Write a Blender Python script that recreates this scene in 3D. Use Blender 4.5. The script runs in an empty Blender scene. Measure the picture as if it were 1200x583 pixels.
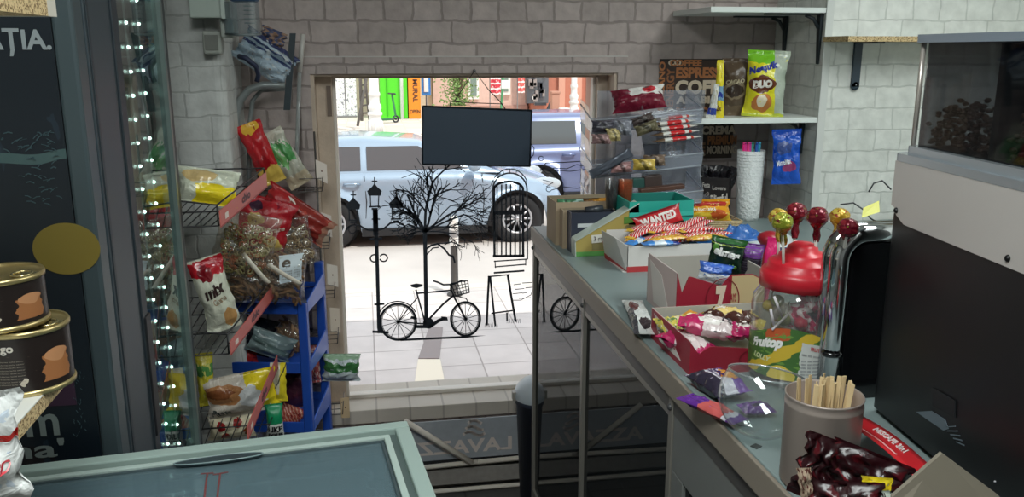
import bpy, bmesh, math, random
from mathutils import Vector, Matrix, Euler, noise
C = bpy.context.scene.collection
rnd = random.Random(7)
PI = math.pi
# ---------------------------------------------------------------- camera maths (1200x583 frame)
FPX = 1000.; PITCH = math.radians(13.1); YAW = math.radians(9.67); EYE = 1.70
Fv = Vector((math.sin(YAW)*math.cos(PITCH), math.cos(YAW)*math.cos(PITCH), -math.sin(PITCH)))
Rv = Vector((math.cos(YAW), -math.sin(YAW), 0)); Uv = Rv.cross(Fv); E0 = Vector((0, 0, EYE))
def ray(x, y): return Fv + Rv*((x-600)/FPX) - Uv*((y-291.5)/FPX)
def PZ(x, y, z): d = ray(x, y); return E0 + d*((z-EYE)/d.z)
def PY(x, y, Y): d = ray(x, y); return E0 + d*(Y/d.y)
def PX(x, y, X): d = ray(x, y); return E0 + d*(X/d.x)
def mpp(p): return (p-E0).dot(Fv)/FPX
# ---------------------------------------------------------------- materials
def lin(c):
    r = []
    for v in c[:3]:
        v /= 255.; r.append(v/12.92 if v <= .04045 else ((v+.055)/1.055)**2.4)
    return (*r, 1)
_mc = {}
def M(c, rough=.6, metal=0, emit=0, coat=0, bump=0, bscale=60, var=0, vscale=8, spec=.5):
    key = (tuple(c), rough, metal, emit, coat, bump, bscale, var, vscale, spec)
    if key in _mc: return _mc[key]
    m = bpy.data.materials.new('mat_%d' % len(_mc)); m.use_nodes = True
    nt = m.node_tree; b = nt.nodes['Principled BSDF']
    b.inputs['Base Color'].default_value = lin(c); b.inputs['Roughness'].default_value = rough
    b.inputs['Metallic'].default_value = metal; b.inputs['Coat Weight'].default_value = coat
    b.inputs['Specular IOR Level'].default_value = spec
    if emit:
        b.inputs['Emission Color'].default_value = lin(c); b.inputs['Emission Strength'].default_value = emit
    if bump or var:
        tc = nt.nodes.new('ShaderNodeTexCoord')
        n = nt.nodes.new('ShaderNodeTexNoise'); n.inputs['Scale'].default_value = bscale; n.inputs['Detail'].default_value = 4
        nt.links.new(tc.outputs['Object'], n.inputs['Vector'])
        if bump:
            bp = nt.nodes.new('ShaderNodeBump'); bp.inputs['Strength'].default_value = bump; bp.inputs['Distance'].default_value = .01
            nt.links.new(n.outputs[0], bp.inputs['Height']); nt.links.new(bp.outputs[0], b.inputs['Normal'])
        if var:
            n2 = nt.nodes.new('ShaderNodeTexNoise'); n2.inputs['Scale'].default_value = vscale; n2.inputs['Detail'].default_value = 5
            nt.links.new(tc.outputs['Object'], n2.inputs['Vector'])
            hs = nt.nodes.new('ShaderNodeHueSaturation'); hs.inputs['Color'].default_value = lin(c)
            mr = nt.nodes.new('ShaderNodeMapRange'); mr.inputs['From Min'].default_value = .3; mr.inputs['From Max'].default_value = .7
            mr.inputs['To Min'].default_value = 1-var; mr.inputs['To Max'].default_value = 1+var
            nt.links.new(n2.outputs[0], mr.inputs[0]); nt.links.new(mr.outputs[0], hs.inputs['Value'])
            nt.links.new(hs.outputs[0], b.inputs['Base Color'])
    _mc[key] = m; return m
def clear(tint=(235, 240, 240), refl=.06, rough=.03, opaque=0, haze=(220, 225, 225), wr=0, gt=.9):
    key = ('clear', tint, refl, rough, opaque, haze, wr, gt)
    if key in _mc: return _mc[key]
    m = bpy.data.materials.new('clear_%d' % len(_mc)); m.use_nodes = True; nt = m.node_tree; nt.nodes.clear()
    N = nt.nodes.new; L = nt.links.new
    out = N('ShaderNodeOutputMaterial'); tr = N('ShaderNodeBsdfTransparent'); tr.inputs[0].default_value = lin(tint)
    gl = N('ShaderNodeBsdfGlossy'); gl.inputs['Roughness'].default_value = rough; gl.inputs[0].default_value = (gt, gt, gt, 1)
    lw = N('ShaderNodeLayerWeight'); lw.inputs[0].default_value = .5
    pw = N('ShaderNodeMath'); pw.operation = 'POWER'; pw.inputs[1].default_value = 5; L(lw.outputs['Facing'], pw.inputs[0])
    ad = N('ShaderNodeMath'); ad.operation = 'ADD'; ad.inputs[1].default_value = refl; ad.use_clamp = True
    if wr:
        tc = N('ShaderNodeTexCoord'); n = N('ShaderNodeTexNoise'); n.inputs['Scale'].default_value = 22; n.inputs['Detail'].default_value = 3
        n.inputs['Distortion'].default_value = 1.5
        L(tc.outputs['Object'], n.inputs['Vector'])
        bp = N('ShaderNodeBump'); bp.inputs['Strength'].default_value = wr; bp.inputs['Distance'].default_value = .02
        L(n.outputs[0], bp.inputs['Height']); L(bp.outputs[0], gl.inputs['Normal']); L(bp.outputs[0], lw.inputs['Normal'])
    L(pw.outputs[0], ad.inputs[0])
    mx = N('ShaderNodeMixShader'); L(ad.outputs[0], mx.inputs[0]); L(tr.outputs[0], mx.inputs[1]); L(gl.outputs[0], mx.inputs[2])
    last = mx
    if opaque:
        df = N('ShaderNodeBsdfDiffuse'); df.inputs[0].default_value = lin(haze)
        m2 = N('ShaderNodeMixShader'); m2.inputs[0].default_value = opaque
        L(mx.outputs[0], m2.inputs[1]); L(df.outputs[0], m2.inputs[2]); last = m2
    L(last.outputs[0], out.inputs[0]); _mc[key] = m; return m
def art(base, layers, rough=.3, wob=.02, metal=0, bump=.25):
    """printed film/card: shapes in UV space, all procedural"""
    m = bpy.data.materials.new('print_%d' % len(_mc)); _mc[('art', len(_mc))] = m
    m.use_nodes = True; nt = m.node_tree; N = nt.nodes.new; L = nt.links.new
    b = nt.nodes['Principled BSDF']; b.inputs['Roughness'].default_value = rough; b.inputs['Metallic'].default_value = metal
    uv = N('ShaderNodeUVMap'); uv.uv_map = 'UVMap'
    nz = N('ShaderNodeTexNoise'); nz.inputs['Scale'].default_value = 5; nz.inputs['Detail'].default_value = 2
    L(uv.outputs[0], nz.inputs['Vector'])
    ad = N('ShaderNodeVectorMath'); ad.operation = 'SUBTRACT'; L(nz.outputs['Color'], ad.inputs[0]); ad.inputs[1].default_value = (.5, .5, .5)
    sc = N('ShaderNodeVectorMath'); sc.operation = 'SCALE'; L(ad.outputs[0], sc.inputs[0]); sc.inputs['Scale'].default_value = wob*3
    a2 = N('ShaderNodeVectorMath'); a2.operation = 'ADD'; L(uv.outputs[0], a2.inputs[0]); L(sc.outputs[0], a2.inputs[1])
    sp = N('ShaderNodeSeparateXYZ'); L(a2.outputs[0], sp.inputs[0]); U, V = sp.outputs[0], sp.outputs[1]
    def mth(op, a, bb=None):
        n = N('ShaderNodeMath'); n.operation = op
        for i, q in enumerate((a, bb)):
            if q is None: continue
            if isinstance(q, (int, float)): n.inputs[i].default_value = q
            else: L(q, n.inputs[i])
        return n.outputs[0]
    cur = None
    def mix(mask, col):
        nonlocal cur
        n = N('ShaderNodeMix'); n.data_type = 'RGBA'
        L(mask, n.inputs[0])
        if cur is None: n.inputs[6].default_value = lin(base)
        else: L(cur, n.inputs[6])
        n.inputs[7].default_value = lin(col); cur = n.outputs[2]
    for ly in layers:
        k = ly[0]
        if k == 'rect':
            _, u0, v0, u1, v1, col = ly
            mk = mth('MULTIPLY', mth('MULTIPLY', mth('GREATER_THAN', U, u0), mth('LESS_THAN', U, u1)),
                     mth('MULTIPLY', mth('GREATER_THAN', V, v0), mth('LESS_THAN', V, v1)))
        elif k == 'ell':
            _, cx, cy, rx, ry, col = ly
            q = mth('ADD', mth('POWER', mth('ABSOLUTE', mth('DIVIDE', mth('SUBTRACT', U, cx), rx)), 2), mth('POWER', mth('ABSOLUTE', mth('DIVIDE', mth('SUBTRACT', V, cy), ry)), 2))
            mk = mth('LESS_THAN', q, 1)
        elif k == 'band':
            _, a, bb, c0, c1, col = ly
            q = mth('ADD', mth('MULTIPLY', U, a), mth('MULTIPLY', V, bb))
            mk = mth('MULTIPLY', mth('GREATER_THAN', q, c0), mth('LESS_THAN', q, c1))
        elif k == 'stripe':
            _, a, bb, freq, duty, col = ly
            q = mth('FRACT', mth('MULTIPLY', mth('ADD', mth('MULTIPLY', U, a), mth('MULTIPLY', V, bb)), freq))
            mk = mth('LESS_THAN', q, duty)
        elif k == 'noise':
            _, s, thr, col = ly
            n = N('ShaderNodeTexNoise'); n.inputs['Scale'].default_value = s; n.inputs['Detail'].default_value = 3
            L(uv.outputs[0], n.inputs['Vector']); mk = mth('GREATER_THAN', n.outputs[0], thr)
        mix(mk, col)
    if cur is None: b.inputs['Base Color'].default_value = lin(base)
    else: L(cur, b.inputs['Base Color'])
    if bump:
        tc = N('ShaderNodeTexCoord'); n = N('ShaderNodeTexNoise'); n.inputs['Scale'].default_value = 28; n.inputs['Detail'].default_value = 3; n.inputs['Distortion'].default_value = 1
        L(tc.outputs['Object'], n.inputs['Vector']); bp = N('ShaderNodeBump'); bp.inputs['Strength'].default_value = bump; bp.inputs['Distance'].default_value = .015
        L(n.outputs[0], bp.inputs['Height']); L(bp.outputs[0], b.inputs['Normal'])
    return m
def brick_mat(c1, c2, mortar, w=.165, h=.075, ms=.006, bump=.5):
    m = bpy.data.materials.new('brick_paper'); m.use_nodes = True; nt = m.node_tree; N = nt.nodes.new; L = nt.links.new
    b = nt.nodes['Principled BSDF']; b.inputs['Roughness'].default_value = .75
    g = N('ShaderNodeNewGeometry'); sp = N('ShaderNodeSeparateXYZ'); L(g.outputs['Position'], sp.inputs[0])
    ad = N('ShaderNodeMath'); ad.operation = 'ADD'; L(sp.outputs[0], ad.inputs[0]); L(sp.outputs[1], ad.inputs[1])
    cb = N('ShaderNodeCombineXYZ'); L(ad.outputs[0], cb.inputs[0]); L(sp.outputs[2], cb.inputs[1])
    nz = N('ShaderNodeTexNoise'); nz.inputs['Scale'].default_value = 14; nz.inputs['Detail'].default_value = 3; L(cb.outputs[0], nz.inputs['Vector'])
    s1 = N('ShaderNodeVectorMath'); s1.operation = 'SUBTRACT'; L(nz.outputs['Color'], s1.inputs[0]); s1.inputs[1].default_value = (.5, .5, .5)
    s2 = N('ShaderNodeVectorMath'); s2.operation = 'SCALE'; L(s1.outputs[0], s2.inputs[0]); s2.inputs['Scale'].default_value = .022
    s3 = N('ShaderNodeVectorMath'); s3.operation = 'ADD'; L(cb.outputs[0], s3.inputs[0]); L(s2.outputs[0], s3.inputs[1])
    br = N('ShaderNodeTexBrick'); L(s3.outputs[0], br.inputs['Vector'])
    br.inputs['Color1'].default_value = lin(c1); br.inputs['Color2'].default_value = lin(c2); br.inputs['Mortar'].default_value = lin(mortar)
    br.inputs['Scale'].default_value = 1; br.inputs['Brick Width'].default_value = w; br.inputs['Row Height'].default_value = h
    br.inputs['Mortar Size'].default_value = ms; br.inputs['Mortar Smooth'].default_value = .6; br.squash = .62; br.squash_frequency = 3; br.offset = .45
    n2 = N('ShaderNodeTexNoise'); n2.inputs['Scale'].default_value = 22; n2.inputs['Detail'].default_value = 6; L(cb.outputs[0], n2.inputs['Vector'])
    mr = N('ShaderNodeMapRange'); mr.inputs[1].default_value = .3; mr.inputs[2].default_value = .7; mr.inputs[3].default_value = .86; mr.inputs[4].default_value = 1.08; L(n2.outputs[0], mr.inputs[0])
    hs = N('ShaderNodeHueSaturation'); L(br.outputs[0], hs.inputs['Color']); L(mr.outputs[0], hs.inputs['Value']); L(hs.outputs[0], b.inputs['Base Color'])
    iv = N('ShaderNodeMath'); iv.operation = 'MULTIPLY_ADD'; L(br.outputs['Fac'], iv.inputs[0]); iv.inputs[1].default_value = -1; L(n2.outputs[0], iv.inputs[2])
    bp = N('ShaderNodeBump'); bp.inputs['Strength'].default_value = bump; bp.inputs['Distance'].default_value = .012
    L(iv.outputs[0], bp.inputs['Height']); L(bp.outputs[0], b.inputs['Normal']); return m
def tile_mat(c, mortar, w, h, ms=.01, rough=.8, off=0.0, var=.08):
    m = bpy.data.materials.new('tiles'); m.use_nodes = True; nt = m.node_tree; N = nt.nodes.new; L = nt.links.new
    b = nt.nodes['Principled BSDF']; b.inputs['Roughness'].default_value = rough
    g = N('ShaderNodeNewGeometry'); br = N('ShaderNodeTexBrick'); L(g.outputs['Position'], br.inputs['Vector'])
    d = tuple(v*(1-var) for v in c)
    br.inputs['Color1'].default_value = lin(c); br.inputs['Color2'].default_value = lin(d); br.inputs['Mortar'].default_value = lin(mortar)
    br.inputs['Scale'].default_value = 1; br.inputs['Brick Width'].default_value = w; br.inputs['Row Height'].default_value = h; br.inputs['Mortar Size'].default_value = ms; br.offset = off
    n2 = N('ShaderNodeTexNoise'); n2.inputs['Scale'].default_value = 5; n2.inputs['Detail'].default_value = 6; L(g.outputs['Position'], n2.inputs['Vector'])
    mr = N('ShaderNodeMapRange'); mr.inputs[1].default_value = .3; mr.inputs[2].default_value = .7; mr.inputs[3].default_value = .92; mr.inputs[4].default_value = 1.06; L(n2.outputs[0], mr.inputs[0])
    hs = N('ShaderNodeHueSaturation'); L(br.outputs[0], hs.inputs['Color']); L(mr.outputs[0], hs.inputs['Value']); L(hs.outputs[0], b.inputs['Base Color'])
    return m
def chip_mat():
    m = bpy.data.materials.new('chipboard'); m.use_nodes = True; nt = m.node_tree; N = nt.nodes.new; L = nt.links.new
    b = nt.nodes['Principled BSDF']; b.inputs['Roughness'].default_value = .8
    tc = N('ShaderNodeTexCoord'); v = N('ShaderNodeTexVoronoi'); v.inputs['Scale'].default_value = 420; L(tc.outputs['Object'], v.inputs['Vector'])
    r = N('ShaderNodeValToRGB'); r.color_ramp.elements[0].color = lin((120, 95, 60)); r.color_ramp.elements[1].color = lin((205, 180, 135)); r.color_ramp.elements[0].position = .15; r.color_ramp.elements[1].position = .5
    sx = N('ShaderNodeSeparateColor'); L(v.outputs['Color'], sx.inputs[0]); L(sx.outputs[0], r.inputs[0]); L(r.outputs[0], b.inputs['Base Color']); return m
# ---------------------------------------------------------------- text outlines
_tc = {}
def text_mesh(s, bold=.0):
    if (s, bold) in _tc: return _tc[(s, bold)]
    cu = bpy.data.curves.new('t', 'FONT'); cu.body = s; cu.size = 1; cu.offset = bold; cu.resolution_u = 3
    o = bpy.data.objects.new('t', cu); C.objects.link(o)
    dg = bpy.context.evaluated_depsgraph_get(); me = bpy.data.meshes.new_from_object(o.evaluated_get(dg))
    bm = bmesh.new(); bm.from_mesh(me); bmesh.ops.remove_doubles(bm, verts=bm.verts, dist=1e-5); bmesh.ops.triangulate(bm, faces=bm.faces)
    vs = [(v.co.x, v.co.y) for v in bm.verts]; bm.verts.index_update(); fs = [[v.index for v in f.verts] for f in bm.faces]
    bm.free(); C.objects.unlink(o); bpy.data.objects.remove(o); bpy.data.curves.remove(cu)
    x0 = min(v[0] for v in vs); x1 = max(v[0] for v in vs); y0 = min(v[1] for v in vs); y1 = max(v[1] for v in vs)
    vs = [((x-x0)/(x1-x0), (y-y0)/(y1-y0)) for x, y in vs]; _tc[(s, bold)] = (vs, fs); return vs, fs
# ---------------------------------------------------------------- mesh builder
class MB:
    def __init__(s, mat=None): s.v = []; s.f = []; s.mi = []; s.uv = []; s.sm = []; s.mats = []; s.cur = 0; s.use(mat or M((200, 200, 200)))
    def use(s, mat):
        if mat not in s.mats: s.mats.append(mat)
        s.cur = s.mats.index(mat); return s
    def add(s, vs, fs, uvs=None, smooth=False):
        n = len(s.v); s.v += [Vector(q) for q in vs]
        for i, f in enumerate(fs):
            s.f.append([n+k for k in f]); s.mi.append(s.cur); s.sm.append(smooth)
            s.uv.append([uvs[k] for k in f] if uvs else [(0, 0), (1, 0), (1, 1), (0, 1)][:len(f)] if len(f) <= 4 else [(0, 0)]*len(f))
        return s
    def box(s, c, d, rot=None, T=None):
        x, y, z = d[0]/2, d[1]/2, d[2]/2
        vs = [Vector(p) for p in [(-x, -y, -z), (x, -y, -z), (x, y, -z), (-x, y, -z), (-x, -y, z), (x, -y, z), (x, y, z), (-x, y, z)]]
        if rot is not None: vs = [Euler(rot).to_matrix() @ v for v in vs]
        c = Vector(c); vs = [v+c for v in vs]
        return s.add(vs, [(0, 1, 5, 4), (1, 2, 6, 5), (2, 3, 7, 6), (3, 0, 4, 7), (4, 5, 6, 7), (3, 2, 1, 0)])
    def bb(s, x0, x1, y0, y1, z0, z1): return s.box(((x0+x1)/2, (y0+y1)/2, (z0+z1)/2), (abs(x1-x0), abs(y1-y0), abs(z1-z0)))
    def hexa(s, b4, t4):
        return s.add(list(b4)+list(t4), [(0, 1, 5, 4), (1, 2, 6, 5), (2, 3, 7, 6), (3, 0, 4, 7), (4, 5, 6, 7), (3, 2, 1, 0)])
    def tube(s, pts, r, n=8, closed=False, cap=True, rs=None):
        pts = [Vector(p) for p in pts]; L = len(pts); rings = []
        up = None
        for i, p in enumerate(pts):
            a = pts[i-1] if (i > 0 or closed) else p; b = pts[(i+1) % L] if (i < L-1 or closed) else p
            d = (b-a); d = d.normalized() if d.length > 1e-9 else Vector((0, 0, 1))
            if up is None:
                up = Vector((0, 0, 1)) if abs(d.z) < .9 else Vector((1, 0, 0))
            x = d.cross(up); 
            if x.length < 1e-6: x = d.cross(Vector((0, 1, 0)))
            x.normalize(); y = x.cross(d).normalized(); up = y
            rr = rs[i] if rs else r
            rings.append([p+(x*math.cos(2*PI*k/n)+y*math.sin(2*PI*k/n))*rr for k in range(n)])
        vs = [q for g in rings for q in g]; fs = []
        for i in range(L if closed else L-1):
            j = (i+1) % L
            for k in range(n): fs.append((i*n+k, i*n+(k+1) % n, j*n+(k+1) % n, j*n+k))
        if cap and not closed: fs.append(list(range(n))[::-1]); fs.append([(L-1)*n+k for k in range(n)])
        return s.add(vs, fs, smooth=True)
    def lathe(s, prof, c=(0, 0, 0), n=28, sx=1, sy=1, uv=True, rip=0, rn=8):
        c = Vector(c); vs = []; us = []; fs = []
        for i, (r, z) in enumerate(prof):
            for k in range(n+1):
                a = 2*PI*k/n; rr = r*(1+rip*math.cos(rn*a))
                vs.append(c+Vector((rr*math.cos(a)*sx, rr*math.sin(a)*sy, z))); us.append((k/n, i/(len(prof)-1)))
        for i in range(len(prof)-1):
            for k in range(n):
                fs.append((i*(n+1)+k, i*(n+1)+k+1, (i+1)*(n+1)+k+1, (i+1)*(n+1)+k))
        return s.add(vs, fs, us, True)
    def sph(s, c, r, n=14, m=9, sc=(1, 1, 1), wob=0):
        prof = [(math.sin(PI*i/m), -math.cos(PI*i/m)) for i in range(m+1)]; vs = []; fs = []; us = []
        c = Vector(c)
        for i, (q, z) in enumerate(prof):
            for k in range(n+1):
                a = 2*PI*(k % n)/n; p = Vector((q*math.cos(a), q*math.sin(a), z))
                w = 1+wob*noise.noise(p*2.3+c*37)
                vs.append(c+Vector((p.x*sc[0], p.y*sc[1], p.z*sc[2]))*r*w); us.append((k/n, i/m))
        for i in range(m):
            for k in range(n): fs.append((i*(n+1)+k, i*(n+1)+k+1, (i+1)*(n+1)+k+1, (i+1)*(n+1)+k))
        return s.add(vs, fs, us, True)
    def prism(s, poly, ext, smooth=False):
        """poly: 3D points in a plane; ext: extrusion vector"""
        n = len(poly); p = [Vector(q) for q in poly]; e = Vector(ext)
        fs = [list(range(n))[::-1], [n+k for k in range(n)]]+[(k, (k+1) % n, n+(k+1) % n, n+k) for k in range(n)]
        return s.add(p+[q+e for q in p], fs)
    def grid(s, fn, nu, nv, smooth=True, flip=False):
        vs = []; us = []; fs = []
        for j in range(nv+1):
            for i in range(nu+1): u = i/nu; v = j/nv; vs.append(fn(u, v)); us.append((u, v))
        for j in range(nv):
            for i in range(nu):
                a = j*(nu+1)+i; q = (a, a+1, a+nu+2, a+nu+1); fs.append(q[::-1] if flip else q)
        return s.add(vs, fs, us, smooth)
    def text(s, t, fn, box, mat, bold=.02, rot=0, mirror=False):
        """letters laid on surface fn(u,v) inside box (u0,v0,u1,v1)"""
        vs, fs = text_mesh(t, bold); u0, v0, u1, v1 = box; old = s.cur; s.use(mat); out = []
        cu, cv = (u0+u1)/2, (v0+v1)/2; cr, sr = math.cos(rot), math.sin(rot)
        for x, y in vs:
            if mirror: x = 1-x
            a = (x-.5)*(u1-u0); b = (y-.5)*(v1-v0); out.append(fn(cu+a*cr-b*sr, cv+a*sr+b*cr))
        s.add(out, fs); s.cur = old; return s
    def ptext(s, t, o, xd, yd, w, h, mat, bold=.02, mirror=False):
        o = Vector(o); xd = Vector(xd).normalized()*w; yd = Vector(yd).normalized()*h
        return s.text(t, lambda u, v: o+xd*u+yd*v, (0, 0, 1, 1), mat, bold, 0, mirror)
    def stroke(s, pts, w, nrm=(0, -1, 0), th=.001, closed=False):
        pts = [Vector(p) for p in pts]; nrm = Vector(nrm)
        segs = list(zip(pts[:-1], pts[1:]))+([(pts[-1], pts[0])] if closed else [])
        for a, b in segs:
            d = b-a
            if d.length < 1e-7: continue
            d.normalize(); x = d.cross(nrm).normalized()*w/2; e = nrm*th; a2 = a-d*w*.2; b2 = b+d*w*.2
            s.hexa((a2-x, a2+x, b2+x, b2-x), (a2-x+e, a2+x+e, b2+x+e, b2-x+e))
        return s
    def obj(s, name, parent=None, local=True, bevel=0, seg=2, kind=None, label=None, solid=0):
        off = Vector((0, 0, 0))
        if parent is not None and not local: off = parent.location
        if parent is None and not local:
            c = sum(s.v, Vector())/len(s.v); c.z = min(q.z for q in s.v); off = c
        me = bpy.data.meshes.new(name); me.from_pydata([tuple(q-off) for q in s.v], [], s.f); 
        for m in s.mats: me.materials.append(m)
        ul = me.uv_layers.new(name='UVMap'); li = 0
        for pi, p in enumerate(me.polygons):
            p.material_index = s.mi[pi]; p.use_smooth = s.sm[pi]
            for k in range(p.loop_total): ul.data[p.loop_start+k].uv = s.uv[pi][k] if k < len(s.uv[pi]) else (0, 0)
        me.validate(); me.update()
        o = bpy.data.objects.new(name, me); C.objects.link(o)
        if parent is not None: o.parent = parent
        elif not local: o.location = off
        if bevel:
            b = o.modifiers.new('b', 'BEVEL'); b.width = bevel; b.segments = seg; b.limit_method = 'ANGLE'; b.angle_limit = .7
        if solid:
            b = o.modifiers.new('s', 'SOLIDIFY'); b.thickness = solid; b.offset = 0
        if kind: o['kind'] = kind
        if label: o['label'] = label
        return o
def thing(name, label, cat, loc=(0, 0, 0), rot=(0, 0, 0), group=None):
    o = bpy.data.objects.new(name, None); C.objects.link(o); o.location = loc; o.rotation_euler = rot; o.empty_display_size = .05
    return tag(o, label, cat, group)
def tag(o, label, cat, group=None, kind=None):
    o['label'] = label; o['category'] = cat
    if group: o['group'] = group
    if kind: o['kind'] = kind
    return o
def put(o, loc, rot=(0, 0, 0)): o.location = loc; o.rotation_euler = rot; return o
def dup(root, loc, rot, label=None, group=None, scale=None):
    r = root.copy(); C.objects.link(r); r.location = loc; r.rotation_euler = rot
    if scale: r.scale = scale
    if label: r['label'] = label
    if group: r['group'] = group
    for ch in list(root.children):
        c = ch.copy(); C.objects.link(c); c.parent = r
        for g in ch.children:
            d = g.copy(); C.objects.link(d); d.parent = c
    return r
# ---------------------------------------------------------------- packets
def pouch_fn(w, h, t, seal=.07, box=2.4, crumple=.004, seed=0, taper=0, gusset=0):
    def S(u, v, side=1, off=0):
        q = max(0, min(v-gusset, 1-v)-seal) if gusset == 0 else max(0, min(v+seal, 1-v-seal))
        pr = math.sin(min(1, q/.28)*PI/2)**.7 if q > 0 else 0
        pu = max(0, 1-abs(2*u-1)**box)**.5
        x = (u-.5)*w*(1-.10*pr)*(1-taper*v); z = v*h
        n = noise.noise(Vector((u*5+seed*3.1, v*6, side*4.)))+.5*noise.noise(Vector((u*13, v*14+seed, side*2.)))
        y = -side*(t/2*pu*pr)-side*off + n*crumple*(1 if 0 < q else .5)*(.3+pr)
        x += noise.noise(Vector((v*7, seed, 1.)))*crumple*.8
        return Vector((x, y, z))
    return S
def pouch_mb(w, h, t, mat, texts=(), nu=16, nv=20, backmat=None, **k):
    S = pouch_fn(w, h, t, **k); mb = MB(mat)
    mb.grid(lambda u, v: S(u, v, 1), nu, nv)
    if backmat: mb.use(backmat)
    mb.grid(lambda u, v: S(u, v, -1), nu, nv, flip=True)
    for tx in texts:
        s, bx, col = tx[:3]; rot = tx[3] if len(tx) > 3 else 0; bd = tx[4] if len(tx) > 4 else .02
        mb.text(s, lambda u, v: S(min(1, max(0, u)), min(1, max(0, v)), 1, .0014), bx, M(col, .35), bd, rot)
    return mb
def pouch(name, label, cat, w, h, t, mat, loc, rot=(0, 0, 0), texts=(), group=None, **k):
    o = pouch_mb(w, h, t, mat, texts, **k).obj(name); put(o, loc, rot); return tag(o, label, cat, group)
def camrot(p, dz=0, roll=0, tilt=0):
    """upright thing turned towards the viewer; roll leans it sideways"""
    yaw = -math.atan2(p.x, p.y)+dz
    return (Matrix.Rotation(yaw, 3, 'Z') @ Matrix.Rotation(tilt, 3, 'X') @ Matrix.Rotation(roll, 3, 'Y')).to_euler()
def flat(yaw=0, tilt=0, roll=0): return (Matrix.Rotation(yaw, 3, 'Z') @ Matrix.Rotation(-PI/2+tilt, 3, 'X') @ Matrix.Rotation(roll, 3, 'Y')).to_euler()
WHITE = (238, 238, 236); BLACK = (18, 18, 20)
# ================================================================ ROOM
WY = 3.15      # inner face of the window wall
GY = 3.27      # glass plane
JY = 2.78      # near wall pieces left and right
XL, XR = -.42, 1.56
wallm = brick_mat((186, 172, 168), (172, 159, 155), (150, 138, 134), bump=.32)  # darker copy of the brick paper, its backlit dimness put into the colour
wallr = brick_mat((222, 223, 218), (212, 214, 208), (194, 196, 191), ms=.004, bump=.28)  # palest copy of the brick paper, the brighter lighting put into the colour
walll = brick_mat((205, 207, 204), (196, 198, 195), (180, 182, 179), ms=.004, bump=.28)  # middle tone of the brick paper, its lighting put into the colour
ox0 = PY(372, 250, WY).x; ox1 = PY(718, 250, WY).x
oz0 = PY(500, 470, WY).z-.03; oz1 = PY(540, 86, WY).z
def struct(name, mb, **k): return mb.obj(name, kind='structure', **k)
mb = MB(wallm)
mb.bb(XL-.1, ox0, WY, WY+.25, -.6, 2.7); mb.bb(ox1, XR+.25, WY, WY+.25, -.6, 2.7)
mb.bb(ox0, ox1, WY, WY+.25, oz1, 2.7); mb.bb(ox0, ox1, WY, WY+.25, -.6, oz0)
struct('wall_window', mb)
mb = MB(walll); mb.bb(-1.3, XL, JY, JY+.47, 0, 2.7); struct('wall_left', mb, bevel=.03, seg=4)
mb = MB(wallr); mb.bb(XR, 3.0, JY, JY+.47, 0, 2.7); struct('wall_right', mb)
mb = MB(M((226, 227, 222), .8)); mb.bb(2.6, 2.7, -1.6, JY, 0, 2.7); struct('wall_side', mb)
mb = MB(M((150, 150, 146), .8)); mb.bb(-1.3, -1.2, -1.6, JY, 0, 2.7); struct('wall_fridge', mb)
mb = MB(M((150, 150, 148), .8)); mb.bb(-1.3, 2.7, -1.7, -1.6, 0, 2.7); struct('wall_rear', mb)
mb = MB(M((215, 215, 212), .9)); mb.bb(-1.3, 2.7, -1.7, 3.4, 2.7, 2.8); struct('ceiling', mb)
mb = MB(tile_mat((92, 90, 88), (60, 58, 56), .33, .33, .004, .35)); mb.bb(-1.3, 2.7, -1.7, WY, -.1, 0); struct('floor', mb)
# corner bead right and left
mb = MB(M((205, 207, 203), .6)); mb.bb(XR-.006, XR+.022, JY-.006, JY+.0, .9, 2.7); struct('trim_1', mb, bevel=.002)
# casing (papered box around the window)
cx0 = PY(350, 80, WY-.02).x; cx1 = PY(735, 80, WY-.02).x; cz = PY(540, 67, WY-.02).z
mb = MB(wallm); f0 = WY-.02; f1 = WY-.0005
mb.bb(cx0, ox0-.0, f0, f1, oz0+.02, cz); mb.bb(ox1, cx1, f0, f1, oz0+.02, cz); mb.bb(ox0, ox1, f0, f1, oz1-.0, cz)
mb.use(M((200, 196, 192), .7)); mb.bb(cx0-.002, cx1+.002, f0-.002, f1, cz, cz+.004)  # paler strip paints in the light caught along the casing's top edge
struct('trim_2', mb)
# window: reveal liner + frame + glass
fm = M((196, 178, 160), .55, var=.12, vscale=14, bump=.15, bscale=80)
fw = M((222, 214, 204), .5)
gx0 = PY(389, 93, GY).x; gx1 = PY(697, 93, GY).x; gz1 = PY(540, 91, GY).z; gz0 = PY(500, 459, GY).z
win = MB(fm)
win.bb(ox0, ox0+.012, WY-.012, WY+.2, oz0, oz1); win.bb(ox1-.012, ox1, WY-.012, WY+.2, oz0, oz1); win.bb(ox0, ox1, WY-.005, WY+.2, oz1-.008, oz1)
wf = struct('window_1', win)
fr = MB(fm)
fr.bb(ox0+.012, gx0, GY-.045, GY+.03, gz0, oz1-.008); fr.bb(gx1, ox1-.012, GY-.045, GY+.03, gz0, oz1-.008)
fr.bb(gx0, gx1, GY-.045, GY+.03, gz1, oz1-.008)
fr.use(fw); fr.bb(gx0, gx0+.012, GY-.02, GY+.02, gz0, gz1); fr.bb(gx1-.012, gx1, GY-.02, GY+.02, gz0, gz1); fr.bb(gx0, gx1, GY-.02, GY+.02, gz0-.004, gz0+.012)
fr.obj('window_frame', wf, kind=None, bevel=.002)
fr = MB(fm)   # hinge on the left frame, opening sash seam
fr.use(M((120, 105, 95), .5, .3)); fr.bb(gx0-.02, gx0-.004, GY-.05, GY-.04, PY(392, 135, GY).z-.0, PY(392, 100, GY).z)
fr.obj('hinge', wf)
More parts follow.
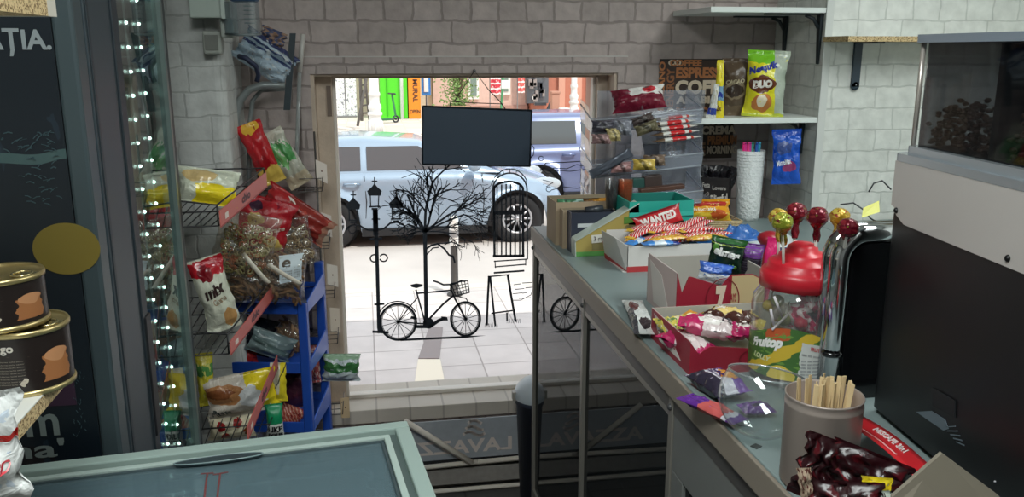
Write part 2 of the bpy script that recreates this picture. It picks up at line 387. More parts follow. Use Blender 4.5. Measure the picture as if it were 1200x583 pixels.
gl = MB(clear((250, 252, 252), .0, .0)); gl.bb(gx0, gx1, GY, GY+.004, gz0, gz1); gl.obj('window_pane', wf)
# sill, two courses
mb = MB(tile_mat((206, 196, 184), (176, 166, 156), .13, 2, .004, .7, var=.06)); sy = WY-.02
mb.bb(ox0+.012, ox1-.012, sy, WY+.25, gz0-.06, gz0-.004); struct('trim_3', mb, bevel=.003)
mb = MB(M((160, 150, 142), .75, var=.12, vscale=6)); mb.bb(cx0, 2.0, sy-.028, WY+.0, 0, gz0-.075)
struct('baseboard_window', mb, bevel=.004)
# ================================================================ OUTSIDE
PV = -.60; RD = -.74; SY = .0
out = MB(tile_mat((214, 206, 202), (160, 152, 148), .40, .40, .006, .85)); out.bb(-30, 30, 3.42, 8.1, PV-.4, PV); struct('pavement', out)
mb = MB(M((205, 198, 190), .8, var=.06)); mb.bb(-30, 30, 8.1, 8.26, PV-.4, PV+.005); struct('kerb', mb, bevel=.01)
mb = MB(M((196, 188, 182), .9, var=.08, vscale=1.5)); mb.bb(-60, 60, 8.26, 19.5, RD-.4, RD); struct('street', mb)
mb = MB(tile_mat((222, 208, 196), (196, 182, 170), .6, .6, .01, .9)); mb.bb(-60, 60, 19.5, 45, RD-.3, RD+.1); struct('far_pavement', mb)
mb = MB(M((190, 150, 130), .9)); mb.bb(-8, 10, 3.4, 3.44, -.9, -.0+gz0-.05)
mb.bb(-8, ox0, 3.4, 3.6, -.9, 6.0); mb.bb(ox1, 10, 3.4, 3.6, -.9, 6.0); mb.bb(ox0, ox1, 3.4, 3.6, oz1, 6.0); struct('facade', mb)
BY = 31.
GZ = RD+.1
def Z_(px, py, Y): return PY(px, py, Y).z
def X_(px, Y): return PY(px, 120, Y).x
def ob(name, mb, label, cat, group=None): o = mb.obj(name, local=False, bevel=.02); return tag(o, label, cat, group)
def house(name, label, px0, px1, Y, col):
    a, b = X_(px0, BY+1), X_(px1, BY+1); h = thing(name, label, 'building', ((a+b)/2, Y, GZ)); mb = MB(M(col, .8, var=.06)); mb.bb(a, b, Y, Y+6, GZ, 7.5); mb.obj('wall', h, local=False); return h
h1 = house('town_house', 'cream town house across the street behind the green booth', 60, 508, BY+1.5, (226, 208, 188))
for px in (120, 200, 290, 395, 455):
    p = X_(px, BY+1.5); w = MB(M((120, 130, 140), .2)); w.bb(p-.7, p+.7, BY+1.42, BY+1.52, 3.2, 5.6); w.obj('window', h1, local=False)
h2 = house('shop_building', 'pink grey shop building across the street with a white framed display window', 508.5, 618, BY+1.2, (220, 186, 172))
for (a, b, t_, bt) in ((587, 604, 86, 111), (553, 566, 84, 116)):
    xa, xb = X_(a, BY), X_(b, BY); w = MB(M((240, 238, 232), .5)); z0 = Z_(595, bt, BY+1.1); w.bb(xa, xb, BY+1.08, BY+1.2, z0, z0+2.6); w.use(M((128, 146, 136), .15)); w.bb(xa+.09, xb-.09, BY+1.05, BY+1.1, z0+.12, z0+2.4); w.obj('window', h2, local=False)
w = MB(M((180, 140, 126), .7)); w.bb(X_(508.5, BY+1.15), X_(618, BY+1.15), BY+1.1, BY+1.2, GZ, Z_(560, 124, BY+1.1)); w.obj('plinth', h2, local=False)
h3 = house('brick_building', 'reddish building with a dark open shop front at the right', 621, 900, BY+.8, (188, 120, 98))
xa, xb = X_(620, BY), X_(646, BY); w = MB(M((96, 98, 102), .3)); w.bb(xa, xb, BY+.5, BY+.82, Z_(630, 121, BY+.6), 3.2); w.obj('shop_front', h3, local=False)
rs = random.Random(4)
for k in range(16):
    x = rs.uniform(xa+.05, xb-.15); z = rs.uniform(Z_(630, 120, BY+.5), .9); w = MB(M(rs.choice(((210, 212, 214), (60, 62, 70), (150, 140, 136), (230, 226, 220))), .5)); w.bb(x, x+rs.uniform(.08, .2), BY+.4, BY+.5, z, z+rs.uniform(.1, .3)); w.obj('display_item', h3, local=False)
for px in (663, 683, 698):
    w = MB(M((206, 150, 128), .7)); a = X_(px, BY); w.bb(a-.12, a+.12, BY+.65, BY+.8, GZ, 6); w.obj('pilaster', h3, local=False)
g = art((232, 230, 228), [('noise', 9, .58, (140, 140, 146)), ('noise', 23, .60, (186, 186, 190))], .8, bump=0)
Yg = BY+.3; ax, bx = X_(392, Yg), X_(418, Yg); mb = MB(g); mb.add([(ax, Yg-.01, GZ), (bx, Yg-.01, GZ), (bx, Yg-.01, 3.4), (ax, Yg-.01, 3.4)], [(0, 1, 2, 3)], [(0, 0), (1, 0), (1, 4), (0, 4)])
mb.use(M((226, 224, 222))); mb.bb(ax, bx, Yg, Yg+.2, GZ, 3.4); mb.use(M((120, 118, 118))); mb.bb((ax+bx)/2-.02, (ax+bx)/2+.02, Yg-.04, Yg, GZ, 3.4); mb.bb(ax, bx, Yg-.1, Yg, GZ, GZ+.06)
ob('graffiti_gate', mb, 'white scribbled double gate at the far left of the view outside', 'gate')
Yb = BY-.8; a, b = X_(446, Yb), X_(477.5, Yb)
bo = thing('green_booth', 'bright green painted booth front across the street', 'booth', ((a+b)/2, Yb, GZ))
mb = MB(M((84, 206, 36), .5)); mb.bb(a, b, Yb, Yb+1.4, GZ+.02, 4.2); mb.obj('wall', bo, local=False)
mb = MB(M((56, 170, 24), .5)); c = X_(471, Yb)
for q in (c-.5, ): mb.bb(q-.02, q+.02, Yb-.03, Yb, GZ+.1, 4.2)
mb.obj('door_seam', bo, local=False)
mb = MB(M((225, 235, 225), .4)); mb.tube([(c, Yb-.1, GZ), (c, Yb-.1, 4.2)], .06); mb.obj('pole', bo, local=False)
a, b = X_(478, Yb), X_(493, Yb)
mb = MB(M((236, 140, 34), .6)); mb.bb(a+.02, b, Yb, Yb+1.0, GZ, 4.2)
mb.ptext('MURAL', (X_(484, Yb), Yb-.01, Z_(488, 93, Yb)), (0, 0, -1), (1, 0, 0), .78, .17, M((80, 50, 40))); mb.ptext('OPEN', (X_(480, Yb), Yb-.01, Z_(488, 133, Yb)), (1, 0, 0), (0, 0, 1), .36, .13, M((80, 50, 40)))
ob('orange_panel', mb, 'orange advertising panel beside the green booth', 'panel')
a = X_(494.5, BY); b = X_(505, BY); mb = MB(M((60, 130, 205), .5)); mb.bb(a, b, BY, BY+.08, Z_(500, 112, BY), 1.3); mb.use(M((235, 240, 245))); mb.bb(a+.08, b-.08, BY-.03, BY, Z_(500, 108, BY), 1.15); mb.use(M((90, 90, 95))); mb.tube([((a+b)/2, BY+.04, GZ), ((a+b)/2, BY+.04, Z_(500, 111, BY))], .03)
ob('blue_sign', mb, 'small blue and white sign panel right of the orange panel', 'sign')
def lamppost(px, Y, label, bz, s=1):
    p = PY(px, 150, Y); t = thing('street_lamp', label, 'lamp post', (p.x, Y, bz)); m = M((222, 220, 216), .5)
    prof = [(.0, 0), (.20, 0), (.20, .36), (.17, .42), (.17, .50), (.21, .53), (.21, .60), (.15, .64), (.19, .70), (.19, .80), (.14, .86), (.14, 1.05), (.165, 1.08), (.165, 1.14), (.13, 1.2), (.12, 4.5), (0, 4.5)]
    mb = MB(m); mb.lathe([(r*s, z) for r, z in prof], n=16); mb.obj('post', t)
    mb = MB(m); 
    for k in range(8): a_ = 2*PI*k/8; mb.tube([(.205*s*math.cos(a_), .205*s*math.sin(a_), 0), (.205*s*math.cos(a_), .205*s*math.sin(a_), .36)], .02)
    mb.obj('fluting', t); return t
lamppost(440, 25, 'white fluted lamp post standing in front of the green booth', GZ, 1.0)
lamppost(672, 29.5, 'white slim lamp post at the right, above the silver blue car', GZ, .8)
def zz_(px, py, Y): q = PY(px, py, Y); return (q.x, Y, q.z)
mb = MB(M((86, 80, 74), .5)); mb.tube([zz_(419, 148, 26), zz_(431, 84, 26.4)], .045); mb.tube([zz_(424, 142, 26.5), zz_(422, 84, 26.5)], .05); mb.tube([zz_(433, 141, 26.5), zz_(427, 84, 26.5)], .04)
for py in (92, 100, 107, 115, 124, 133): mb.tube([zz_(423, py, 26.5), zz_(430+(py-90)*.05, py-1, 26.5)], .03)
ob('step_ladder', mb, 'dark step ladder leaning beside the white lamp post', 'ladder')
t = thing('electric_scooter', 'small green scooter parked in front of the green booth', 'scooter', (X_(450, 28.5), 28.5, GZ), (0, 0, .5))
mb = MB(M((50, 110, 70), .4)); mb.tube([(-.4, 0, .12), (.3, 0, .12), (.42, 0, .25), (.3, 0, .95)], .035); mb.box((-.05, 0, .13), (.6, .14, .05)); mb.obj('frame', t)
mb = MB(M((50, 50, 52), .4)); mb.tube([(.3, -.22, .95), (.3, .22, .95)], .025); mb.obj('handlebar', t)
for x in (-.42, .42):
    w = MB(M((45, 45, 47), .7)); w.tube([(x+.10*math.cos(a), 0, .12+.10*math.sin(a)) for a in [2*PI*i/16 for i in range(16)]], .03, closed=True); w.tube([(x, -.03, .12), (x, .03, .12)], .04); w.obj('wheel', t)
p = PY(537, 120, 29.5); t = thing('street_shrub', 'green leafy shrub in a pot across the street, above the hanging board', 'shrub', (p.x, 29.5, GZ)); r = random.Random(5)
mb = MB(M((170, 130, 110), .8)); mb.lathe([(0, 0), (.30, 0), (.42, .5), (.38, .5), (0, .45)], n=18); mb.obj('planter', t)
mb = MB(M((122, 150, 84), .7))
for i in range(1500):
    a = r.uniform(0, 2*PI); q = abs(r.gauss(0, .26)); z = r.uniform(.45, 2.1); c = Vector((math.cos(a)*q*1.2, math.sin(a)*q, z)); d = Vector((r.uniform(-1, 1), r.uniform(-1, 1), r.uniform(-1, 1))).normalized()*.06; e = d.cross(Vector((r.uniform(-1, 1), r.uniform(-1, 1), .3))).normalized()*.03
    mb.add([c-d, c+e, c+d, c-e], [(0, 1, 2, 3)])
mb.obj('foliage', t); mb = MB(M((110, 90, 70), .8))
for i in range(5): mb.tube([(0, 0, .4), (r.uniform(-.3, .3), r.uniform(-.3, .3), 1.8)], .03, 5)
mb.obj('stem', t)
def banner(px, Y, wpx, y0, col, label):
    p = PY(px, 120, Y); w = wpx*Y/1000; z0 = Z_(px, y0, Y); z1 = z0+1.6; mb = MB(art(col, [('stripe', 0, 1, 9, .3, (240, 225, 220)), ('noise', 9, .62, (250, 240, 235))], .7, bump=0))
    mb.grid(lambda u, v: Vector((p.x+(u-.5)*w, Y+.03*math.sin(u*9), z0+v*(z1-z0))), 10, 4)
    mb.use(M((130, 130, 130))); mb.tube([(p.x-w*.55, Y+.06, GZ), (p.x-w*.55, Y+.06, z1)], .02); mb.tube([(p.x-w*.55, Y+.06, z1), (p.x+w*.5, Y+.06, z1)], .018)
    ob('street_banner', mb, label, 'banner')
banner(581, 30.2, 12, 111, (206, 56, 70), 'red patterned banner hanging from a pole just above the board')
banner(611, 30.4, 8, 109, (216, 96, 88), 'narrow salmon red banner right of the green post across the street')
mb = MB(M((70, 140, 90), .5)); mb.tube([zz_(587.5, 122, 29), zz_(590, 84, 29)], .04); mb.tube([(X_(587.4, 29), 29, GZ), zz_(587.5, 122, 29)], .04); mb.use(M((220, 225, 220))); a = PY(588, 104, 29); mb.bb(a.x-.02, a.x+.28, 28.95, 29.0, a.z, a.z+.28)
ob('green_post', mb, 'thin green post with a small white plate across the street', 'post')
p = PY(638, 128, 28.5); mb = MB(M((60, 62, 66), .4))
for x in (-.34, .34): mb.tube([(p.x+x+.17*math.cos(a), 28.5, GZ+.2+.17*math.sin(a)) for a in [2*PI*i/18 for i in range(18)]], .045, closed=True)
mb.tube([(p.x-.34, 28.5, GZ+.25), (p.x-.1, 28.5, GZ+.33), (p.x+.12, 28.5, GZ+.36), (p.x+.32, 28.5, GZ+.8)], .07); mb.box((p.x-.15, 28.5, GZ+.58), (.4, .2, .1)); mb.tube([(p.x+.3, 28.3, GZ+.84), (p.x+.3, 28.7, GZ+.84)], .025)
ob('parked_motorcycle', mb, 'dark motorcycle parked before the open shop front', 'motorcycle')
mb = MB(M((178, 130, 110), .8)); a, b = X_(647, 27.5), X_(656, 27.5); mb.bb(a, b, 27.5, 27.8, GZ, Z_(652, 110, 27.5)); mb.bb(a-.03, b+.03, 27.47, 27.83, Z_(652, 110, 27.5), Z_(652, 107, 27.5))
ob('brick_pier', mb, 'low terracotta pier just behind the roof of the silver blue car', 'pier')
mb = MB(M((226, 224, 220), .5)); a, b = X_(657, 27), X_(668, 27); mb.bb(a, b, 27, 27.3, GZ, Z_(660, 127, 27)); ob('pale_cabinet', mb, 'low pale cabinet right of the terracotta pier', 'cabinet')
# bollard
p = PZ(533, 346, PV); b = thing('pavement_bollard', 'white topped bollard on the pavement between tree and gate drawings', 'bollard', (p.x, p.y, PV))
s = mpp(p); mb = MB(M((70, 68, 66), .6)); mb.lathe([(0, 0), (9*s, 0), (9*s, 2*s), (4.5*s, 5*s), (4.2*s, 60*s), (4.6*s, 62*s)], n=16); mb.obj('shaft', b)
mb = MB(M((235, 235, 230), .5)); mb.lathe([(4.9*s, 60*s), (5.2*s, 64*s), (5.2*s, 90*s), (4.2*s, 94*s), (0, 95*s)], n=16); mb.use(M((150, 150, 150))); mb.lathe([(5.3*s, 70*s), (5.3*s, 78*s)], n=16); mb.obj('cap', b)
# darker paving strip leading to the bollard
mb = MB(M((150, 140, 138), .85)); q = [PZ(503, 384, PV), PZ(519, 384, PV), PZ(515, 421, PV), PZ(490, 421, PV)]
for v in q: v.z = PV+.002
mb.prism(q, (0, 0, .003)); mb.use(M((236, 226, 206), .85)); q = [PZ(490, 422, PV), PZ(516, 422, PV), PZ(524, 462, PV), PZ(484, 462, PV)]
for v in q: v.z = PV+.002
mb.prism(q, (0, 0, .003)); struct('paving_strip', mb)
# ---------------------------------------------------------------- cars
def car(name, label, cat, loc, L, W, H, wx, body, glassc, wr=.31, dirx=1, suv=0):
    """side profile car along +X (nose at x=L), near side at y=-W/2. wx=(rear, front) wheel x"""
    t = thing(name, label, cat, loc, (0, 0, 0 if dirx > 0 else PI))
    bm = M(body, .25, .25, coat=.6); gm = M(glassc, .08, spec=.8); dk = M((28, 29, 32), .6)
    # lower body: stations
    bz = .99 if not suv else 1.02
    def top(x):
        k = x/L
        if k < .03: return bz*.80+bz*.16*(k/.03)
        if k < .62: return bz*(.97+.02*math.sin(k*4))
        if k < .95: return bz*(.985-.24*((k-.62)/.33)**1.5)
        return bz*(.745-.22*((k-.95)/.05)**1.6)
    def hw(x):
        k = x/L; return W/2*(1-.16*max(0, (.10-k)/.10)**2-.22*max(0, (k-.86)/.14)**2)
    n = 44; ring = []
    mb = MB(bm)
    def fn(u, v):
        x = u*L; h = hw(x); zt = top(x); zb = .20+.06*max(0, (u-.9)/.1)+.06*max(0, (.06-u)/.06)
        # v 0..1 around: near bottom -> near top -> far top -> far bottom
        prof = [(-h*.94, zb), (-h, zb+.12), (-h*1.0, zb+.30), (-h*.985, zt-.16), (-h*.93, zt-.035), (-h*.80, zt), (-h*.4, zt+.03), (0, zt+.04)]
        prof += [(-a, b) for a, b in prof[:-1][::-1]]
        f = v*(len(prof)-1); i = min(int(f), len(prof)-2); f -= i
        y = prof[i][0]*(1-f)+prof[i+1][0]*f; z = prof[i][1]*(1-f)+prof[i+1][1]*f
        # wheel arches
        if i in (0, 13) or i in (1, 12) or i in (2, 11) :
            for w in wx:
                d = abs(x-w); R = wr+.075
                if d < R:
                    az = wr+math.sqrt(R*R-d*d)-.0
                    if z < az: z = min(az, zt-.12)
        return Vector((x, y, z))
    mb.grid(fn, 120, 14)
    capL = [fn(0, i/14) for i in range(15)]; mb.add(capL, [list(range(15))]); capR = [fn(1, i/14) for i in range(15)]; mb.add(capR, [list(range(15))[::-1]])
    mb.obj('body', t)
    # greenhouse
    k0, k1, k2, k3 = (.02, .12, .50, .775) if not suv else (.0, .06, .60, .80)
    def gt(u):   # roof line
        pts = [(k0, bz*.97), (k1, H*.955), (k1+.12, H*.995), ((k1+k2)/2, H), (k2, H*.965), (k3, bz*.93)]
        for (a, za), (b, zb) in zip(pts[:-1], pts[1:]):
            if u <= b: f = (u-a)/(b-a); return za*(1-f)+zb*f
        return bz*.93
    gb = MB(bm); gg = MB(gm)
    def gfn(u, v):
        k = k0+(k3-k0)*u; x = k*L; zt = max(gt(k), bz*.93); zb = bz*.93; h = hw(x)*.93
        q = (zt-zb)/(H-zb); ht = h-.17*q
        P = [(-h, zb), (-ht-.0, zb+(zt-zb)*.90), (-ht*.90, zt-.005), (-ht*.5, zt+.012*q), (0, zt+.018*q)]
        P += [(-a, b) for a, b in P[:-1][::-1]]
        f = v*8; i = min(int(f), 7); f -= i
        return Vector((x, P[i][0]*(1-f)+P[i+1][0]*f, P[i][1]*(1-f)+P[i+1][1]*f))
    gb.grid(gfn, 60, 8); gb.obj('roof', t)
    # side glass panels sit proud of the roof shell
    def side(k, z, s, off=.006):
        x = k*L; h = hw(x)*.93; zb = bz*.93; q = (z-zb)/(H-zb)
        return Vector((x, s*(h-.17*q*1.0+off), z))
    segs = [(k0+.035, k1+.03, k1+.055, k0+.10), None]
    zb = bz*.99; zt = H*.93
    for s in (-1, 1):
        for (a, b, c, d) in (((k0+.075), (k1+.045), (k1+.045), (k1+.02)), (k1+.065, (k1+k2)/2-.005, (k1+k2)/2-.005, k1+.065), ((k1+k2)/2+.015, k3-.085, k2-.005, (k1+k2)/2+.015)):
            g = MB(gm); nn = 8
            def gf(u, v, a=a, b=b, c=c, d=d):
                lo = a+(b-a)*u; hi = d+(c-d)*u; k = lo+(hi-lo)*v; z = zb+(min(zt, gt(k)-.05)-zb)*v; return side(k, z, s)
            g.grid(gf, 8, 4, flip=(s > 0)); g.obj('side_window', t)
    ws = MB(gm)
    def wf_(u, v):
        k = k3-.012+(k2+.02-(k3-.012))*v; p = gfn((k-k0)/(k3-k0), .5+.0*u); z = gt(k); h = (hw(k*L)*.93-.17*((z-bz*.93)/(H-bz*.93)))*.86
        return Vector((k*L+.02, (u-.5)*2*h, z+.02))
    ws.grid(wf_, 8, 8); ws.obj('windscreen', t)
    # dark sill, seams, handles
    d = MB(dk); d.bb(wx[0]+wr+.08, wx[1]-wr-.08, -W/2+.02, W/2-.02, .15, .25); 
    for k in (k1+.055, (k1+k2)/2+.005, k3-.07):
        for s in (-1, 1): d.tube([(k*L, s*(W/2*.99+.002), .34), (k*L+.02, s*(W/2+.003), .6), (k*L, s*W/2*.955, bz*.93)], .006, 5)
    d.obj('trim', t)
    for s in (-1, 1):
        for k in ((k1+k2)/2-.035, k1+.085):
            h = MB(M(body, .2, .4)); h.tube([(k*L-.10, s*(W/2+.005), bz*.83), (k*L-.05, s*(W/2+.03), bz*.835), (k*L+.05, s*(W/2+.03), bz*.835), (k*L+.10, s*(W/2+.005), bz*.83)], .016, 6); h.obj('door_handle', t)
        m = MB(bm); m.sph(((k3-.10)*L, s*(W/2+.10), bz*1.04), .12, sc=(.7, .9, .6)); m.obj('mirror', t)
        hl = MB(clear((240, 245, 250), .3, .05, .35)); hl.sph((L*.935, s*W*.36, bz*.74), .17, sc=(1.2, .62, .5)); hl.obj('headlight', t)
        tl = MB(M((150, 25, 25), .2)); tl.sph((L*.02, s*W*.41, bz*.82), .15, sc=(.6, .5, 1)); tl.obj('tail_light', t)
        for w in wx:
            y = s*(W/2-.11)
            wh = MB(M((30, 30, 32), .8)); 
            wh.tube([(w+(wr-.06)*math.cos(a), y, wr+(wr-.06)*math.sin(a)) for a in [2*PI*i/32 for i in range(32)]], .085, 10, closed=True)
            wo = wh.obj('wheel', t)
            r = MB(M((188, 190, 194), .3, .7)); yy = y+s*.05
            r.tube([(w+(wr-.12)*math.cos(a), yy, wr+(wr-.12)*math.sin(a)) for a in [2*PI*i/28 for i in range(28)]], .022, 6, closed=True)
            for i in range(10): a = 2*PI*i/10; r.tube([(w, yy, wr), (w+(wr-.12)*math.cos(a), yy, wr+(wr-.12)*math.sin(a))], .016, 5)
            r.sph((w, yy, wr), .045); r.use(dk); r.tube([(w, y-s*.03, wr), (w, y, wr)], wr-.1, 20); r.obj('rim', wo)
    # inner dark well so that arches read
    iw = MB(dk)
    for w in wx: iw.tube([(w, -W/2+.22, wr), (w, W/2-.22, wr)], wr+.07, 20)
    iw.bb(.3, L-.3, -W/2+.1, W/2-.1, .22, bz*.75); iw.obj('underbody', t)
    return t
p = PZ(607, 285, RD); fx = p.x; cy = p.y+.85
rx = PY(386, 255, p.y).x; wb = fx-rx
rear = .75; Lc = rear+wb+.66
car('hatchback_car', 'light silver blue hatchback parked right behind the window drawings', 'car', (rx-rear, cy, RD), Lc, 1.7, 1.36, (rear, rear+wb), (150, 168, 186), (88, 90, 94))
q = PZ(640, 222, RD); YB = 13.0
bx0 = PY(566, 180, YB).x
car('estate_car', 'blue grey estate car farther out, half hidden by the hanging board', 'car', (bx0, YB+.9, RD), 4.6, 1.8, 1.46, (.9, 3.55), (110, 120, 156), (80, 84, 84), suv=1)
# ================================================================ WINDOW DRAWINGS (stickers on the pane)
DY = GY-.0025; INK = M((34, 40, 50), .6); INK2 = M((84, 88, 94), .6)
def W_(x, y): return PY(x, y, DY)
PXM = mpp(W_(530, 300))
def st(mb, pts, w, closed=False): mb.stroke([W_(*q) for q in pts], w*PXM, closed=closed)
def arc(cx, cy, rx, ry, a0, a1, n=16): return [(cx+rx*math.cos(math.radians(a0+(a1-a0)*i/n)), cy+ry*math.sin(math.radians(a0+(a1-a0)*i/n))) for i in range(n+1)]
def sten(name, mb, label): o = mb.obj(name, local=False); return tag(o, label, 'window sticker', 'drawings on the window pane')
def fill(mb, pts): mb.prism([W_(*q) for q in pts], (0, -.001, 0))
mb = MB(INK)
st(mb, [(439.7, 247), (440.4, 262), (441.5, 290), (444, 384), (445, 390)], 4.2)
st(mb, [(439.7, 247), (440.5, 275)], 6)
for cx, top in ((438.9, 216), (414, 232), (464.2, 230.5)):
    fill(mb, [(cx, top-1), (cx+3, top+3), (cx+8.6, top+8), (cx+8, top+9.5), (cx+7.2, top+13.5), (cx-7, top+13.5), (cx-8, top+9.5), (cx-8.8, top+8.2), (cx-3, top+3)])
    st(mb, [(cx, top-8), (cx, top)], 1.3); st(mb, [(cx-3, top-3.5), (cx+3, top-3.5)], 1.4)
    st(mb, [(cx-5, top+13), (cx-4.4, top+27)], 1.3); st(mb, [(cx+5, top+13), (cx+4.4, top+27)], 1.3); st(mb, [(cx-6, top+26.5), (cx+6.2, top+26)], 1.8)
    st(mb, [(cx-3, top+29), (cx+3, top+29)], 2.2)
st(mb, [(415.5, 263), (408, 266), (405, 271)], 1.8); st(mb, [(415.5, 263), (422, 265), (430, 269.5), (439, 270.5), (450, 268), (457, 262), (465, 260.5), (472, 263), (478, 270)], 2)
st(mb, arc(413, 269, 4.5, 4.5, -60, 250), 1); st(mb, arc(470, 270, 4.5, 4.5, -60, 250), 1)
st(mb, [(436, 257), (445, 257)], 1.6); st(mb, [(434, 280.5), (447, 279.5)], 2.6)
st(mb, arc(438.5, 303, 4.5, 4.2, 20, 330), 1.6); st(mb, arc(449.5, 302.5, 4.5, 4.2, 160, -150), 1.6)
st(mb, [(439, 357), (450, 356.5)], 2.5); st(mb, [(437, 389), (455, 390)], 3)
sten('street_lamp_sticker', mb, 'black three-headed lamp post drawing on the pane, left of the tree')
mb = MB(INK); rt = random.Random(11)
fill(mb, [(495.2, 268), (500.2, 268), (500.8, 300), (501.8, 374), (497.2, 374), (496.2, 300)])
def branch(x, y, a, L, w, dep):
    n = 5; pts = [(x, y)]; aa = a
    for i in range(n):
        aa += rt.uniform(-.16, .16); x += math.cos(aa)*L/n; y -= math.sin(aa)*L/n; pts.append((x, y))
    st(mb, pts, w)
    if dep:
        for i in range(rt.choice((3, 4, 4))):
            k = rt.randint(1, n); q = pts[k]; branch(q[0], q[1], aa+rt.choice((-1, 1))*rt.uniform(.25, .8), L*rt.uniform(.45, .72), max(.55, w*.62), dep-1)
for a, L, w in ((2.65, 22, 2), (2.2, 34, 2.2), (1.85, 48, 2.6), (1.5, 60, 3), (1.15, 54, 2.6), (.8, 54, 2.4), (.4, 50, 2), (2.95, 17, 1.6), (.1, 36, 1.6)): branch(498, 272, a, L, w, 3)
st(mb, [(499.5, 292), (505, 288), (513, 286), (521, 292), (526, 299), (531, 301), (533, 308)], 2.2); st(mb, [(513, 286), (530, 284), (545, 290)], 1.2); st(mb, [(499, 300), (507, 291), (514, 290)], 1.4); st(mb, [(521, 287), (534, 281), (548, 282)], 1)
sten('tree_sticker', mb, 'black bare tree drawing on the pane behind the bicycle drawing')
mb = MB(INK)
def wheel(cx, cy, rx, ry, ns=14):
    st(mb, arc(cx, cy, rx, ry, 0, 360, 40), 2.8); st(mb, arc(cx, cy, rx-2, ry-2, 0, 360, 30), .8); fill(mb, arc(cx, cy, 2, 2, 0, 330, 9))
    for i in range(ns): a = 2*PI*i/ns+.2; st(mb, [(cx, cy), (cx+(rx-1)*math.cos(a), cy+(ry-1)*math.sin(a))], .7)
wheel(466.5, 377.5, 21, 21); wheel(545.5, 374, 17, 19.5)
st(mb, arc(466, 378, 24, 24.5, 200, 330, 16), 1.4)
st(mb, [(499, 381), (493, 360), (487.5, 340)], 2); st(mb, [(489.5, 344), (529, 340.4)], 2); st(mb, [(503, 374), (519, 357), (532, 346)], 2.4)
st(mb, [(528, 338), (533, 350), (545.5, 374)], 2.2); st(mb, [(466.5, 377.5), (480, 360), (490, 348)], 1.4); st(mb, [(466.5, 377.5), (499, 380)], 1.8)
st(mb, [(508, 329.5), (513, 331), (519.6, 334), (531, 333.6), (540, 329.5), (545, 330)], 2); st(mb, [(528, 334), (529, 342)], 2)
fill(mb, [(481, 334), (488, 332.5), (495.5, 333.5), (495, 336), (488, 338), (482, 336.5)])
st(mb, [(486, 383), (504, 383), (514, 376), (522, 373)], 4.2); fill(mb, arc(502, 379, 6.5, 6.5, 0, 340, 14)); fill(mb, [(517, 371), (524, 372), (525, 376), (518, 376)]); st(mb, [(482, 372), (488, 374)], 3)
fill(mb, [(462, 398), (500, 396), (545, 394), (569, 393.5), (545, 396.5), (500, 398.5), (470, 400)])
for pts in ([(528.3, 332.5), (548, 329), (550, 343), (534, 347)],): st(mb, pts, 1.3, True)
for k in range(1, 5): st(mb, [(528.3+k*4, 332.2-.7*k), (534+k*3.2, 346.8-.8*k)], .9)
for k in range(1, 4): st(mb, [(528.3+k*1.4, 332.5+3.6*k), (548+.5*k, 329+3.5*k)], .8)
st(mb, [(534, 347), (546, 350), (550, 356)], 1.2)
sten('bicycle_sticker', mb, 'black bicycle drawing with a front basket on the pane')
mb = MB(INK2)
st(mb, [(580, 300), (577.8, 240), (577.4, 222)]+arc(597.5, 222, 20, 19, 180, 360, 14)+[(618, 250), (618, 304)], 1.8)
st(mb, arc(597.5, 226, 23, 28, 200, 330, 12), 1.2)
for i in range(7): a = math.radians(210+i*20); st(mb, [(597.5+20*math.cos(a), 222+18*math.sin(a)), (597.5+23*math.cos(a), 226+27*math.sin(a))], .8)
mb.use(INK); st(mb, [(579.5, 301), (578.8, 222)]+arc(595.8, 222, 17, 9, 180, 360, 12)+[(613, 300)], 2.8); st(mb, [(578, 300.5), (614, 300)], 3)
for k in range(6): x = 582.5+k*5.3; st(mb, [(x, 219-3*math.sin((k+.6)/6*PI)), (x, 300)], 1.7)
fill(mb, [(579, 247), (613, 246.5), (613, 251.5), (579, 252)])
st(mb, arc(590, 236, 3, 4, 0, 360, 10), .8); st(mb, arc(602, 236, 3, 4, 0, 360, 10), .8)
mb.use(INK2); st(mb, [(579, 306.5), (617, 304)], 1.5); st(mb, [(580, 313), (616, 310)], 1.5); st(mb, [(580, 306), (580.5, 314)], 1.2); st(mb, [(616, 304), (616, 311)], 1.2)
mb.use(INK); st(mb, [(579, 320), (614, 317.5)], 2.2)
sten('gate_sticker', mb, 'black barred window with round top drawn on the pane below the board')
mb = MB(INK)
st(mb, [(573, 324), (571.6, 350), (570.5, 381)], 2.6); st(mb, [(574.5, 325), (577, 350), (580.4, 382)], 2.4); st(mb, [(595, 322.5), (599.5, 350), (604.3, 377)], 2.8); st(mb, [(594, 367), (594.2, 376)], 2); st(mb, [(572, 324.5), (597, 322)], 1.6); st(mb, [(576, 367.5), (602.4, 364)], 1.8)
mb.use(INK2)
for k in range(9): x = 568+k*1.9; st(mb, [(x, 384), (x+rt.uniform(-1, 1), 379+rt.uniform(-1, 1))], .5); st(mb, [(x+26, 379), (x+26+rt.uniform(-1, 1), 374)], .5)
sten('easel_sticker', mb, 'black easel pavement board drawing on the pane under the gate')
mb = MB(INK2)
for (x0, x1, y) in ((602, 610, 334), (612, 629, 332), (604, 614, 339.5), (616, 628, 337.5), (601, 612, 344.5), (608, 622, 350), (612, 618, 344)): st(mb, [(x0, y), (x1, y-1)], .9)
st(mb, [(628, 329), (622, 346), (610, 352), (600, 352)], .8)
sten('stone_course_sticker', mb, 'thin grey brick outlines drawn on the pane beside the easel')
mb = MB(INK)
st(mb, [(633, 199.5), (640, 191), (660, 190.5), (700, 188)], 1.1); st(mb, [(633, 200), (650, 197), (664, 198), (676, 193), (690, 196)], .9); st(mb, [(632, 196), (641, 204), (655, 200), (668, 201), (690, 198)], .9)
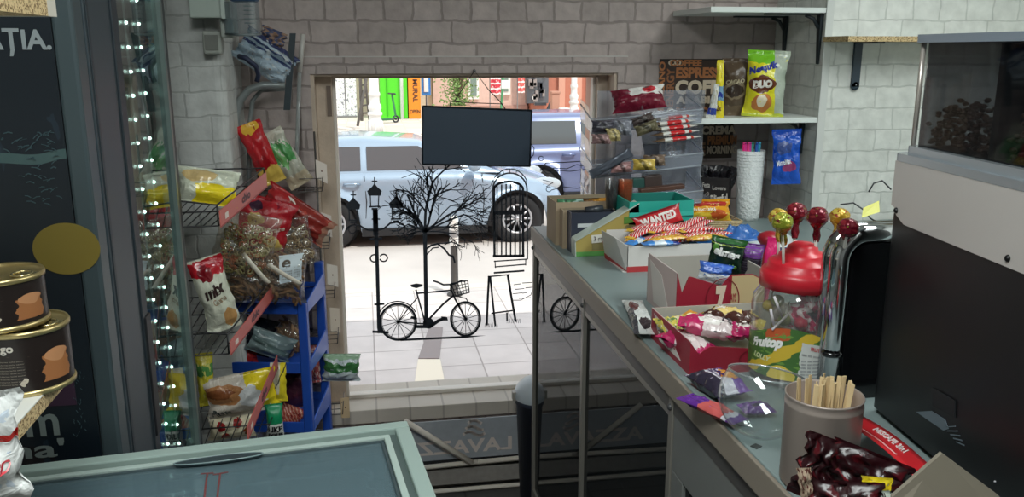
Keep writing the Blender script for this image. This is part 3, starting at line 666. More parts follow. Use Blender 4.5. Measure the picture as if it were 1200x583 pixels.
st(mb, arc(634, 186, 2.8, 2.8, 0, 330, 10), .9); st(mb, arc(643, 222, 3, 3, 30, 330, 10), .8); st(mb, [(646, 223), (660, 219), (676, 221), (690, 217)], .8); st(mb, [(636, 211), (648, 214), (640, 219)], .8)
sten('scroll_sticker', mb, 'thin curly scrollwork drawing at the right edge of the pane')
# ================================================================ HANGING BOARD
BYd = 3.06
hbd = thing('hanging_blackboard', 'plain dark slate board hung by a string in the window', 'blackboard', PY(558, 195, BYd))
c4 = [PY(495, 192.5, BYd), PY(621, 195, BYd+.03), PY(623, 129.5, BYd+.03), PY(495.3, 124.5, BYd)]
mb = MB(M((52, 66, 82), .55, var=.06, vscale=3)); mb.prism(c4, (0, .008, 0)); mb.obj('slate', hbd, local=False)
mb = MB(M((28, 34, 42), .5))
for i in range(4): a, b = c4[i], c4[(i+1) % 4]; mb.tube([a, b], .0035, 6)
mb.obj('edge', hbd, local=False)
mb = MB(M((40, 36, 34), .8))
mb.tube([PY(527, 126, BYd), PY(528, 119, BYd-.005), PY(533, 118, BYd), PY(556, 83, WY-.03), PY(573, 106, BYd), PY(585, 118, BYd), PY(593, 129, BYd)], .0017, 6)
mb.obj('string', hbd, local=False); mb = MB(M((40, 36, 34), .8)); mb.tube([PY(529, 119, BYd), PY(550, 120.5, BYd), PY(578, 121.5, BYd), PY(590, 122, BYd)], .0017, 6); mb.obj('string', hbd, local=False); mb = MB(M((40, 36, 34), .8)); mb.tube([PY(622, 168, BYd), PY(626, 174, BYd), PY(625, 182, BYd), PY(621, 186, BYd)], .0017, 6)
mb.obj('string', hbd, local=False)
mb = MB(M((110, 110, 112), .3, .8)); a = PY(556, 83, WY-.03); mb.tube([a, a+Vector((0, .02, 0))], .004, 8); mb.sph(a, .006); mb.obj('nail', hbd, local=False)
# ================================================================ BARRIER, BIN
QY = 3.065
bt = thing('banner_barrier', 'dark fabric banner on a white tube frame standing under the window', 'barrier', (PY(545, 560, QY).x, QY, 0))
mb = MB(M((168, 172, 178), .8, var=.06, vscale=30)); x0 = PY(330, 548, QY).x; x1 = PY(800, 530, QY).x; zt = PY(545, 492, QY).z; zm = PY(545, 545, QY).z
mb.bb(x0, x1, QY, QY+.006, zm+.02, zt)
mb.ptext('LAVAZZA', (PY(468, 532, QY).x, QY-.001, PY(545, 531, QY).z), (1, 0, 0), (0, 0, 1), PY(600, 525, QY).x-PY(468, 525, QY).x, 17*mpp(PY(560, 520, QY)), M((226, 212, 204), .8), .03, mirror=True)
cxs = PY(556, 502, QY).x; zz = PY(556, 502, QY).z; s = mpp(PY(560, 500, QY))
for k, yy in enumerate((9, 5, 1)):
    mb.use(M((226, 212, 204), .8)); mb.stroke([(cxs+s*(-13+3*k+i*2.5), QY-.001, zz-s*(7-k*7)+s*3*math.sin(i*.62)) for i in range(11-2*k)], s*3.4)
mb.obj('fabric', bt, local=False)
mb = MB(M((158, 152, 146), .9, var=.1, vscale=40)); mb.bb(x0, x1, QY, QY+.006, .03, zm-.015); mb.obj('lower_fabric', bt, local=False)
fr = M((236, 226, 212), .5, 0)
def bar(a, b, r=.011): 
    mb = MB(fr); mb.tube([a, b], r, 4); mb.obj('frame_bar', bt, local=False)
yb = QY-.016
bar(PY(482, 550, yb), PY(560, 542, yb)); bar(PY(560, 542, yb), PY(790, 520, yb)); bar(PY(350, 562, yb), PY(482, 550, yb))
bar(PY(474, 494, yb-.014), PY(553, 543, yb-.014), .013); bar(PY(690, 488, yb-.014), PY(640, 536, yb-.014), .013)
bar((x0, yb, .012), (x1, yb, .012))
mb = MB(M((34, 34, 36), .7)); mb.bb(x0, x1, QY-.003, QY-.0005, zm+.004, zm+.028); mb.obj('hem', bt, local=False)
bp = PY(631, 500, 2.96)
bn = thing('waste_bin', 'dark round waste bin with a pale domed lid beside the counter', 'bin', (bp.x, 2.965, 0)); s = .086
mb = MB(M((60, 66, 82), .5)); mb.lathe([(0, 0), (s*.8, 0), (s*.98, .40), (s*1.04, .40), (s*1.04, .43), (s*.95, .43)], n=32); mb.obj('body', bn)
mb = MB(M((190, 198, 204), .35)); mb.lathe([(s*1.07, .42), (s*1.08, .435), (s*1.0, .46), (s*.72, .485), (s*.3, .50), (0, .503)], n=32); mb.obj('lid', bn)
mb = MB(M((165, 160, 150), .4)); mb.box((-s*1.06, 0, .43), (.02, .03, .035)); mb.obj('hinge', bn, bevel=.003)
# ================================================================ LEFT: DRINKS COOLER
CX = -.47; CY0 = 1.56; CY1 = 2.24; CT_ = 2.08
cl = thing('drinks_cooler', 'tall black drinks cooler with printed side and glass door, left of the snack racks', 'cooler', (CX-.32, (CY0+CY1)/2, 0))
sideart = art((17, 26, 34), [('rect', 0, 0, 1, .43, (24, 22, 26)), ('rect', 0, 0, .86, .475, (24, 20, 24)), ('noise', 14, .70, (30, 42, 52)), ('rect', .0, .725, 1.1, .733, (62, 84, 84))], .35, wob=.006, bump=0)
mb = MB(sideart); w0 = CX-.62
def sidef(u, v, o=0): return Vector((w0+(CX-.035-w0)*u, CY0-o, .02+v*(CT_-.02)))
mb.grid(lambda u, v: sidef(u, v), 1, 1, smooth=False)
mb.use(M((30, 34, 38), .5)); mb.bb(w0, CX-.035, CY0+.001, CY0+.02, .02, CT_); mb.bb(w0, CX-.035, CY1-.03, CY1, .02, CT_); mb.bb(w0, w0+.02, CY0, CY1, .02, CT_); mb.bb(w0, CX-.02, CY0, CY1, .0, .16); mb.bb(w0, CX-.02, CY0, CY1, CT_-.1, CT_)
mb.use(M((60, 72, 74), .4)); mb.bb(CX-.06, CX-.035, CY0+.02, CY1, .16, CT_-.1)
def SP(x, y, o=.0015): return PY(x, y, CY0-o)
def onside(mb, s, x0, y0, x1, y1, col, bold=.02):
    a = SP(x0, y1); b = SP(x1, y1); c = SP(x0, y0); mb.ptext(s, (a.x, CY0-.0015, a.z), (1, 0, 0), (0, 0, 1), b.x-a.x, c.z-a.z, M(col, .5), bold)
onside(mb, 'ĂȚIA.', -18, 26, 62, 66, (132, 140, 142), .03)
onside(mb, 'm', 32, 487, 71, 513, (118, 128, 126)); onside(mb, "na'", 12, 518, 78, 540, (118, 128, 126))
mb.use(M((56, 34, 54), .5)); a = SP(40, 478); b = SP(86, 443); mb.bb(a.x, b.x, CY0-.0012, CY0-.0002, a.z, b.z)
c = SP(78, 292); s = mpp(c); mb.use(M((120, 104, 40), .5)); mb.prism([c+Vector((37*s*math.cos(t), 0, 31*s*math.sin(t))) for t in [2*PI*i/40 for i in range(40)]], (0, .001, 0))
# splashes drawn on the print
mb.use(M((56, 78, 84), .5)); rs = random.Random(5)
for i in range(70):
    x = rs.uniform(2, 118); y = rs.choice((rs.gauss(160, 5), rs.gauss(172, 9), rs.uniform(190, 240))) 
    if y > 185: x = rs.gauss(48, 16)
    q = SP(x, y, .001); l = rs.uniform(1, 5)*s; h = rs.uniform(.4, 1.3)*s; a = rs.uniform(-.6, .8)
    if q.x > CX-.05: continue
    mb.stroke([q+Vector((-l*math.cos(a), 0, -l*math.sin(a))), q+Vector((0, 0, h)), q+Vector((l*math.cos(a), 0, l*math.sin(a)))], h)
for i in range(34):
    q = SP(82+rs.gauss(10, 6), 455+rs.uniform(-25, 60), .001)
    if q.x > CX-.05: continue
    mb.stroke([q, q+Vector((rs.uniform(-2, 2)*s, 0, 2.5*s))], .5*s)
mb.obj('body', cl, local=False)
mb = MB(M((58, 70, 74), .4)); 
mb.bb(CX-.035, CX, CY0, CY0+.055, .02, CT_); mb.obj('corner_post', cl, local=False, bevel=.006)
mb = MB(M((206, 218, 212), .5)); mb.bb(w0+.02, CX-.036, CY1-.033, CY1-.0305, .17, CT_-.1); mb.bb(w0+.021, w0+.024, CY0+.021, CY1-.034, .17, CT_-.1); mb.bb(w0+.025, CX-.036, CY0+.0205, CY0+.023, .17, CT_-.1); mb.obj('white_liner', cl, local=False)
dy0 = CY0+.055; gy0_ = CY0+.262; gy1_ = CY1-.045
door = MB(M((52, 62, 68), .45)); door.bb(CX-.03, CX+.002, dy0, gy0_, .16, CT_-.09); door.bb(CX-.03, CX+.002, gy0_, gy1_+.04, CT_-.14, CT_-.09); door.bb(CX-.03, CX+.002, gy0_, gy1_+.04, .16, .22)
door.use(M((38, 46, 52), .5)); door.bb(CX+.002, CX+.004, dy0+.008, dy0+.02, .16, CT_-.09); door.bb(CX+.002, CX+.006, gy0_-.05, gy0_-.012, .16, CT_-.09)
dr = door.obj('door', cl, local=False, bevel=.002)
def sub(mbb, name, par, **k): 
    o = mbb.obj(name, None, **k); o.parent = par; o.matrix_parent_inverse = Matrix.Identity(4); o.location = -cl.location if par.parent is None else Vector((0, 0, 0))-(cl.location); return o
g = MB(clear((215, 228, 226), .08, .01)); g.bb(CX-.012, CX-.006, gy0_, gy1_, .22, CT_-.14); sub(g, 'door_glass', dr)
e = MB(M((120, 132, 130), .3, .6)); e.bb(CX-.03, CX+.004, gy1_, gy1_+.018, .16, CT_-.09); e.use(M((44, 52, 54), .5)); e.bb(CX-.03, CX+.003, gy1_+.018, gy1_+.045, .16, CT_-.09); sub(e, 'edge_profile', dr)
h = MB(M((22, 24, 28), .5)); zA = PX(192, 340, CX).z; zB = PX(192, 489, CX).z; h.bb(CX+.0025, CX+.010, gy0_-.045, gy0_-.004, zB, zA); sub(h, 'handle', dr, bevel=.003)
for k, (yy, xx) in enumerate(((1.93, CX-.035), (2.02, CX-.035), (2.13, CX-.035))):
    mb = MB(M((170, 180, 180), .4, .3)); mb.bb(xx-.008, xx+.001, yy-.008, yy+.008, .2, CT_-.14); mb.use(M((225, 245, 235), .5, emit=14))
    z = .25
    while z < CT_-.16: mb.sph((xx+.003, yy, z), .0038, 8, 5); z += .052
    mb.obj('light_strip', cl, local=False)
for z in (.45, .78, 1.11, 1.44, 1.72):
    mb = MB(M((170, 180, 178), .4, .3)); mb.bb(w0+.03, CX-.09, CY0+.03, CY1-.04, z-.006, z); mb.bb(CX-.09, CX-.084, CY0+.03, CY1-.04, z-.015, z+.02); mb.obj('shelf', cl, local=False)
for z in (.62, 1.3):
    l = bpy.data.lights.new('cooler_lamp', 'AREA'); l.shape = 'RECTANGLE'; l.size = .5; l.size_y = .04; l.energy = 2.2; l.color = (.85, 1, .93); lo = bpy.data.objects.new('cooler_lamp', l); C.objects.link(lo); lo.location = (CX-.10, 2.05, z+.3); lo.rotation_euler = (0, PI/2, 0)
bot = thing('drink_bottle', 'dim plastic drink bottle behind the cooler glass', 'bottle', (0, 0, -5))
mb = MB(clear((170, 200, 190), .08, .05, .35, (150, 170, 150))); mb.lathe([(0, 0), (.03, 0), (.032, .02), (.032, .14), (.012, .2), (.012, .215)], n=14); mb.obj('bottle_body', bot)
mb = MB(M((70, 130, 70), .4)); mb.lathe([(.014, .213), (.014, .23), (0, .231)], n=12); mb.obj('cap', bot)
mb = MB(M((170, 165, 120), .5)); mb.lathe([(.0325, .06), (.0325, .12)], n=14); mb.obj('printed_label', bot)
first = True
for z in (.78, 1.11, 1.44):
    for y in (1.84, 1.93, 2.02, 2.11):
        if first: put(bot, (CX-.16, y, z)); bot['group'] = 'bottles in the drinks cooler'; first = False
        else: dup(bot, (CX-.16, y, z), (0, 0, y*9), group='bottles in the drinks cooler')
# ================================================================ CHIPBOARD SHELVES + CANS
chip = chip_mat(); wtop = M((206, 206, 200), .4)
a = PY(85, 424, 1.22); zs = a.z
sh = thing('chipboard_shelf', 'white topped chipboard shelf carrying two big cans at the left edge', 'shelf', (a.x-.4, .9, zs-.02))
mb = MB(wtop); q = [Vector((-1.195, 1.22, zs)), Vector((a.x, 1.22, zs)), Vector((a.x+.012, .35, zs)), Vector((-1.195, .35, zs))]
mb.prism([v-Vector((0, 0, .0015)) for v in q], (0, 0, .0015)); mb.obj('top', sh, local=False)
mb = MB(chip); mb.prism([v-Vector((0, 0, .0205)) for v in q], (0, 0, .0188)); mb.obj('board', sh, local=False)
b = PY(67, 20, 1.15)
mb = MB(M((196, 190, 178), .6, var=.08, vscale=20)); mb.bb(-1.195, b.x, 1.12, 1.15, b.z, b.z+.022); mb.use(chip); mb.bb(-1.195, b.x, .8, 1.12, b.z, b.z+.022)
tag(mb.obj('upper_shelf', local=False), 'pale board shelf end at the top left corner above the cooler lettering', 'shelf')
def can(cx, cy, z, r, h, lab, top):
    t = thing('dessert_can', lab, 'can', (cx, cy, z), (0, 0, 0), 'stacked dessert cans')
    am = art((30, 22, 20), [('rect', .86, .14, .975, .60, (150, 98, 60)), ('ell', .92, .58, .05, .12, (176, 126, 88)), ('ell', .79, .2, .012, .07, (196, 186, 170)), ('noise', 46, .72, (84, 70, 60))], .35, wob=.02, bump=0)
    mb = MB(am); mb.lathe([(r*.985, .004), (r*.985, h-.004)], n=48)
    def cf(u, v): a = -PI/2+u*1.9; return Vector((r*.995*math.cos(a), r*.995*math.sin(a), v*h))
    mb.text('amigo', cf, (-.30, .68, .06, .84), M((205, 200, 190), .4), .03)
    for k in range(9): mb.text('ingredientes leche azucar', cf, (-.18, .56-k*.045, .16, .585-k*.045), M((150, 142, 132), .5), 0)
    mb.text('700 g e', cf, (-.14, .06, .10, .12), M((205, 200, 190), .4), .02)
    mb.obj('body', t)
    mb = MB(M((188, 170, 120), .3, .8)); rim = lambda z: [(r*.97, z-.003), (r*1.02, z-.003), (r*1.025, z+.001), (r*1.0, z+.004), (r*.965, z+.003)]
    mb.lathe(rim(.003), n=48); mb.obj('base_rim', t); mb = MB(M((188, 170, 120), .3, .8)); mb.lathe(rim(h-.003), n=48); mb.lathe([(r*.965, h), (r*.95, h-.005), (r*.7, h-.004), (r*.68, h-.006), (0, h-.006)], n=48); mb.obj('rim', t)
    mb = MB(M((205, 190, 140), .25, .9)); mb.tube([(r*.55+.012*math.cos(a), .014*math.sin(a), h-.003) for a in [2*PI*i/16 for i in range(16)]], .0018, 6, closed=True); mb.box((r*.72, 0, h-.003), (.02, .012, .002)); mb.obj('ring_pull', t)
rc = .054; pc = PZ(30, 447, zs)
cy_ = 1.145; cx_ = PY(82, 405, cy_).x-rc
can(cx_, cy_, zs, rc, .084, 'black dessert can standing on the chipboard shelf, the lower of two', 1)
can(cx_-.020, cy_-.004, zs+.086, rc*.98, .066, 'black dessert can with a gold lid, stacked on top of the other', 1)
p = PY(6, 600, .72)
mp_ = art((206, 208, 206), [('rect', .0, .62, 1, .68, (190, 50, 45)), ('ell', .55, .8, .25, .09, (190, 60, 50)), ('rect', .2, .30, .8, .34, (150, 155, 165)), ('noise', 8, .62, (180, 190, 200))], .2, wob=.05, bump=.6)
o = pouch_mb(.115, .125, .035, mp_, crumple=.010, seed=4, texts=[('SLICED', (.55, .42, .9, .5), (180, 50, 60))]).obj('plastic_bag'); put(o, (PY(-56, 520, .78).x, .78, zs), (0, 0, .35)); tag(o, 'crinkled white and red plastic bag on the shelf at the far left edge', 'bag')
# ================================================================ CHEST FREEZER
FZ = 1.0; pr_ = PZ(475, 494, FZ); pl_ = PZ(10, 548, FZ); pf_ = PZ(497, 583, FZ)
ex = (pl_-pr_).normalized(); ey = Vector((ex.y, -ex.x, 0)) if Vector((ex.y, -ex.x, 0)).dot(pf_-pr_) > 0 else Vector((-ex.y, ex.x, 0))
FL = (pl_-pr_).length+.012; FD = .62
fz = thing('chest_freezer', 'grey green chest freezer with a glass lid in the foreground', 'freezer', (pr_.x, pr_.y, 0))
def fbox(mb, u0, u1, v0, v1, z0, z1):
    q = [pr_+ex*u0+ey*v0, pr_+ex*u1+ey*v0, pr_+ex*u1+ey*v1, pr_+ex*u0+ey*v1]
    if ex.cross(ey).z < 0: q = q[::-1]
    for v in q: v.z = z0
    mb.hexa(q, [Vector((v.x, v.y, z1)) for v in q])
def ring(mb, i0, i1, z0, z1, a=0):
    fbox(mb, i0, FL-i0, i0, i1, z0, z1); fbox(mb, i0, FL-i0, FD-i1, FD-i0, z0, z1); fbox(mb, i0, i1, i1, FD-i1, z0, z1); fbox(mb, FL-i1, FL-i0, i1, FD-i1, z0, z1)
gm_ = M((150, 168, 162), .4); gd = M((92, 106, 104), .45)
mb = MB(M((196, 200, 198), .4)); fbox(mb, .0, .02, 0, FD, .06, FZ-.03); fbox(mb, FL-.02, FL, 0, FD, .06, FZ-.03); fbox(mb, .02, FL-.02, 0, .02, .06, FZ-.03); fbox(mb, .02, FL-.02, FD-.02, FD, .06, FZ-.03); fbox(mb, .02, FL-.02, .02, FD-.02, .06, .12)
for u in (.05, FL-.1): fbox(mb, u, u+.05, .05, .1, 0, .06); fbox(mb, u, u+.05, FD-.1, FD-.05, 0, .06)
mb.obj('body', fz, local=False)
mb = MB(gm_); ring(mb, -.004, .024, FZ-.05, FZ); mb.obj('outer_rim', fz, local=False, bevel=.003)
mb = MB(gd); ring(mb, .024, .036, FZ-.05, FZ-.014); mb.obj('channel', fz, local=False)
lid = MB(M((166, 182, 176), .35)); ring(lid, .036, .048, FZ-.03, FZ-.006); lid.use(M((60, 74, 78), .4)); ring(lid, .048, .055, FZ-.03, FZ-.01); ld = lid.obj('sliding_lid', fz, local=False, bevel=.0015)
def subf(mbb, name, par, **k): o = mbb.obj(name, None, **k); o.parent = par; o.location = -fz.location; return o
g = MB(clear((196, 212, 218), .05, .04, .36, (122, 146, 154))); fbox(g, .052, FL-.052, .052, FD-.052, FZ-.018, FZ-.013); subf(g, 'lid_glass', ld)  # milky haze mixed into the pane imitates the ceiling's reflection
hp = []
c0 = PZ(257, 541, FZ-.01); h = MB(M((44, 56, 62), .3)); ux = ex; uy = ey
h.prism([c0+ux*(.073*math.cos(t))+uy*(.010*math.sin(t)*(1 if math.sin(t) > 0 else 1)) for t in [2*PI*i/28 for i in range(28)]], (0, 0, .006)); subf(h, 'handle', ld)
r_ = MB(M((110, 130, 132), .3)); r_.tube([c0+ux*(.075*math.cos(t))+uy*(.0115*math.sin(t))+Vector((0, 0, .005)) for t in [2*PI*i/28 for i in range(28)]], .0015, 6, closed=True); subf(r_, 'handle_rim', ld)
# inner tub with its wire baskets
mb = MB(M((100, 122, 134), .5)); fbox(mb, .05, FL-.05, .05, FD-.05, FZ-.16, FZ-.155); ring(mb, .045, .05, FZ-.16, FZ-.04); mb.obj('inner_tub', fz, local=False)
mb = MB(M((150, 168, 172), .35)); 
def fp(u, v, z): q = pr_+ex*u+ey*v; q.z = z; return q
for (u0, u1) in ((.08, FL/2-.03), (FL/2+.03, FL-.08)):
    zz = FZ-.05; mb.tube([fp(u0+.01, .08, zz), fp(u1-.01, .08, zz), fp(u1, .095, zz), fp(u1, FD-.1, zz), fp(u0, FD-.1, zz), fp(u0, .16, zz), fp(u0+.012, .15, zz), fp(u0+.012, .125, zz), fp(u0, .115, zz), fp(u0, .095, zz)], .0028, 6, closed=True)
mb.obj('basket_rim', fz, local=False)
mb = MB(M((96, 114, 122), .4)); 
for i in range(26): u = .09+i*(FL-.18)/25; mb.tube([fp(u, .08, FZ-.15), fp(u, FD-.1, FZ-.15)], .0012, 4)
mb.obj('basket_wires', fz, local=False, kind='stuff')
tc = PZ(262, 560, FZ-.012); mb = MB(M((116, 62, 62), .5)); rx_ = lambda x, y: PZ(x, y, FZ-.0125)
for pts in ([(243, 556), (241, 570), (239, 590)], [(236, 556), (250, 555)], [(258, 556), (256, 572), (254, 592)], [(250, 557), (267, 554)]): mb.stroke([rx_(*q) for q in pts], .003, nrm=(0, 0, 1), th=.0006)
subf(mb, 'red_marking', ld)
# ================================================================ WIRE RACK WITH RED STRIPS
wire = M((52, 52, 54), .4, .6)
rk = thing('wire_snack_rack', 'dark wire snack rack with red price strips, next to the cooler', 'rack', (-.42, 2.48, 0))
tiers = [((258, 265), (312, 218)), ((270, 415), (322, 345)), ((290, 515), (325, 430))]
shelf_z = []
for k, (n_, f_) in enumerate(tiers):
    a = PY(*n_, 2.27); b = PY(*f_, 2.70); shelf_z.append((a, b)); up = Vector((0, 0, 1)); hgt = (.040, .034, .036)[k]
    mb = MB(wire); A = a+Vector((-.004, 0, .0)); B = b+Vector((-.004, 0, 0)); dn = Vector((0, 0, -.12 if k == 2 else 0)); A += dn; B += dn; La = Vector((-.585, A.y, A.z)); Lb = Vector((-.58, B.y, B.z))
    for i in range(11): f = i/10; mb.tube([A.lerp(La, f), B.lerp(Lb, f)], .0016, 5)
    for i in range(4): f = i/3; mb.tube([A.lerp(B, f), La.lerp(Lb, f)], .0022, 5)
    if k < 2: mb.tube([A+up*.0, A+up*.055, B+up*.055, B], .0024, 6); mb.tube([A+up*.055, La+up*.085], .0024, 6); mb.tube([B+up*.055, Lb+up*.055], .0024, 6)
    so_ = mb.obj('wire_shelf', rk, local=False)
    s = MB(M((204, 104, 96), .45)); nrm = Vector((.0025, 0, 0)); lo = Vector((0, 0, -.004)); s.prism([a+lo, b+lo, b+up*hgt*1.08, a+up*hgt], nrm)
    d = (b-a); s.use(M((160, 60, 58), .5)); s.prism([a+lo+nrm*1.1, b+lo+nrm*1.1, b+lo+nrm*1.1+up*.004, a+lo+nrm*1.1+up*.004], nrm*.2)
    f3 = lambda u, v, a=a, d=d, hgt=hgt: a+d*u+up*(v*hgt)+Vector((.0032, 0, 0))
    s.text('chio', f3, (.42, .22, .60, .86), M((90, 40, 46), .5), .05)
    s.use(M((240, 225, 215), .5)); s.prism([f3(.08, .2), f3(.14, .2), f3(.14, .6), f3(.08, .6)], (.0003, 0, 0)); 
    s.obj('price_strip', rk, local=False)
mb = MB(wire)
for yy in (2.27, 2.70):
    for xx in (-.58, ): mb.tube([(xx, yy, 0.01), (xx, yy, 1.42)], .006, 8)
mb.tube([(-.58, 2.27, .01), (-.33, 2.27, .01), (-.33, 2.70, .01), (-.58, 2.70, .01)], .006, 8); mb.tube([(-.58, 2.27, 1.42), (-.58, 2.70, 1.42)], .006, 8); mb.obj('upright_frame', rk, local=False)
# ================================================================ BLUE STAND
bl = M((34, 78, 172), .38); blc = M((46, 92, 190), .35)
bs = thing('blue_plastic_stand', 'blue plastic tiered stand with open sides, full of snack bags', 'stand', (-.36, 2.80, 0))
yF = 2.73; fr_ = PY(358, 352, yF); rr_ = PY(380, 307, 2.99)
u1 = (Vector((rr_.x, rr_.y, 0))-Vector((fr_.x, fr_.y, 0))); dep = u1.length; u1.normalize(); u2 = Vector((-u1.y, u1.x, 0))  # u2 to the left
O = Vector((fr_.x, fr_.y, 0)); SW = .37; zt_ = [PY(357, 360, yF).z, PY(360, 430, yF).z, PY(360, 500, yF).z, PY(360, 575, yF).z]
def sp(a, b, z): q = O+u2*a+u1*b; return Vector((q.x, q.y, z))
def sbox(mb, a0, a1, b0, b1, z0, z1): mb.hexa([sp(a1, b0, z0), sp(a0, b0, z0), sp(a0, b1, z0), sp(a1, b1, z0)], [sp(a1, b0, z1), sp(a0, b0, z1), sp(a0, b1, z1), sp(a1, b1, z1)])
for a_ in (0, SW-.03):
    for b_ in (0, dep-.03):
        mb = MB(bl); sbox(mb, a_, a_+.03, b_, b_+.03, 0, zt_[0]+.01+(.08 if b_ > 0 else 0)); mb.obj('post', bs, local=False, bevel=.004)
for k, z in enumerate(zt_):
    mb = MB(bl); sbox(mb, .002, SW-.002, .002, dep-.002, z-.022, z-.016)
    sbox(mb, .03, SW-.03, .0, .006, z-.026, z+.012); sbox(mb, .03, SW-.03, dep-.006, dep, z-.026, z+.012)
    for i in range(7): f = .04+i*(SW-.08)/6; sbox(mb, f-.004, f+.004, .006, dep-.006, z-.026, z-.02)
    mb.obj('tray', bs, local=False, bevel=.002)
    mb = MB(blc); h0 = .05; q = [sp(-.001, .02, z-.026), sp(.005, .02, z-.026), sp(.005, dep-.02, z-.026), sp(-.001, dep-.02, z-.026)]
    mb.hexa(q, [sp(-.001, .02, z+.012), sp(.005, .02, z+.012), sp(.005, dep-.02, z+h0), sp(-.001, dep-.02, z+h0)]); mb.obj('side_rail', bs, local=False, bevel=.0015)
# ================================================================ REAR WIRE RACK WITH CARDS
wr_ = M((96, 92, 90), .4, .5)
rb = thing('wire_card_rack', 'tall thin wire rack with cream price cards, against the window frame', 'rack', (-.25, 3.06, 0))
RY = 3.03
for (px, py, py2) in ((378, 222, 200), (386, 288, 262), (392, 345, 322), (396, 398, 380), (399, 436, 440), (402, 480, 466)):
    R0 = PY(px, py, RY); z = R0.z; x1 = R0.x; x0 = -.385; mb = MB(wr_)
    for i in range(9): f = i/8; mb.tube([(x0+(x1-x0)*f, RY-.045, z), (x0+(x1-x0)*f, RY+.055, z+.004)], .0013, 5)
    for yy in (RY-.045, RY+.005, RY+.055): mb.tube([(x0, yy, z), (x1, yy, z)], .0016, 5)
    mb.tube([(x1, RY-.045, z), (x1+.004, RY-.045, z+.045), (x1+.004, RY+.055, z+.045), (x1, RY+.055, z)], .0016, 5); mb.tube([(x0, RY-.045, z+.045), (x1, RY-.045, z+.045)], .0014, 5)
    mb.obj('wire_shelf', rb, local=False)
for k, (cx, cy, w_, h_, col) in enumerate(((376, 202, 11, 27, (226, 216, 204)), (382, 265, 10, 30, (224, 214, 204)), (389, 325, 11, 30, (220, 212, 200)), (392, 378, 10, 34, (214, 200, 182)), (399, 430, 8, 30, (205, 186, 158)), (404, 482, 9, 30, (196, 170, 132)))):
    c = PY(cx, cy, RY-.05); s = mpp(c); mb = MB(M(col, .6)); hx = w_*s/2; hz = h_*s/2; sk = .012
    P4 = [c+Vector((-hx, 0, -hz+.02)), c+Vector((hx, .07, -hz-.012)), c+Vector((hx*1.0, .07, hz-.022)), c+Vector((-hx, 0, hz+.004))]
    mb.prism(P4, (.0015, -.0008, 0)); mb.use(M((120, 80, 70), .6)); mm = (P4[0]+P4[2])/2; mb.sph(mm+Vector((.001, -.002, 0)), .0032, 8, 5)
    mb.obj('price_card', rb, local=False)
mb = MB(wr_)
for xx in (-.38, -.18):
    mb.tube([(xx, 3.1, .01), (xx, 3.1, 1.42)], .004, 6)
mb.obj('upright', rb, local=False)
# grey bent tube + bars
tb = M((136, 142, 142), .35, .3)
at = thing('bent_tube_frame', 'grey bent tube arch with flat dark bar, behind the chips', 'frame', (-.33, 3.08, 0))
mb = MB(tb); pts = [PY(272, 330, 3.0), PY(277, 200, 3.0), PY(277, 135, 3.0), PY(281, 118, 3.0), PY(292, 105, 3.0), PY(308, 100, 3.0), PY(334, 100, 3.0)]
mb.tube(pts, .013, 12); mb.obj('arch', at, local=False)
mb = MB(tb); pts = [PY(292, 320, 3.06), PY(292, 150, 3.06), PY(296, 118, 3.06), PY(306, 106, 3.06), PY(334, 104, 3.06)]; mb.tube(pts, .008, 10); mb.obj('inner_arch', at, local=False)
mb = MB(M((44, 56, 62), .5)); a = PY(343, 39, 3.0); b = PY(336, 129, 3.0); mb.hexa([b+Vector((-.011, 0, 0)), b+Vector((.011, 0, 0)), b+Vector((.011, .01, 0)), b+Vector((-.011, .01, 0))], [a+Vector((-.010, 0, 0)), a+Vector((.010, 0, 0)), a+Vector((.010, .01, 0)), a+Vector((-.010, .01, 0))]); mb.obj('dark_bar', at, local=False)
mb = MB(M((196, 192, 186), .4)); a = PY(355, 40, 3.05); b = PY(351, 85, 3.05); c = PY(347, 200, 3.05); mb.tube([a, b], .0085, 8); mb.use(clear((220, 224, 222), .1, .1, .3)); mb.tube([b, c], .007, 8); mb.obj('light_bar', at, local=False)
# ================================================================ ON THE LEFT WALL
def wallbox(name, label, cat, x0, y0, x1, y1, Y, dep, col, bev=.004):
    a = PY(x0, y1, Y); b = PY(x1, y0, Y); mb = MB(M(col, .5)); mb.bb(a.x, b.x, Y, Y+dep, a.z, b.z); o = mb.obj(name, local=False, bevel=bev); return tag(o, label, cat)
e1 = thing('electrical_box', 'grey green electrical box at the top of the left wall', 'electrical box', PY(238, 20, JY-.07))
mb = MB(M((172, 184, 176), .5)); a = PY(222, 21, JY-.09); b = PY(261, -30, JY-.09); mb.bb(a.x, b.x-.012, JY-.09, JY-.001, a.z, b.z); mb.obj('body', e1, local=False, bevel=.004)
mb = MB(M((186, 198, 190), .5)); mb.bb(b.x-.012, b.x, JY-.094, JY-.001, a.z-.002, b.z); mb.obj('edge', e1, local=False)
s1 = thing('wall_socket', 'grey surface socket on the left wall under the electrical box', 'socket', PY(248, 64, JY-.04))
mb = MB(M((168, 172, 164), .5)); a = PY(238, 64, JY-.05); b = PY(258, 36, JY-.05); mb.bb(a.x, b.x, JY-.05, JY-.001, a.z, b.z); mb.obj('body', s1, local=False, bevel=.008, seg=3)
mb = MB(M((120, 122, 116), .5)); mb.bb(a.x+.008, b.x-.008, JY-.053, JY-.049, a.z+.012, b.z-.012); mb.obj('cover', s1, local=False, bevel=.001)
s2 = wallbox('junction_box', 'small pale box between the socket and the clear dispenser', 'junction box', 259, 22, 273, 44, JY-.06, .0595, (186, 192, 184))
ds = thing('plastic_dispenser', 'clear scratched plastic dispenser at the top left wall corner', 'dispenser', PY(285, 42, JY))
a = PY(268, 40, JY); b = PY(306, 4, JY); mb = MB(clear((190, 200, 205), .12, .08, .22, (150, 165, 170)))
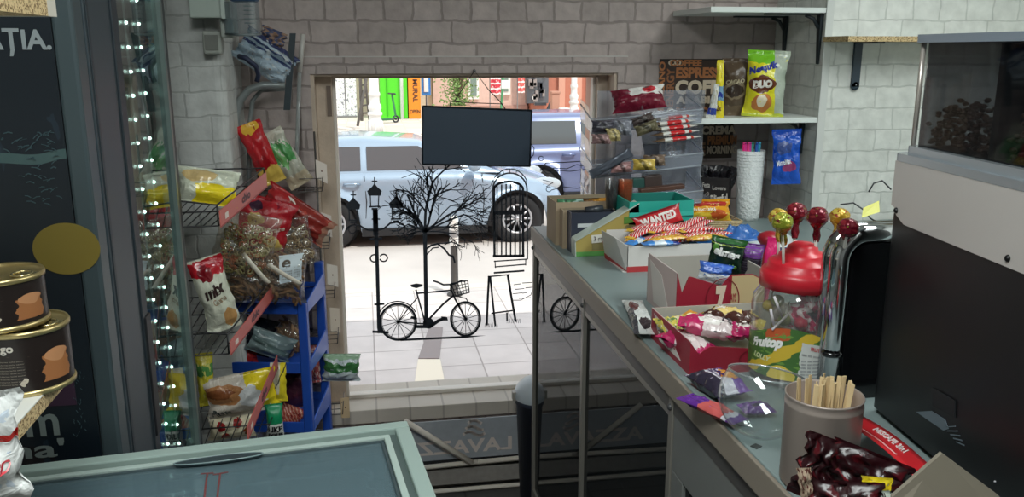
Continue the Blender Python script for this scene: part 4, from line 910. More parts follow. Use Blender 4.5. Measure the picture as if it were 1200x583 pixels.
mb.grid(lambda u, v: Vector((a.x+(b.x-a.x)*(.5-.5*math.cos(u*PI)), JY-.06-.05*math.sin(u*PI)**.6, a.z+(b.z-a.z)*v)), 16, 6); mb.grid(lambda u, v: Vector((a.x+(b.x-a.x)*u, JY-.03-.07*v*math.sin(u*PI), a.z)), 12, 3); mb.obj('shell', ds, local=False)
mb = MB(M((60, 92, 130), .5)); mb.bb(a.x+.02, b.x, JY-.1, JY-.03, b.z, b.z+.05); mb.obj('top_cap', ds, local=False, bevel=.01)
mb = MB(M((120, 130, 132), .4)); mb.tube([(a.x, JY-.06, a.z), (a.x+.04, JY-.105, a.z-.004), (b.x-.02, JY-.105, a.z-.004), (b.x, JY-.06, a.z)], .004, 6); mb.obj('rim', ds, local=False); mb = MB(M((120, 130, 132), .4))
for i in range(5): mb.tube([(b.x-.04, JY-.10, a.z+.03+i*.012), (b.x-.012, JY-.09, a.z+.03+i*.012)], .0016, 4)
mb.obj('vent_slots', ds, local=False)
mb = MB(M((40, 48, 72), .6)); mb.tube([PY(280, 66, JY-.03), PY(288, 68, JY-.05), PY(300, 78, JY-.02), PY(303, 88, JY), PY(301, 96, JY)], .008, 8); tag(mb.obj('dark_cable_loop', local=False), 'short dark blue bent hose near the left wall corner', 'hose')
mpk = art((168, 186, 200), [('band', .0, 1, .58, .64, (50, 66, 110)), ('band', 0, 1, .70, .76, (50, 66, 110)), ('rect', 0, .85, 1, 1.2, (58, 66, 104)), ('noise', 7, .6, (196, 204, 208)), ('noise', 13, .66, (150, 140, 130))], .35, wob=.05, bump=.8)
mb = pouch_mb(.20, .115, .07, mpk, crumple=.022, seed=9, seal=.02); o = mb.obj('folded_package'); p = PY(300, 84, 2.98); put(o, p, camrot(p, .15, .62)); tag(o, 'crumpled blue and white package on the tube arch, upper left corner', 'package')
mb = pouch_mb(.085, .06, .04, art((150, 120, 100), [('noise', 5, .5, (70, 78, 110))], .5, bump=.5), crumple=.014, seed=3); o = mb.obj('small_cloth'); p = PY(316, 55, 3.0); put(o, p, camrot(p, 0, .4)); tag(o, 'small brown crumpled wrapper just above the blue and white package', 'wrapper')
# ================================================================ SNACK BAGS, LEFT
def bag(name, label, cx, cy, wpx, hpx, Y, tpx, mat, roll=0, dz=0, tilt=0, texts=(), cat='bag', **k):
    """upright bag centred at pixel (cx, cy), its own depth Y"""
    p = PY(cx, cy, Y); s = mpp(p); w, h, t = wpx*s, hpx*s, tpx*s
    mb = pouch_mb(w, h, t, mat, texts, **k); o = mb.obj(name); r = camrot(p, dz, roll, tilt); o.rotation_euler = r
    o.location = p-(r.to_matrix() @ Vector((0, 0, h/2))); return tag(o, label, cat, k.get('group'))
bag('chips_bag', 'red chips bag with yellow round top, standing behind the wire shelf', 306, 180, 30, 76, 2.97, 20, art((186, 32, 40), [('ell', .5, .93, .35, .09, (226, 176, 60)), ('rect', 0, -.1, 1, .28, (222, 190, 90)), ('noise', 5, .66, (150, 20, 36)), ('ell', .35, .35, .4, .1, (160, 20, 30))], .25, wob=.06), roll=-.36, seed=1, crumple=.008)
bag('salad_snack_bag', 'clear and green snack bag beside the red chips bag', 335, 186, 30, 72, 2.99, 16, art((176, 176, 160), [('ell', .5, .62, .48, .22, (80, 150, 84)), ('ell', .4, .55, .14, .2, (120, 180, 110)), ('rect', 0, -.1, 1, .2, (190, 176, 150)), ('noise', 7, .62, (210, 205, 190)), ('rect', 0, .92, 1, 1.1, (200, 196, 180))], .25, wob=.08), roll=-.5, seed=2, crumple=.008)
bag('yellow_cracker_pack', 'yellow and white packet lying on the top wire shelf by the cooler', 243, 219, 72, 44, 2.42, 26, art((206, 210, 190), [('ell', .35, .75, .3, .2, (214, 186, 130)), ('rect', .32, -.1, 1.1, .5, (236, 212, 40)), ('noise', 9, .68, (240, 240, 220))], .2, wob=.05, bump=.4), roll=.18, tilt=-.45, seed=6, crumple=.008)
bag('long_red_chips_bag', 'long dark red snack bag lying on the second rack, white letter on it', 348, 252, 92, 34, 2.95, 22, art((140, 44, 38), [('rect', .0, -.1, .3, 1.1, (168, 36, 40)), ('noise', 6, .63, (180, 70, 56)), ('rect', .9, 0, 1.1, 1, (170, 120, 100))], .25, wob=.05, bump=.4), roll=.66, seed=8, crumple=.008, texts=[('D', (.28, .52, .40, .9), (235, 225, 215))])
bag('red_snack_bag', 'bright red snack bag with a yellow round picture under the price strip', 308, 268, 66, 74, 2.86, 26, art((176, 34, 44), [('ell', .72, .30, .2, .13, (226, 196, 110)), ('ell', .3, .66, .15, .1, (206, 170, 90)), ('noise', 5, .66, (130, 20, 40)), ('ell', .28, .85, .12, .07, (60, 30, 50))], .25, wob=.05, bump=.4), roll=.30, seed=10, crumple=.01, texts=[('Sărate', (.5, .5, .9, .6), (240, 220, 200), .3)])
# clear bags of pretzels
def pretzel_bag(name, label, cx, cy, wpx, hpx, Y, tpx, roll, cols, shape, n, film, seed, lbl=None):
    p = PY(cx, cy, Y); s = mpp(p); w, h, t = wpx*s, hpx*s, tpx*s; r = camrot(p, 0, roll)
    base = p-(r.to_matrix() @ Vector((0, 0, h/2))); T = thing(name, label, 'bag', base, r); q = random.Random(seed)
    S = pouch_fn(w, h, t, crumple=.010, seed=seed, seal=.04)
    for ci, col in enumerate(cols):
        mb = MB(M(col, .55, bump=.2, bscale=200))
        for i in range(n//len(cols)):
            u = q.uniform(.12, .88); v = q.uniform(.06, .80); d = q.uniform(-.75, .75); a = S(u, v, 1); b = S(u, v, -1); c = a.lerp(b, .5+d*.45)
            if shape == 'stick':
                L = q.uniform(.018, .032); an = q.uniform(-.2, 1.4); dx = Vector((math.cos(an), q.uniform(-.5, .5), -math.sin(an)))*L; bend = Vector((math.sin(an), -.3, math.cos(an)))*L*.35
                mb.tube([c-dx, c-dx*.4+bend, c+dx*.4+bend, c+dx], .0042, 6, rs=[.0036, .006, .006, .0036])
            else:
                an = q.uniform(0, 6); R = q.uniform(.006, .010); x = Vector((math.cos(an), q.uniform(-.4, .4), math.sin(an))).normalized(); y = x.cross(Vector((q.uniform(-.4, .4), -1, q.uniform(-.4, .4)))).normalized()
                mb.tube([c+x*R*math.cos(g)+y*R*.8*math.sin(g) for g in [2*PI*k/9 for k in range(8)]], .0026, 5)
        mb.obj('snacks', T, kind='stuff')
    mb = MB(film); mb.grid(lambda u, v: S(u, v, 1, .003), 18, 22); mb.grid(lambda u, v: S(u, v, -1, .003), 18, 22, flip=True); mb.obj('film', T)
    if lbl:
        u0, v0, u1, v1, rot, col, txt = lbl; cu, cv = (u0+u1)/2, (v0+v1)/2; cr, sr = math.cos(rot), math.sin(rot)
        f = lambda a, b: S(cu+(a-.5)*(u1-u0)*cr-(b-.5)*(v1-v0)*sr*h/w, cv+(a-.5)*(u1-u0)*sr*w/h+(b-.5)*(v1-v0)*cr, 1, .005)
        mb = MB(M(col, .5)); mb.grid(f, 8, 6)
        if txt:
            f2 = lambda a, b: f(a, b)+Vector((0, -.001, 0)); mb.text(txt, f2, (.12, .58, .5, .86), M((90, 80, 70)), .02)
            for k in range(4): mb.text('lllllll llll', f2, (.12, .12+k*.1, .88, .17+k*.1), M((130, 130, 130)), 0)
        mb.obj('paper_label', T)
    return T
film = clear((240, 238, 232), .10, .10, .05, (235, 230, 220), wr=.5)
pretzel_bag('coloured_snack_bag', 'clear bag of green and orange puffed snacks under the first price strip', 287, 288, 74, 78, 2.64, 34, .25, ((176, 170, 110), (196, 120, 80), (200, 186, 140)), 'ring', 210, film, 21)
pretzel_bag('small_pretzel_bag', 'clear bag of pale snacks behind the paper label, near the window', 345, 285, 46, 58, 2.90, 24, -.2, ((190, 168, 130), (170, 140, 100)), 'ring', 120, film, 22)
pretzel_bag('bread_stick_bag', 'big clear bag of brown pretzel sticks on top of the blue stand', 311, 322, 100, 66, 2.70, 44, .12, ((150, 112, 76), (126, 90, 60), (172, 136, 98)), 'stick', 210, film, 23, (.66, .46, .94, .92, .12, (202, 214, 220), 'e'))
pretzel_bag('brown_pretzel_bag', 'clear bag of dark pretzel sticks in the middle tier of the blue stand', 337, 396, 36, 40, 2.86, 26, .7, ((120, 88, 62), (146, 112, 80)), 'stick', 110, film, 24)
for (px, py, l, rot) in ((300, 315, 46, .95), (334, 322, 44, .62)):
    p = PY(px, py, 2.60); s = mpp(p); mb = MB(M((214, 206, 190), .4)); d = Vector((math.cos(rot), 0, -math.sin(rot)))*l*s/2; n_ = Vector((math.sin(rot), 0, math.cos(rot)))*s*2.6
    mb.grid(lambda u, v: p+d*(2*u-1)+n_*(2*v-1)+Vector((0, -.006*math.sin(PI*u), 0)), 10, 2); tag(mb.obj('paper_seal', local=False, solid=.0006), 'pale paper strip across the big pretzel stick bag, %s one' % ('left' if px < 320 else 'right'), 'paper strip')
bag('wafer_bag', 'white wafer bag with red top and dark lettering, beside the cooler door', 252, 345, 40, 92, 2.42, 24, art((206, 208, 190), [('rect', -.1, .76, 1.1, .98, (178, 34, 44)), ('ell', .74, .17, .2, .13, (196, 150, 96)), ('noise', 8, .7, (226, 228, 210)), ('ell', .40, .82, .22, .1, (120, 20, 30))], .22, wob=.05, bump=.4), roll=-.22, dz=.1, seed=11, crumple=.008, texts=[('mix', (.20, .50, .84, .66), (52, 34, 32), .1, .05), ('Gusto', (.35, .40, .8, .48), (150, 120, 90), .1)])
bag('red_wrapped_bag', 'flat red bag lying in the middle tier of the blue stand', 273, 418, 60, 18, 2.82, 14, art((168, 40, 40), [('noise', 6, .6, (120, 20, 26))], .25, wob=.05), roll=.1, seed=12, tilt=-.5)
bag('dark_foil_bag', 'black bag with white print in the middle tier of the blue stand', 292, 392, 60, 46, 2.86, 22, art((30, 34, 40), [('noise', 12, .68, (150, 156, 160)), ('band', 1, 1, .4, .5, (52, 60, 66))], .25, wob=.04, bump=.6), roll=.35, seed=13, crumple=.01)
bag('grey_clear_pack', 'grey green translucent pack leaning in the middle tier of the blue stand', 318, 404, 54, 30, 2.80, 16, art((124, 142, 144), [('band', .3, 1, .5, .7, (96, 116, 116)), ('noise', 9, .62, (160, 176, 178))], .15, wob=.03), roll=.45, seed=14)
bag('noodle_bag', 'white noodle bag with yellow end in the lower tier, top one', 283, 462, 84, 52, 2.62, 26, art((214, 204, 190), [('rect', .58, .42, 1.2, 1.2, (232, 208, 40)), ('rect', .8, -.1, 1.2, .5, (232, 208, 40)), ('ell', .26, .62, .3, .24, (186, 130, 84)), ('ell', .2, .66, .2, .1, (140, 84, 50)), ('ell', .62, .5, .17, .26, (222, 224, 224)), ('noise', 10, .68, (240, 236, 226))], .25, wob=.06, bump=.4), roll=-.1, seed=15, crumple=.01, texts=[('Pasta', (.05, .12, .34, .3), (40, 50, 50))])
bag('yellow_corner_bag', 'yellow bag tip with a dark cross mark standing in the lower tier', 325, 448, 26, 48, 2.74, 8, art((222, 214, 190), [('band', 1, 0, .62, 1.2, (236, 214, 50)), ('band', 1, 1, .5, .56, (60, 60, 50)), ('band', 1, -1, -.02, .05, (60, 60, 50)), ('rect', -.1, -.1, 1.2, .2, (236, 214, 50))], .3, wob=.02), roll=.1, seed=16, taper=.3)
bag('cherry_sweets_bag', 'cream bag printed with red cherries in the lowest tier', 272, 500, 54, 30, 2.62, 18, art((216, 206, 176), [('ell', .25, .62, .10, .2, (170, 30, 34)), ('ell', .62, .72, .12, .18, (150, 34, 30)), ('ell', .35, .2, .10, .18, (170, 40, 34)), ('ell', .84, .35, .1, .2, (120, 60, 30)), ('noise', 11, .66, (236, 230, 210))], .25, wob=.04), roll=.04, seed=17)
bag('green_white_tub', 'white packet with green cap and black lettering in the lowest tier', 322, 494, 20, 44, 2.62, 16, art((218, 220, 214), [('rect', -.1, .48, 1.1, 1.1, (22, 140, 92))], .35, wob=.0, bump=0), seed=18, box=5, crumple=.002, texts=[('LIKE', (.06, .26, .94, .42), (20, 22, 24), 0, .05), ('EOUS', (.06, .08, .94, .22), (20, 22, 24), 0, .05)], cat='packet')
bag('salami_pack', 'reddish sliced pack in the lowest tier behind the blue post', 340, 489, 30, 28, 2.80, 14, art((176, 84, 70), [('stripe', 1, 1, 6, .35, (206, 150, 130)), ('noise', 7, .62, (130, 40, 40))], .2, wob=.06, bump=.5), roll=.5, seed=19)
bag('maroon_box_bag', 'plain dark maroon bag at the back of the lower tier', 345, 455, 34, 54, 2.93, 18, art((70, 30, 48), [('noise', 4, .6, (90, 40, 56))], .4, wob=.05), seed=20, box=4)
bag('pink_sweets_bag', 'small pink and red bag between the two right posts of the stand', 368, 427, 14, 46, 2.92, 14, art((180, 90, 92), [('noise', 9, .55, (222, 200, 196)), ('noise', 15, .62, (150, 40, 50))], .25, wob=.06, bump=.5), seed=25)
bag('yellow_edge_bag', 'yellow and green bag squeezed between the cooler door and the blue stand', 241, 445, 20, 66, 2.62, 14, art((214, 200, 60), [('rect', 0, .6, 1, .8, (90, 150, 80)), ('noise', 7, .6, (220, 214, 120))], .25, wob=.05), seed=26)
bag('green_frosted_bag', 'green and white snack bag poking out right of the blue stand', 400, 431, 44, 34, 2.96, 22, art((196, 206, 208), [('rect', -.1, .42, 1.1, .74, (66, 120, 70)), ('noise', 6, .64, (150, 166, 160)), ('rect', -.1, .85, 1.1, 1.2, (150, 180, 150))], .2, wob=.08, bump=.5), roll=.08, seed=27, crumple=.01)
# ================================================================ DISPLAY COUNTER
CT = 1.10; EX = .568; YF_ = 2.87; YN = .30
ct = thing('display_counter', 'long grey counter with glass front panels on the right side', 'counter', (1.05, 1.6, 0))
topm = M((128, 142, 142), .42, var=.05, vscale=6); alu = M((150, 146, 138), .42, .45); alud = M((96, 94, 92), .45, .4)
mb = MB(topm); mb.bb(EX-.004, XR-.004, YN, YF_, CT-.03, CT); mb.bb(XR-.004, 2.55, YN, JY-.004, CT-.03, CT); mb.obj('worktop', ct, local=False, bevel=.003)
mb = MB(M((142, 132, 120), .5, .1)); mb.bb(EX-.012, EX-.0045, YN, YF_+.006, CT-.05, CT-.002); mb.bb(EX-.012, XR-.03, YF_+.0005, YF_+.008, CT-.05, CT-.002); mb.obj('edge_band', ct, local=False, bevel=.002)
mb = MB(alud); mb.bb(EX-.004, EX+.03, YN, YF_, CT-.085, CT-.031); mb.obj('top_rail', ct, local=False)
mb = MB(M((58, 62, 66), .6)); mb.bb(EX+.02, EX+.75, YN, YF_-.02, .08, .11); mb.bb(EX+.73, EX+.75, YN, YF_-.02, .11, CT-.03); mb.bb(EX+.02, EX+.73, YN, YN+.02, .11, CT-.03); mb.bb(EX+.02, EX+.73, YF_-.03, YF_-.01, .11, CT-.03)
mb.obj('carcass', ct, local=False)
mb = MB(M((40, 42, 46), .6)); mb.bb(EX+.04, EX+.7, YN+.02, YF_-.04, .0, .08); mb.obj('plinth', ct, local=False)
mb = MB(M((92, 98, 100), .4)); mb.bb(EX+.06, EX+.72, 1.5, YF_-.05, .58, .592); mb.obj('inner_shelf', ct, local=False)
def ey_(px, py): return PX(px, py, EX).y
posts = [YF_-.012, ey_(684, 420), ey_(788, 500)]
for i, y in enumerate(posts):
    mb = MB(alu); mb.bb(EX-.006, EX+.018, y-.011, y+.011, .03, CT-.05); mb.obj('post', ct, local=False, bevel=.002)
    mb = MB(M((70, 70, 72), .4)); mb.sph((EX-.006, y, CT-.075), .007); mb.obj('screw_cap', ct, local=False)
glm = clear((130, 138, 142), .12, .012, .12, (90, 96, 100), gt=.45)
for a, b in ((posts[1], posts[0]), (posts[2], posts[1])):
    mb = MB(glm); mb.bb(EX+.004, EX+.009, a+.013, b-.013, .10, CT-.085); mb.obj('glass_panel', ct, local=False)
    mb = MB(alu); mb.bb(EX-.004, EX+.014, a+.011, b-.011, CT-.098, CT-.085); mb.obj('panel_rail', ct, local=False); mb = MB(alu); mb.bb(EX-.004, EX+.014, a+.011, b-.011, .08, .10); mb.obj('panel_rail', ct, local=False)
mb = MB(M((118, 120, 118), .45)); y2 = posts[2]-.013; mb.bb(EX-.003, EX+.016, YN, y2, CT-.20, CT-.052); mb.bb(EX-.003, EX+.016, y2-.06, y2, .08, CT-.2); mb.bb(EX-.003, EX+.016, YN, YN+.06, .08, CT-.2); mb.obj('end_panel', ct, local=False, bevel=.002)
mb = MB(clear((60, 66, 70), .12, .03, .5, (34, 38, 42))); mb.bb(EX+.004, EX+.009, YN+.06, y2-.06, .08, CT-.20); mb.obj('dark_pane', ct, local=False)
p = PX(766, 503, EX+.10); hb_ = MB(M((186, 160, 116), .6)); c = Vector((EX+.10, p.y, p.z))
hb_.box(c, (.004, .12, .045), (.5, 0, 0)); hb_.use(M((90, 80, 60))); hb_.box(c+Vector((-.003, 0, 0)), (.001, .018, .018), (.5, 0, 0))
tag(hb_.obj('wooden_tag', local=False), 'small slanted beige tag inside the counter behind the middle glass panel', 'tag')
# ================================================================ WALL SHELVES, RIGHT CORNER
SD = M((222, 228, 224), .35)
def wshelf(label, ztop, zpix, y0, y1, x0, nm='wall_shelf'):
    t = thing(nm, label, 'shelf', ((x0+XR)/2, (y0+y1)/2, ztop-.02)); mb = MB(SD); mb.bb(x0, XR-.002, y0, y1, ztop-.018, ztop); mb.obj('board', t, local=False, bevel=.0015)
    return t
def bracket(t, y, zt, x0, lo=.20, col=(34, 42, 46)):
    mb = MB(M(col, .45)); xw = XR-.003
    mb.bb(x0+.10, xw, y-.012, y+.012, zt-.006, zt-.0005)
    mb.hexa([(xw-.006, y-.006, zt-lo), (xw, y-.006, zt-lo), (xw, y+.006, zt-lo), (xw-.006, y+.006, zt-lo)], [(xw-.012, y-.013, zt), (xw, y-.013, zt), (xw, y+.013, zt), (xw-.012, y+.013, zt)])
    mb.tube([(xw-.01, y, zt-.05), (xw-.03, y, zt-.018), (xw-.06, y, zt-.006)], .006, 6); mb.obj('bracket', t, local=False)
za = PY(870, 8, JY+.0).z; t1 = wshelf('upper white shelf with two dark brackets in the right corner', za, 0, JY+.0, WY-.01, PY(833, 12, JY).x)
bracket(t1, JY+.03, za-.018, 1.25, .17); bracket(t1, WY-.09, za-.018, 1.25, .17)
zb_ = PY(870, 139, JY).z; x2 = PY(790, 145, JY).x; t2 = wshelf('lower white shelf carrying the cocoa bags in the right corner', zb_, 0, JY, WY-.03, x2)
bracket(t2, JY+.10, zb_-.018, 1.25, .12)
zc = PY(1010, 42, 2.62).z; xa = PY(966, 45, 2.77).x
t3 = thing('chipboard_wall_shelf', 'chipboard edged shelf on the white brick wall left of the coffee machine', 'shelf', (2.0, 2.65, zc-.02))
mb = MB(SD); mb.bb(xa, 2.5, 2.62, JY-.001, zc-.001, zc); mb.obj('top', t3, local=False)
mb = MB(chip); mb.bb(xa, 2.5, 2.62, JY-.001, zc-.018, zc-.001); mb.obj('board', t3, local=False)
xb = PY(1005, 70, JY-.01).x; zl = PY(1005, 105, JY-.01).z; mb = MB(M((48, 62, 74), .45)); mb.bb(xb-.014, xb+.014, JY-.012, JY-.001, zl+.01, zc-.02); mb.tube([(xb, JY-.012, zl+.012), (xb, JY-.001, zl+.012)], .014, 14); mb.bb(xb-.014, xb+.014, 2.64, JY-.001, zc-.024, zc-.0185); mb.use(M((190, 195, 200), .3, .8)); mb.sph((xb, JY-.014, zl+.016), .003, 8, 5); mb.obj('bracket', t3, local=False)
# ================================================================ COFFEE POSTER
PO = WY-.006; a = PY(769, 187, PO); b = PY(864, 69, PO)
mb = MB(M((58, 42, 34), .6, var=.12, vscale=30)); mb.bb(a.x, b.x, PO, WY-.001, a.z, b.z); mb.use(M((34, 26, 22), .6)); mb.bb(a.x, b.x, PO-.001, PO, b.z-.006, b.z)
def pt(s, x0, y0, x1, y1, col, vert=False):
    q = PY(x0, y1, PO-.0015); w = PY(x1, y1, PO).x-q.x; h = PY(x0, y0, PO).z-q.z
    if vert: q2 = PY(x1, y1, PO-.0015); mb.ptext(s, q2, (0, 0, 1), (-1, 0, 0), h, w, M(col, .6), .04)
    else: mb.ptext(s, q, (1, 0, 0), (0, 0, 1), w, h, M(col, .6), .05)
CR = (214, 196, 172); OR = (176, 112, 66)
pt('CO', 783, 70, 798, 77, CR); pt('COFFEE', 785, 70, 822, 78, OR); pt('ESPRESSO', 792, 79, 856, 92, OR); pt('COFFEE', 791, 94, 862, 111, CR); pt('ARABICA', 792, 113, 852, 122, CR)
pt('AMERICANO', 769.8, 72, 777, 150, OR, True); pt('ENERGY', 780, 80, 789, 125, (150, 96, 60), True); pt('RISTRETTO', 779, 126, 788, 186, CR, True); pt('MOCCA', 792, 125, 850, 138, OR)
pt('ESPRESSO', 793, 140, 858, 147, CR); pt('CREMA', 822, 148, 862, 158, CR); pt('PREMIUM', 829, 159, 874-11, 170, OR); pt('LATTE', 771, 168, 826, 180, (150, 110, 80)); pt('MORNING', 828, 171, 863, 181, CR); pt('DECAF CUP', 774, 181, 826, 186, CR)
tag(mb.obj('coffee_poster', local=False), 'brown word poster about coffee on the wall behind the shelf', 'poster')
# ================================================================ GOODS ON THE RIGHT SHELF
def onshelf(name, label, cx, Y, wpx, hpx, z, tpx, mat, roll=0, dz=0, texts=(), cat='bag', tilt=0, **k):
    d = PY(cx, 140, Y); p = Vector((d.x, Y, z)); s = mpp(p); mb = pouch_mb(wpx*s, hpx*s, tpx*s, mat, texts, **k); o = mb.obj(name); put(o, p, camrot(p, dz, roll, tilt)); return tag(o, label, cat)
onshelf('cocoa_bag', 'yellow and green cocoa drink bag with a cup picture on the lower white shelf', 893, JY+.06, 48, 76, zb_, 26,
    art((222, 214, 40), [('rect', -.1, .82, 1.1, 1.2, (120, 190, 40)), ('band', 1, .15, .78, 1.4, (176, 186, 170)), ('ell', .38, .50, .34, .13, (98, 50, 26)), ('ell', .42, .22, .26, .14, (196, 120, 60)), ('ell', .4, .25, .13, .1, (236, 226, 200)), ('noise', 6, .68, (236, 228, 90)), ('rect', 0, -.1, 1, .05, (180, 190, 60))], .22, wob=.04, bump=.35), dz=.12, roll=.04, seed=31, crumple=.008, texts=[('Nesquik', (.04, .66, .74, .80), (30, 50, 150), .18, .06), ('DUO', (.14, .44, .62, .56), (240, 235, 225), .05, .08)])
onshelf('brown_drink_bag', 'dark brown cocoa bag between the yellow packet and the yellow cocoa bag', 860, JY+.12, 34, 66, zb_, 16,
    art((84, 68, 52), [('ell', .45, .45, .42, .16, (126, 112, 90)), ('ell', .45, .44, .33, .11, (56, 44, 36)), ('rect', 0, -.1, 1, .18, (110, 92, 70)), ('noise', 8, .66, (130, 118, 96))], .28, wob=.04), dz=.05, seed=32, texts=[('CACAO', (.12, .56, .80, .64), (170, 158, 130), .05, .05)])
onshelf('yellow_powder_packet', 'narrow yellow packet standing at the left end of the lower shelf', 841, JY+.05, 14, 66, zb_, 8,
    art((232, 214, 50), [('rect', -.1, .30, 1.1, .55, (120, 160, 190)), ('rect', .3, .36, .9, .44, (40, 60, 150)), ('noise', 7, .66, (236, 230, 130))], .25, wob=.03), seed=33, taper=.45, texts=[('2x', (.35, .12, .8, .22), (90, 40, 20))], cat='packet')
onshelf('folded_white_packet', 'small white and blue folded packet leaning by the yellow packet', 833, JY+.03, 12, 40, zb_, 6, art((214, 214, 208), [('rect', 0, .1, 1, .3, (50, 70, 160)), ('noise', 7, .6, (170, 160, 120))], .25), roll=.12, seed=34, taper=.5, cat='packet')
p = PY(920, 213, JY-.02); s = mpp(p)
pouch('hanging_blue_bag', 'blue bag with white wordmark hanging from the end of the lower shelf', 'bag', 33*s, 64*s, 8*s, art((26, 84, 190), [('ell', .4, .68, .3, .12, (60, 80, 140)), ('ell', .6, .32, .26, .10, (150, 60, 110)), ('noise', 7, .68, (60, 120, 214)), ('rect', -.1, .88, 1.1, 1.1, (20, 70, 170))], .25, wob=.05, bump=.5), PY(921, 216, JY-.03), camrot(p, .12, -.05), texts=[('MicroMax', (.12, .36, .66, .46), (236, 240, 246), .1, .04)], seed=35, crumple=.008)
# ================================================================ FAR END OF COUNTER
def cpos(px, py): return PZ(px, py, CT)
tp = Vector((PY(876, 250, 2.86).x, 2.86, CT)); s = mpp(tp)
tt = thing('cup_tube', 'tall white embossed tube holding coloured markers at the back of the counter', 'tube', tp)
H_ = 81*s; mb = MB(M((222, 226, 226), .5, bump=.8, bscale=90)); mb.lathe([(0, 0), (12.5*s, 0), (13.6*s, H_*.1), (15.8*s, H_), (15.0*s, H_), (13*s, H_*.12)], n=40)
for k in range(22): z = H_*(.04+k*.043); r0 = 12.7*s+(3.1*s)*(z/H_); mb.lathe([(r0+.0002, z), (r0+.0014, z+.0015), (r0+.0002, z+.003)], n=40)
mb.obj('tube_body', tt)
rr = random.Random(3)
for k, col in enumerate(((214, 40, 120), (200, 50, 140), (224, 60, 130), (190, 60, 150), (60, 150, 130), (40, 90, 170), (60, 160, 190), (110, 70, 170))):
    x = (-11+k*3.1)*s; mk = MB(M(col, .35)); y = (rr.random()-.5)*8*s
    mk.tube([(x*.5, y, .03), (x, y, H_+7*s)], 1.7*s, 8); mk.tube([(x, y, H_+7*s), (x*1.01, y, H_+9.5*s)], 1.4*s, 8)
    o = mk.obj('felt_marker'); o.location = tp; nm = ('pink', 'magenta', 'rose', 'plum', 'teal green', 'navy blue', 'sky blue', 'violet')[k]
    tag(o, nm+' felt marker standing in the white embossed tube', 'marker', 'felt markers in the white tube')
# coffee cup box
p = Vector((PY(836, 225, 2.90).x, 2.90, CT)); s = mpp(p)
bx = thing('coffee_capsule_box', 'black open box with white script and foil sachets, left of the white tube', 'box', p, camrot(p, -.1))
mb = MB(M((32, 28, 30), .5)); w_, d_, h_ = 38*s, 26*s, 58*s
mb.bb(-w_/2, w_/2, -d_/2, -d_/2+.002, 0, h_*.86); mb.bb(-w_/2, w_/2, d_/2-.002, d_/2, 0, h_); mb.bb(-w_/2, -w_/2+.002, -d_/2, d_/2, 0, h_*.9); mb.bb(w_/2-.002, w_/2, -d_/2, d_/2, 0, h_*.9); mb.bb(-w_/2, w_/2, -d_/2, d_/2, 0, .002)
fr2 = lambda u, v: Vector((-w_/2+u*w_, -d_/2-.001, v*h_))
mb.text('La Festa', fr2, (.08, .66, .42, .76), M((190, 185, 180)), .02); mb.text('Choco', fr2, (.06, .42, .42, .54), M((150, 140, 135)), .02, .5); mb.text('Lovers', fr2, (.5, .62, .9, .70), M((190, 185, 180)), .02); mb.text('Blissful', fr2, (.46, .36, .96, .54), M((214, 208, 200)), .03, .12); mb.use(M((110, 34, 30), .5)); mb.prism([fr2(0, 0), fr2(1, 0), fr2(1, .2), fr2(0, .28)], (0, -.0005, 0)); mb.obj('carton', bx)
for k in range(5):
    m2 = pouch_mb(w_*.34, h_*.5, .012, M((26, 24, 28), .25), crumple=.008, seed=40+k, nu=8, nv=10); o = m2.obj('foil_sachet'); o.location = p+Vector(((k-2)*w_*.19, (k % 2)*.012-.004, h_*.58)); o.rotation_euler = (.1*(k-2), .18*(k-2), -.3); tag(o, 'black foil sachet sticking out of the black script box', 'sachet', 'foil sachets in the black box')
# roll packs (orange) on basket
p = cpos(840, 262); p.y = 2.72; p.x = PY(833, 250, 2.72).x
bk = thing('wicker_basket', 'low pale wicker tray carrying the orange wafer pack', 'basket', p, (0, 0, -.05)); s = mpp(p); bw, bd, bh = 60*s, 42*s, 13*s
mb = MB(M((196, 176, 140), .8)); 
for j in range(6):
    z = .003+j*bh/5.5; pts = []
    for i in range(64):
        f = i/64*4; e = int(f); g = f-e; x, y = [(-1+2*g, -1), (1, -1+2*g), (1-2*g, 1), (-1, 1-2*g)][e]; w2 = 1+.012*(1 if (i+j) % 2 else -1); pts.append((x*bw/2*w2, y*bd/2*w2, z))
    mb.tube(pts, .0022, 5, closed=True)
mb.obj('weave', bk); mb = MB(M((176, 150, 110), .8))
for i in range(22): x = -bw/2+i*bw/21; mb.tube([(x, -bd/2, 0), (x, -bd/2, bh)], .0016, 5); mb.tube([(x, bd/2, 0), (x, bd/2, bh)], .0016, 5)
mb.bb(-bw/2, bw/2, -bd/2, bd/2, 0, .003); mb.obj('stakes', bk)
op = pouch_mb(54*s, 26*s, 20*s, art((232, 160, 30), [('rect', 0, .0, 1, .34, (226, 190, 60)), ('rect', .1, .62, .9, .84, (190, 50, 40)), ('ell', .7, .25, .2, .2, (200, 90, 40)), ('noise', 8, .64, (244, 210, 110))], .25, wob=.04), seed=44, crumple=.006, seal=.03, texts=[('biscuiti', (.1, .4, .6, .56), (250, 240, 220))]).obj('wafer_pack')
put(op, p+Vector((-.005, -.0, bh*.75)), (-.35, 0, -.12)); tag(op, 'orange and yellow wafer pack lying in the wicker tray', 'packet')
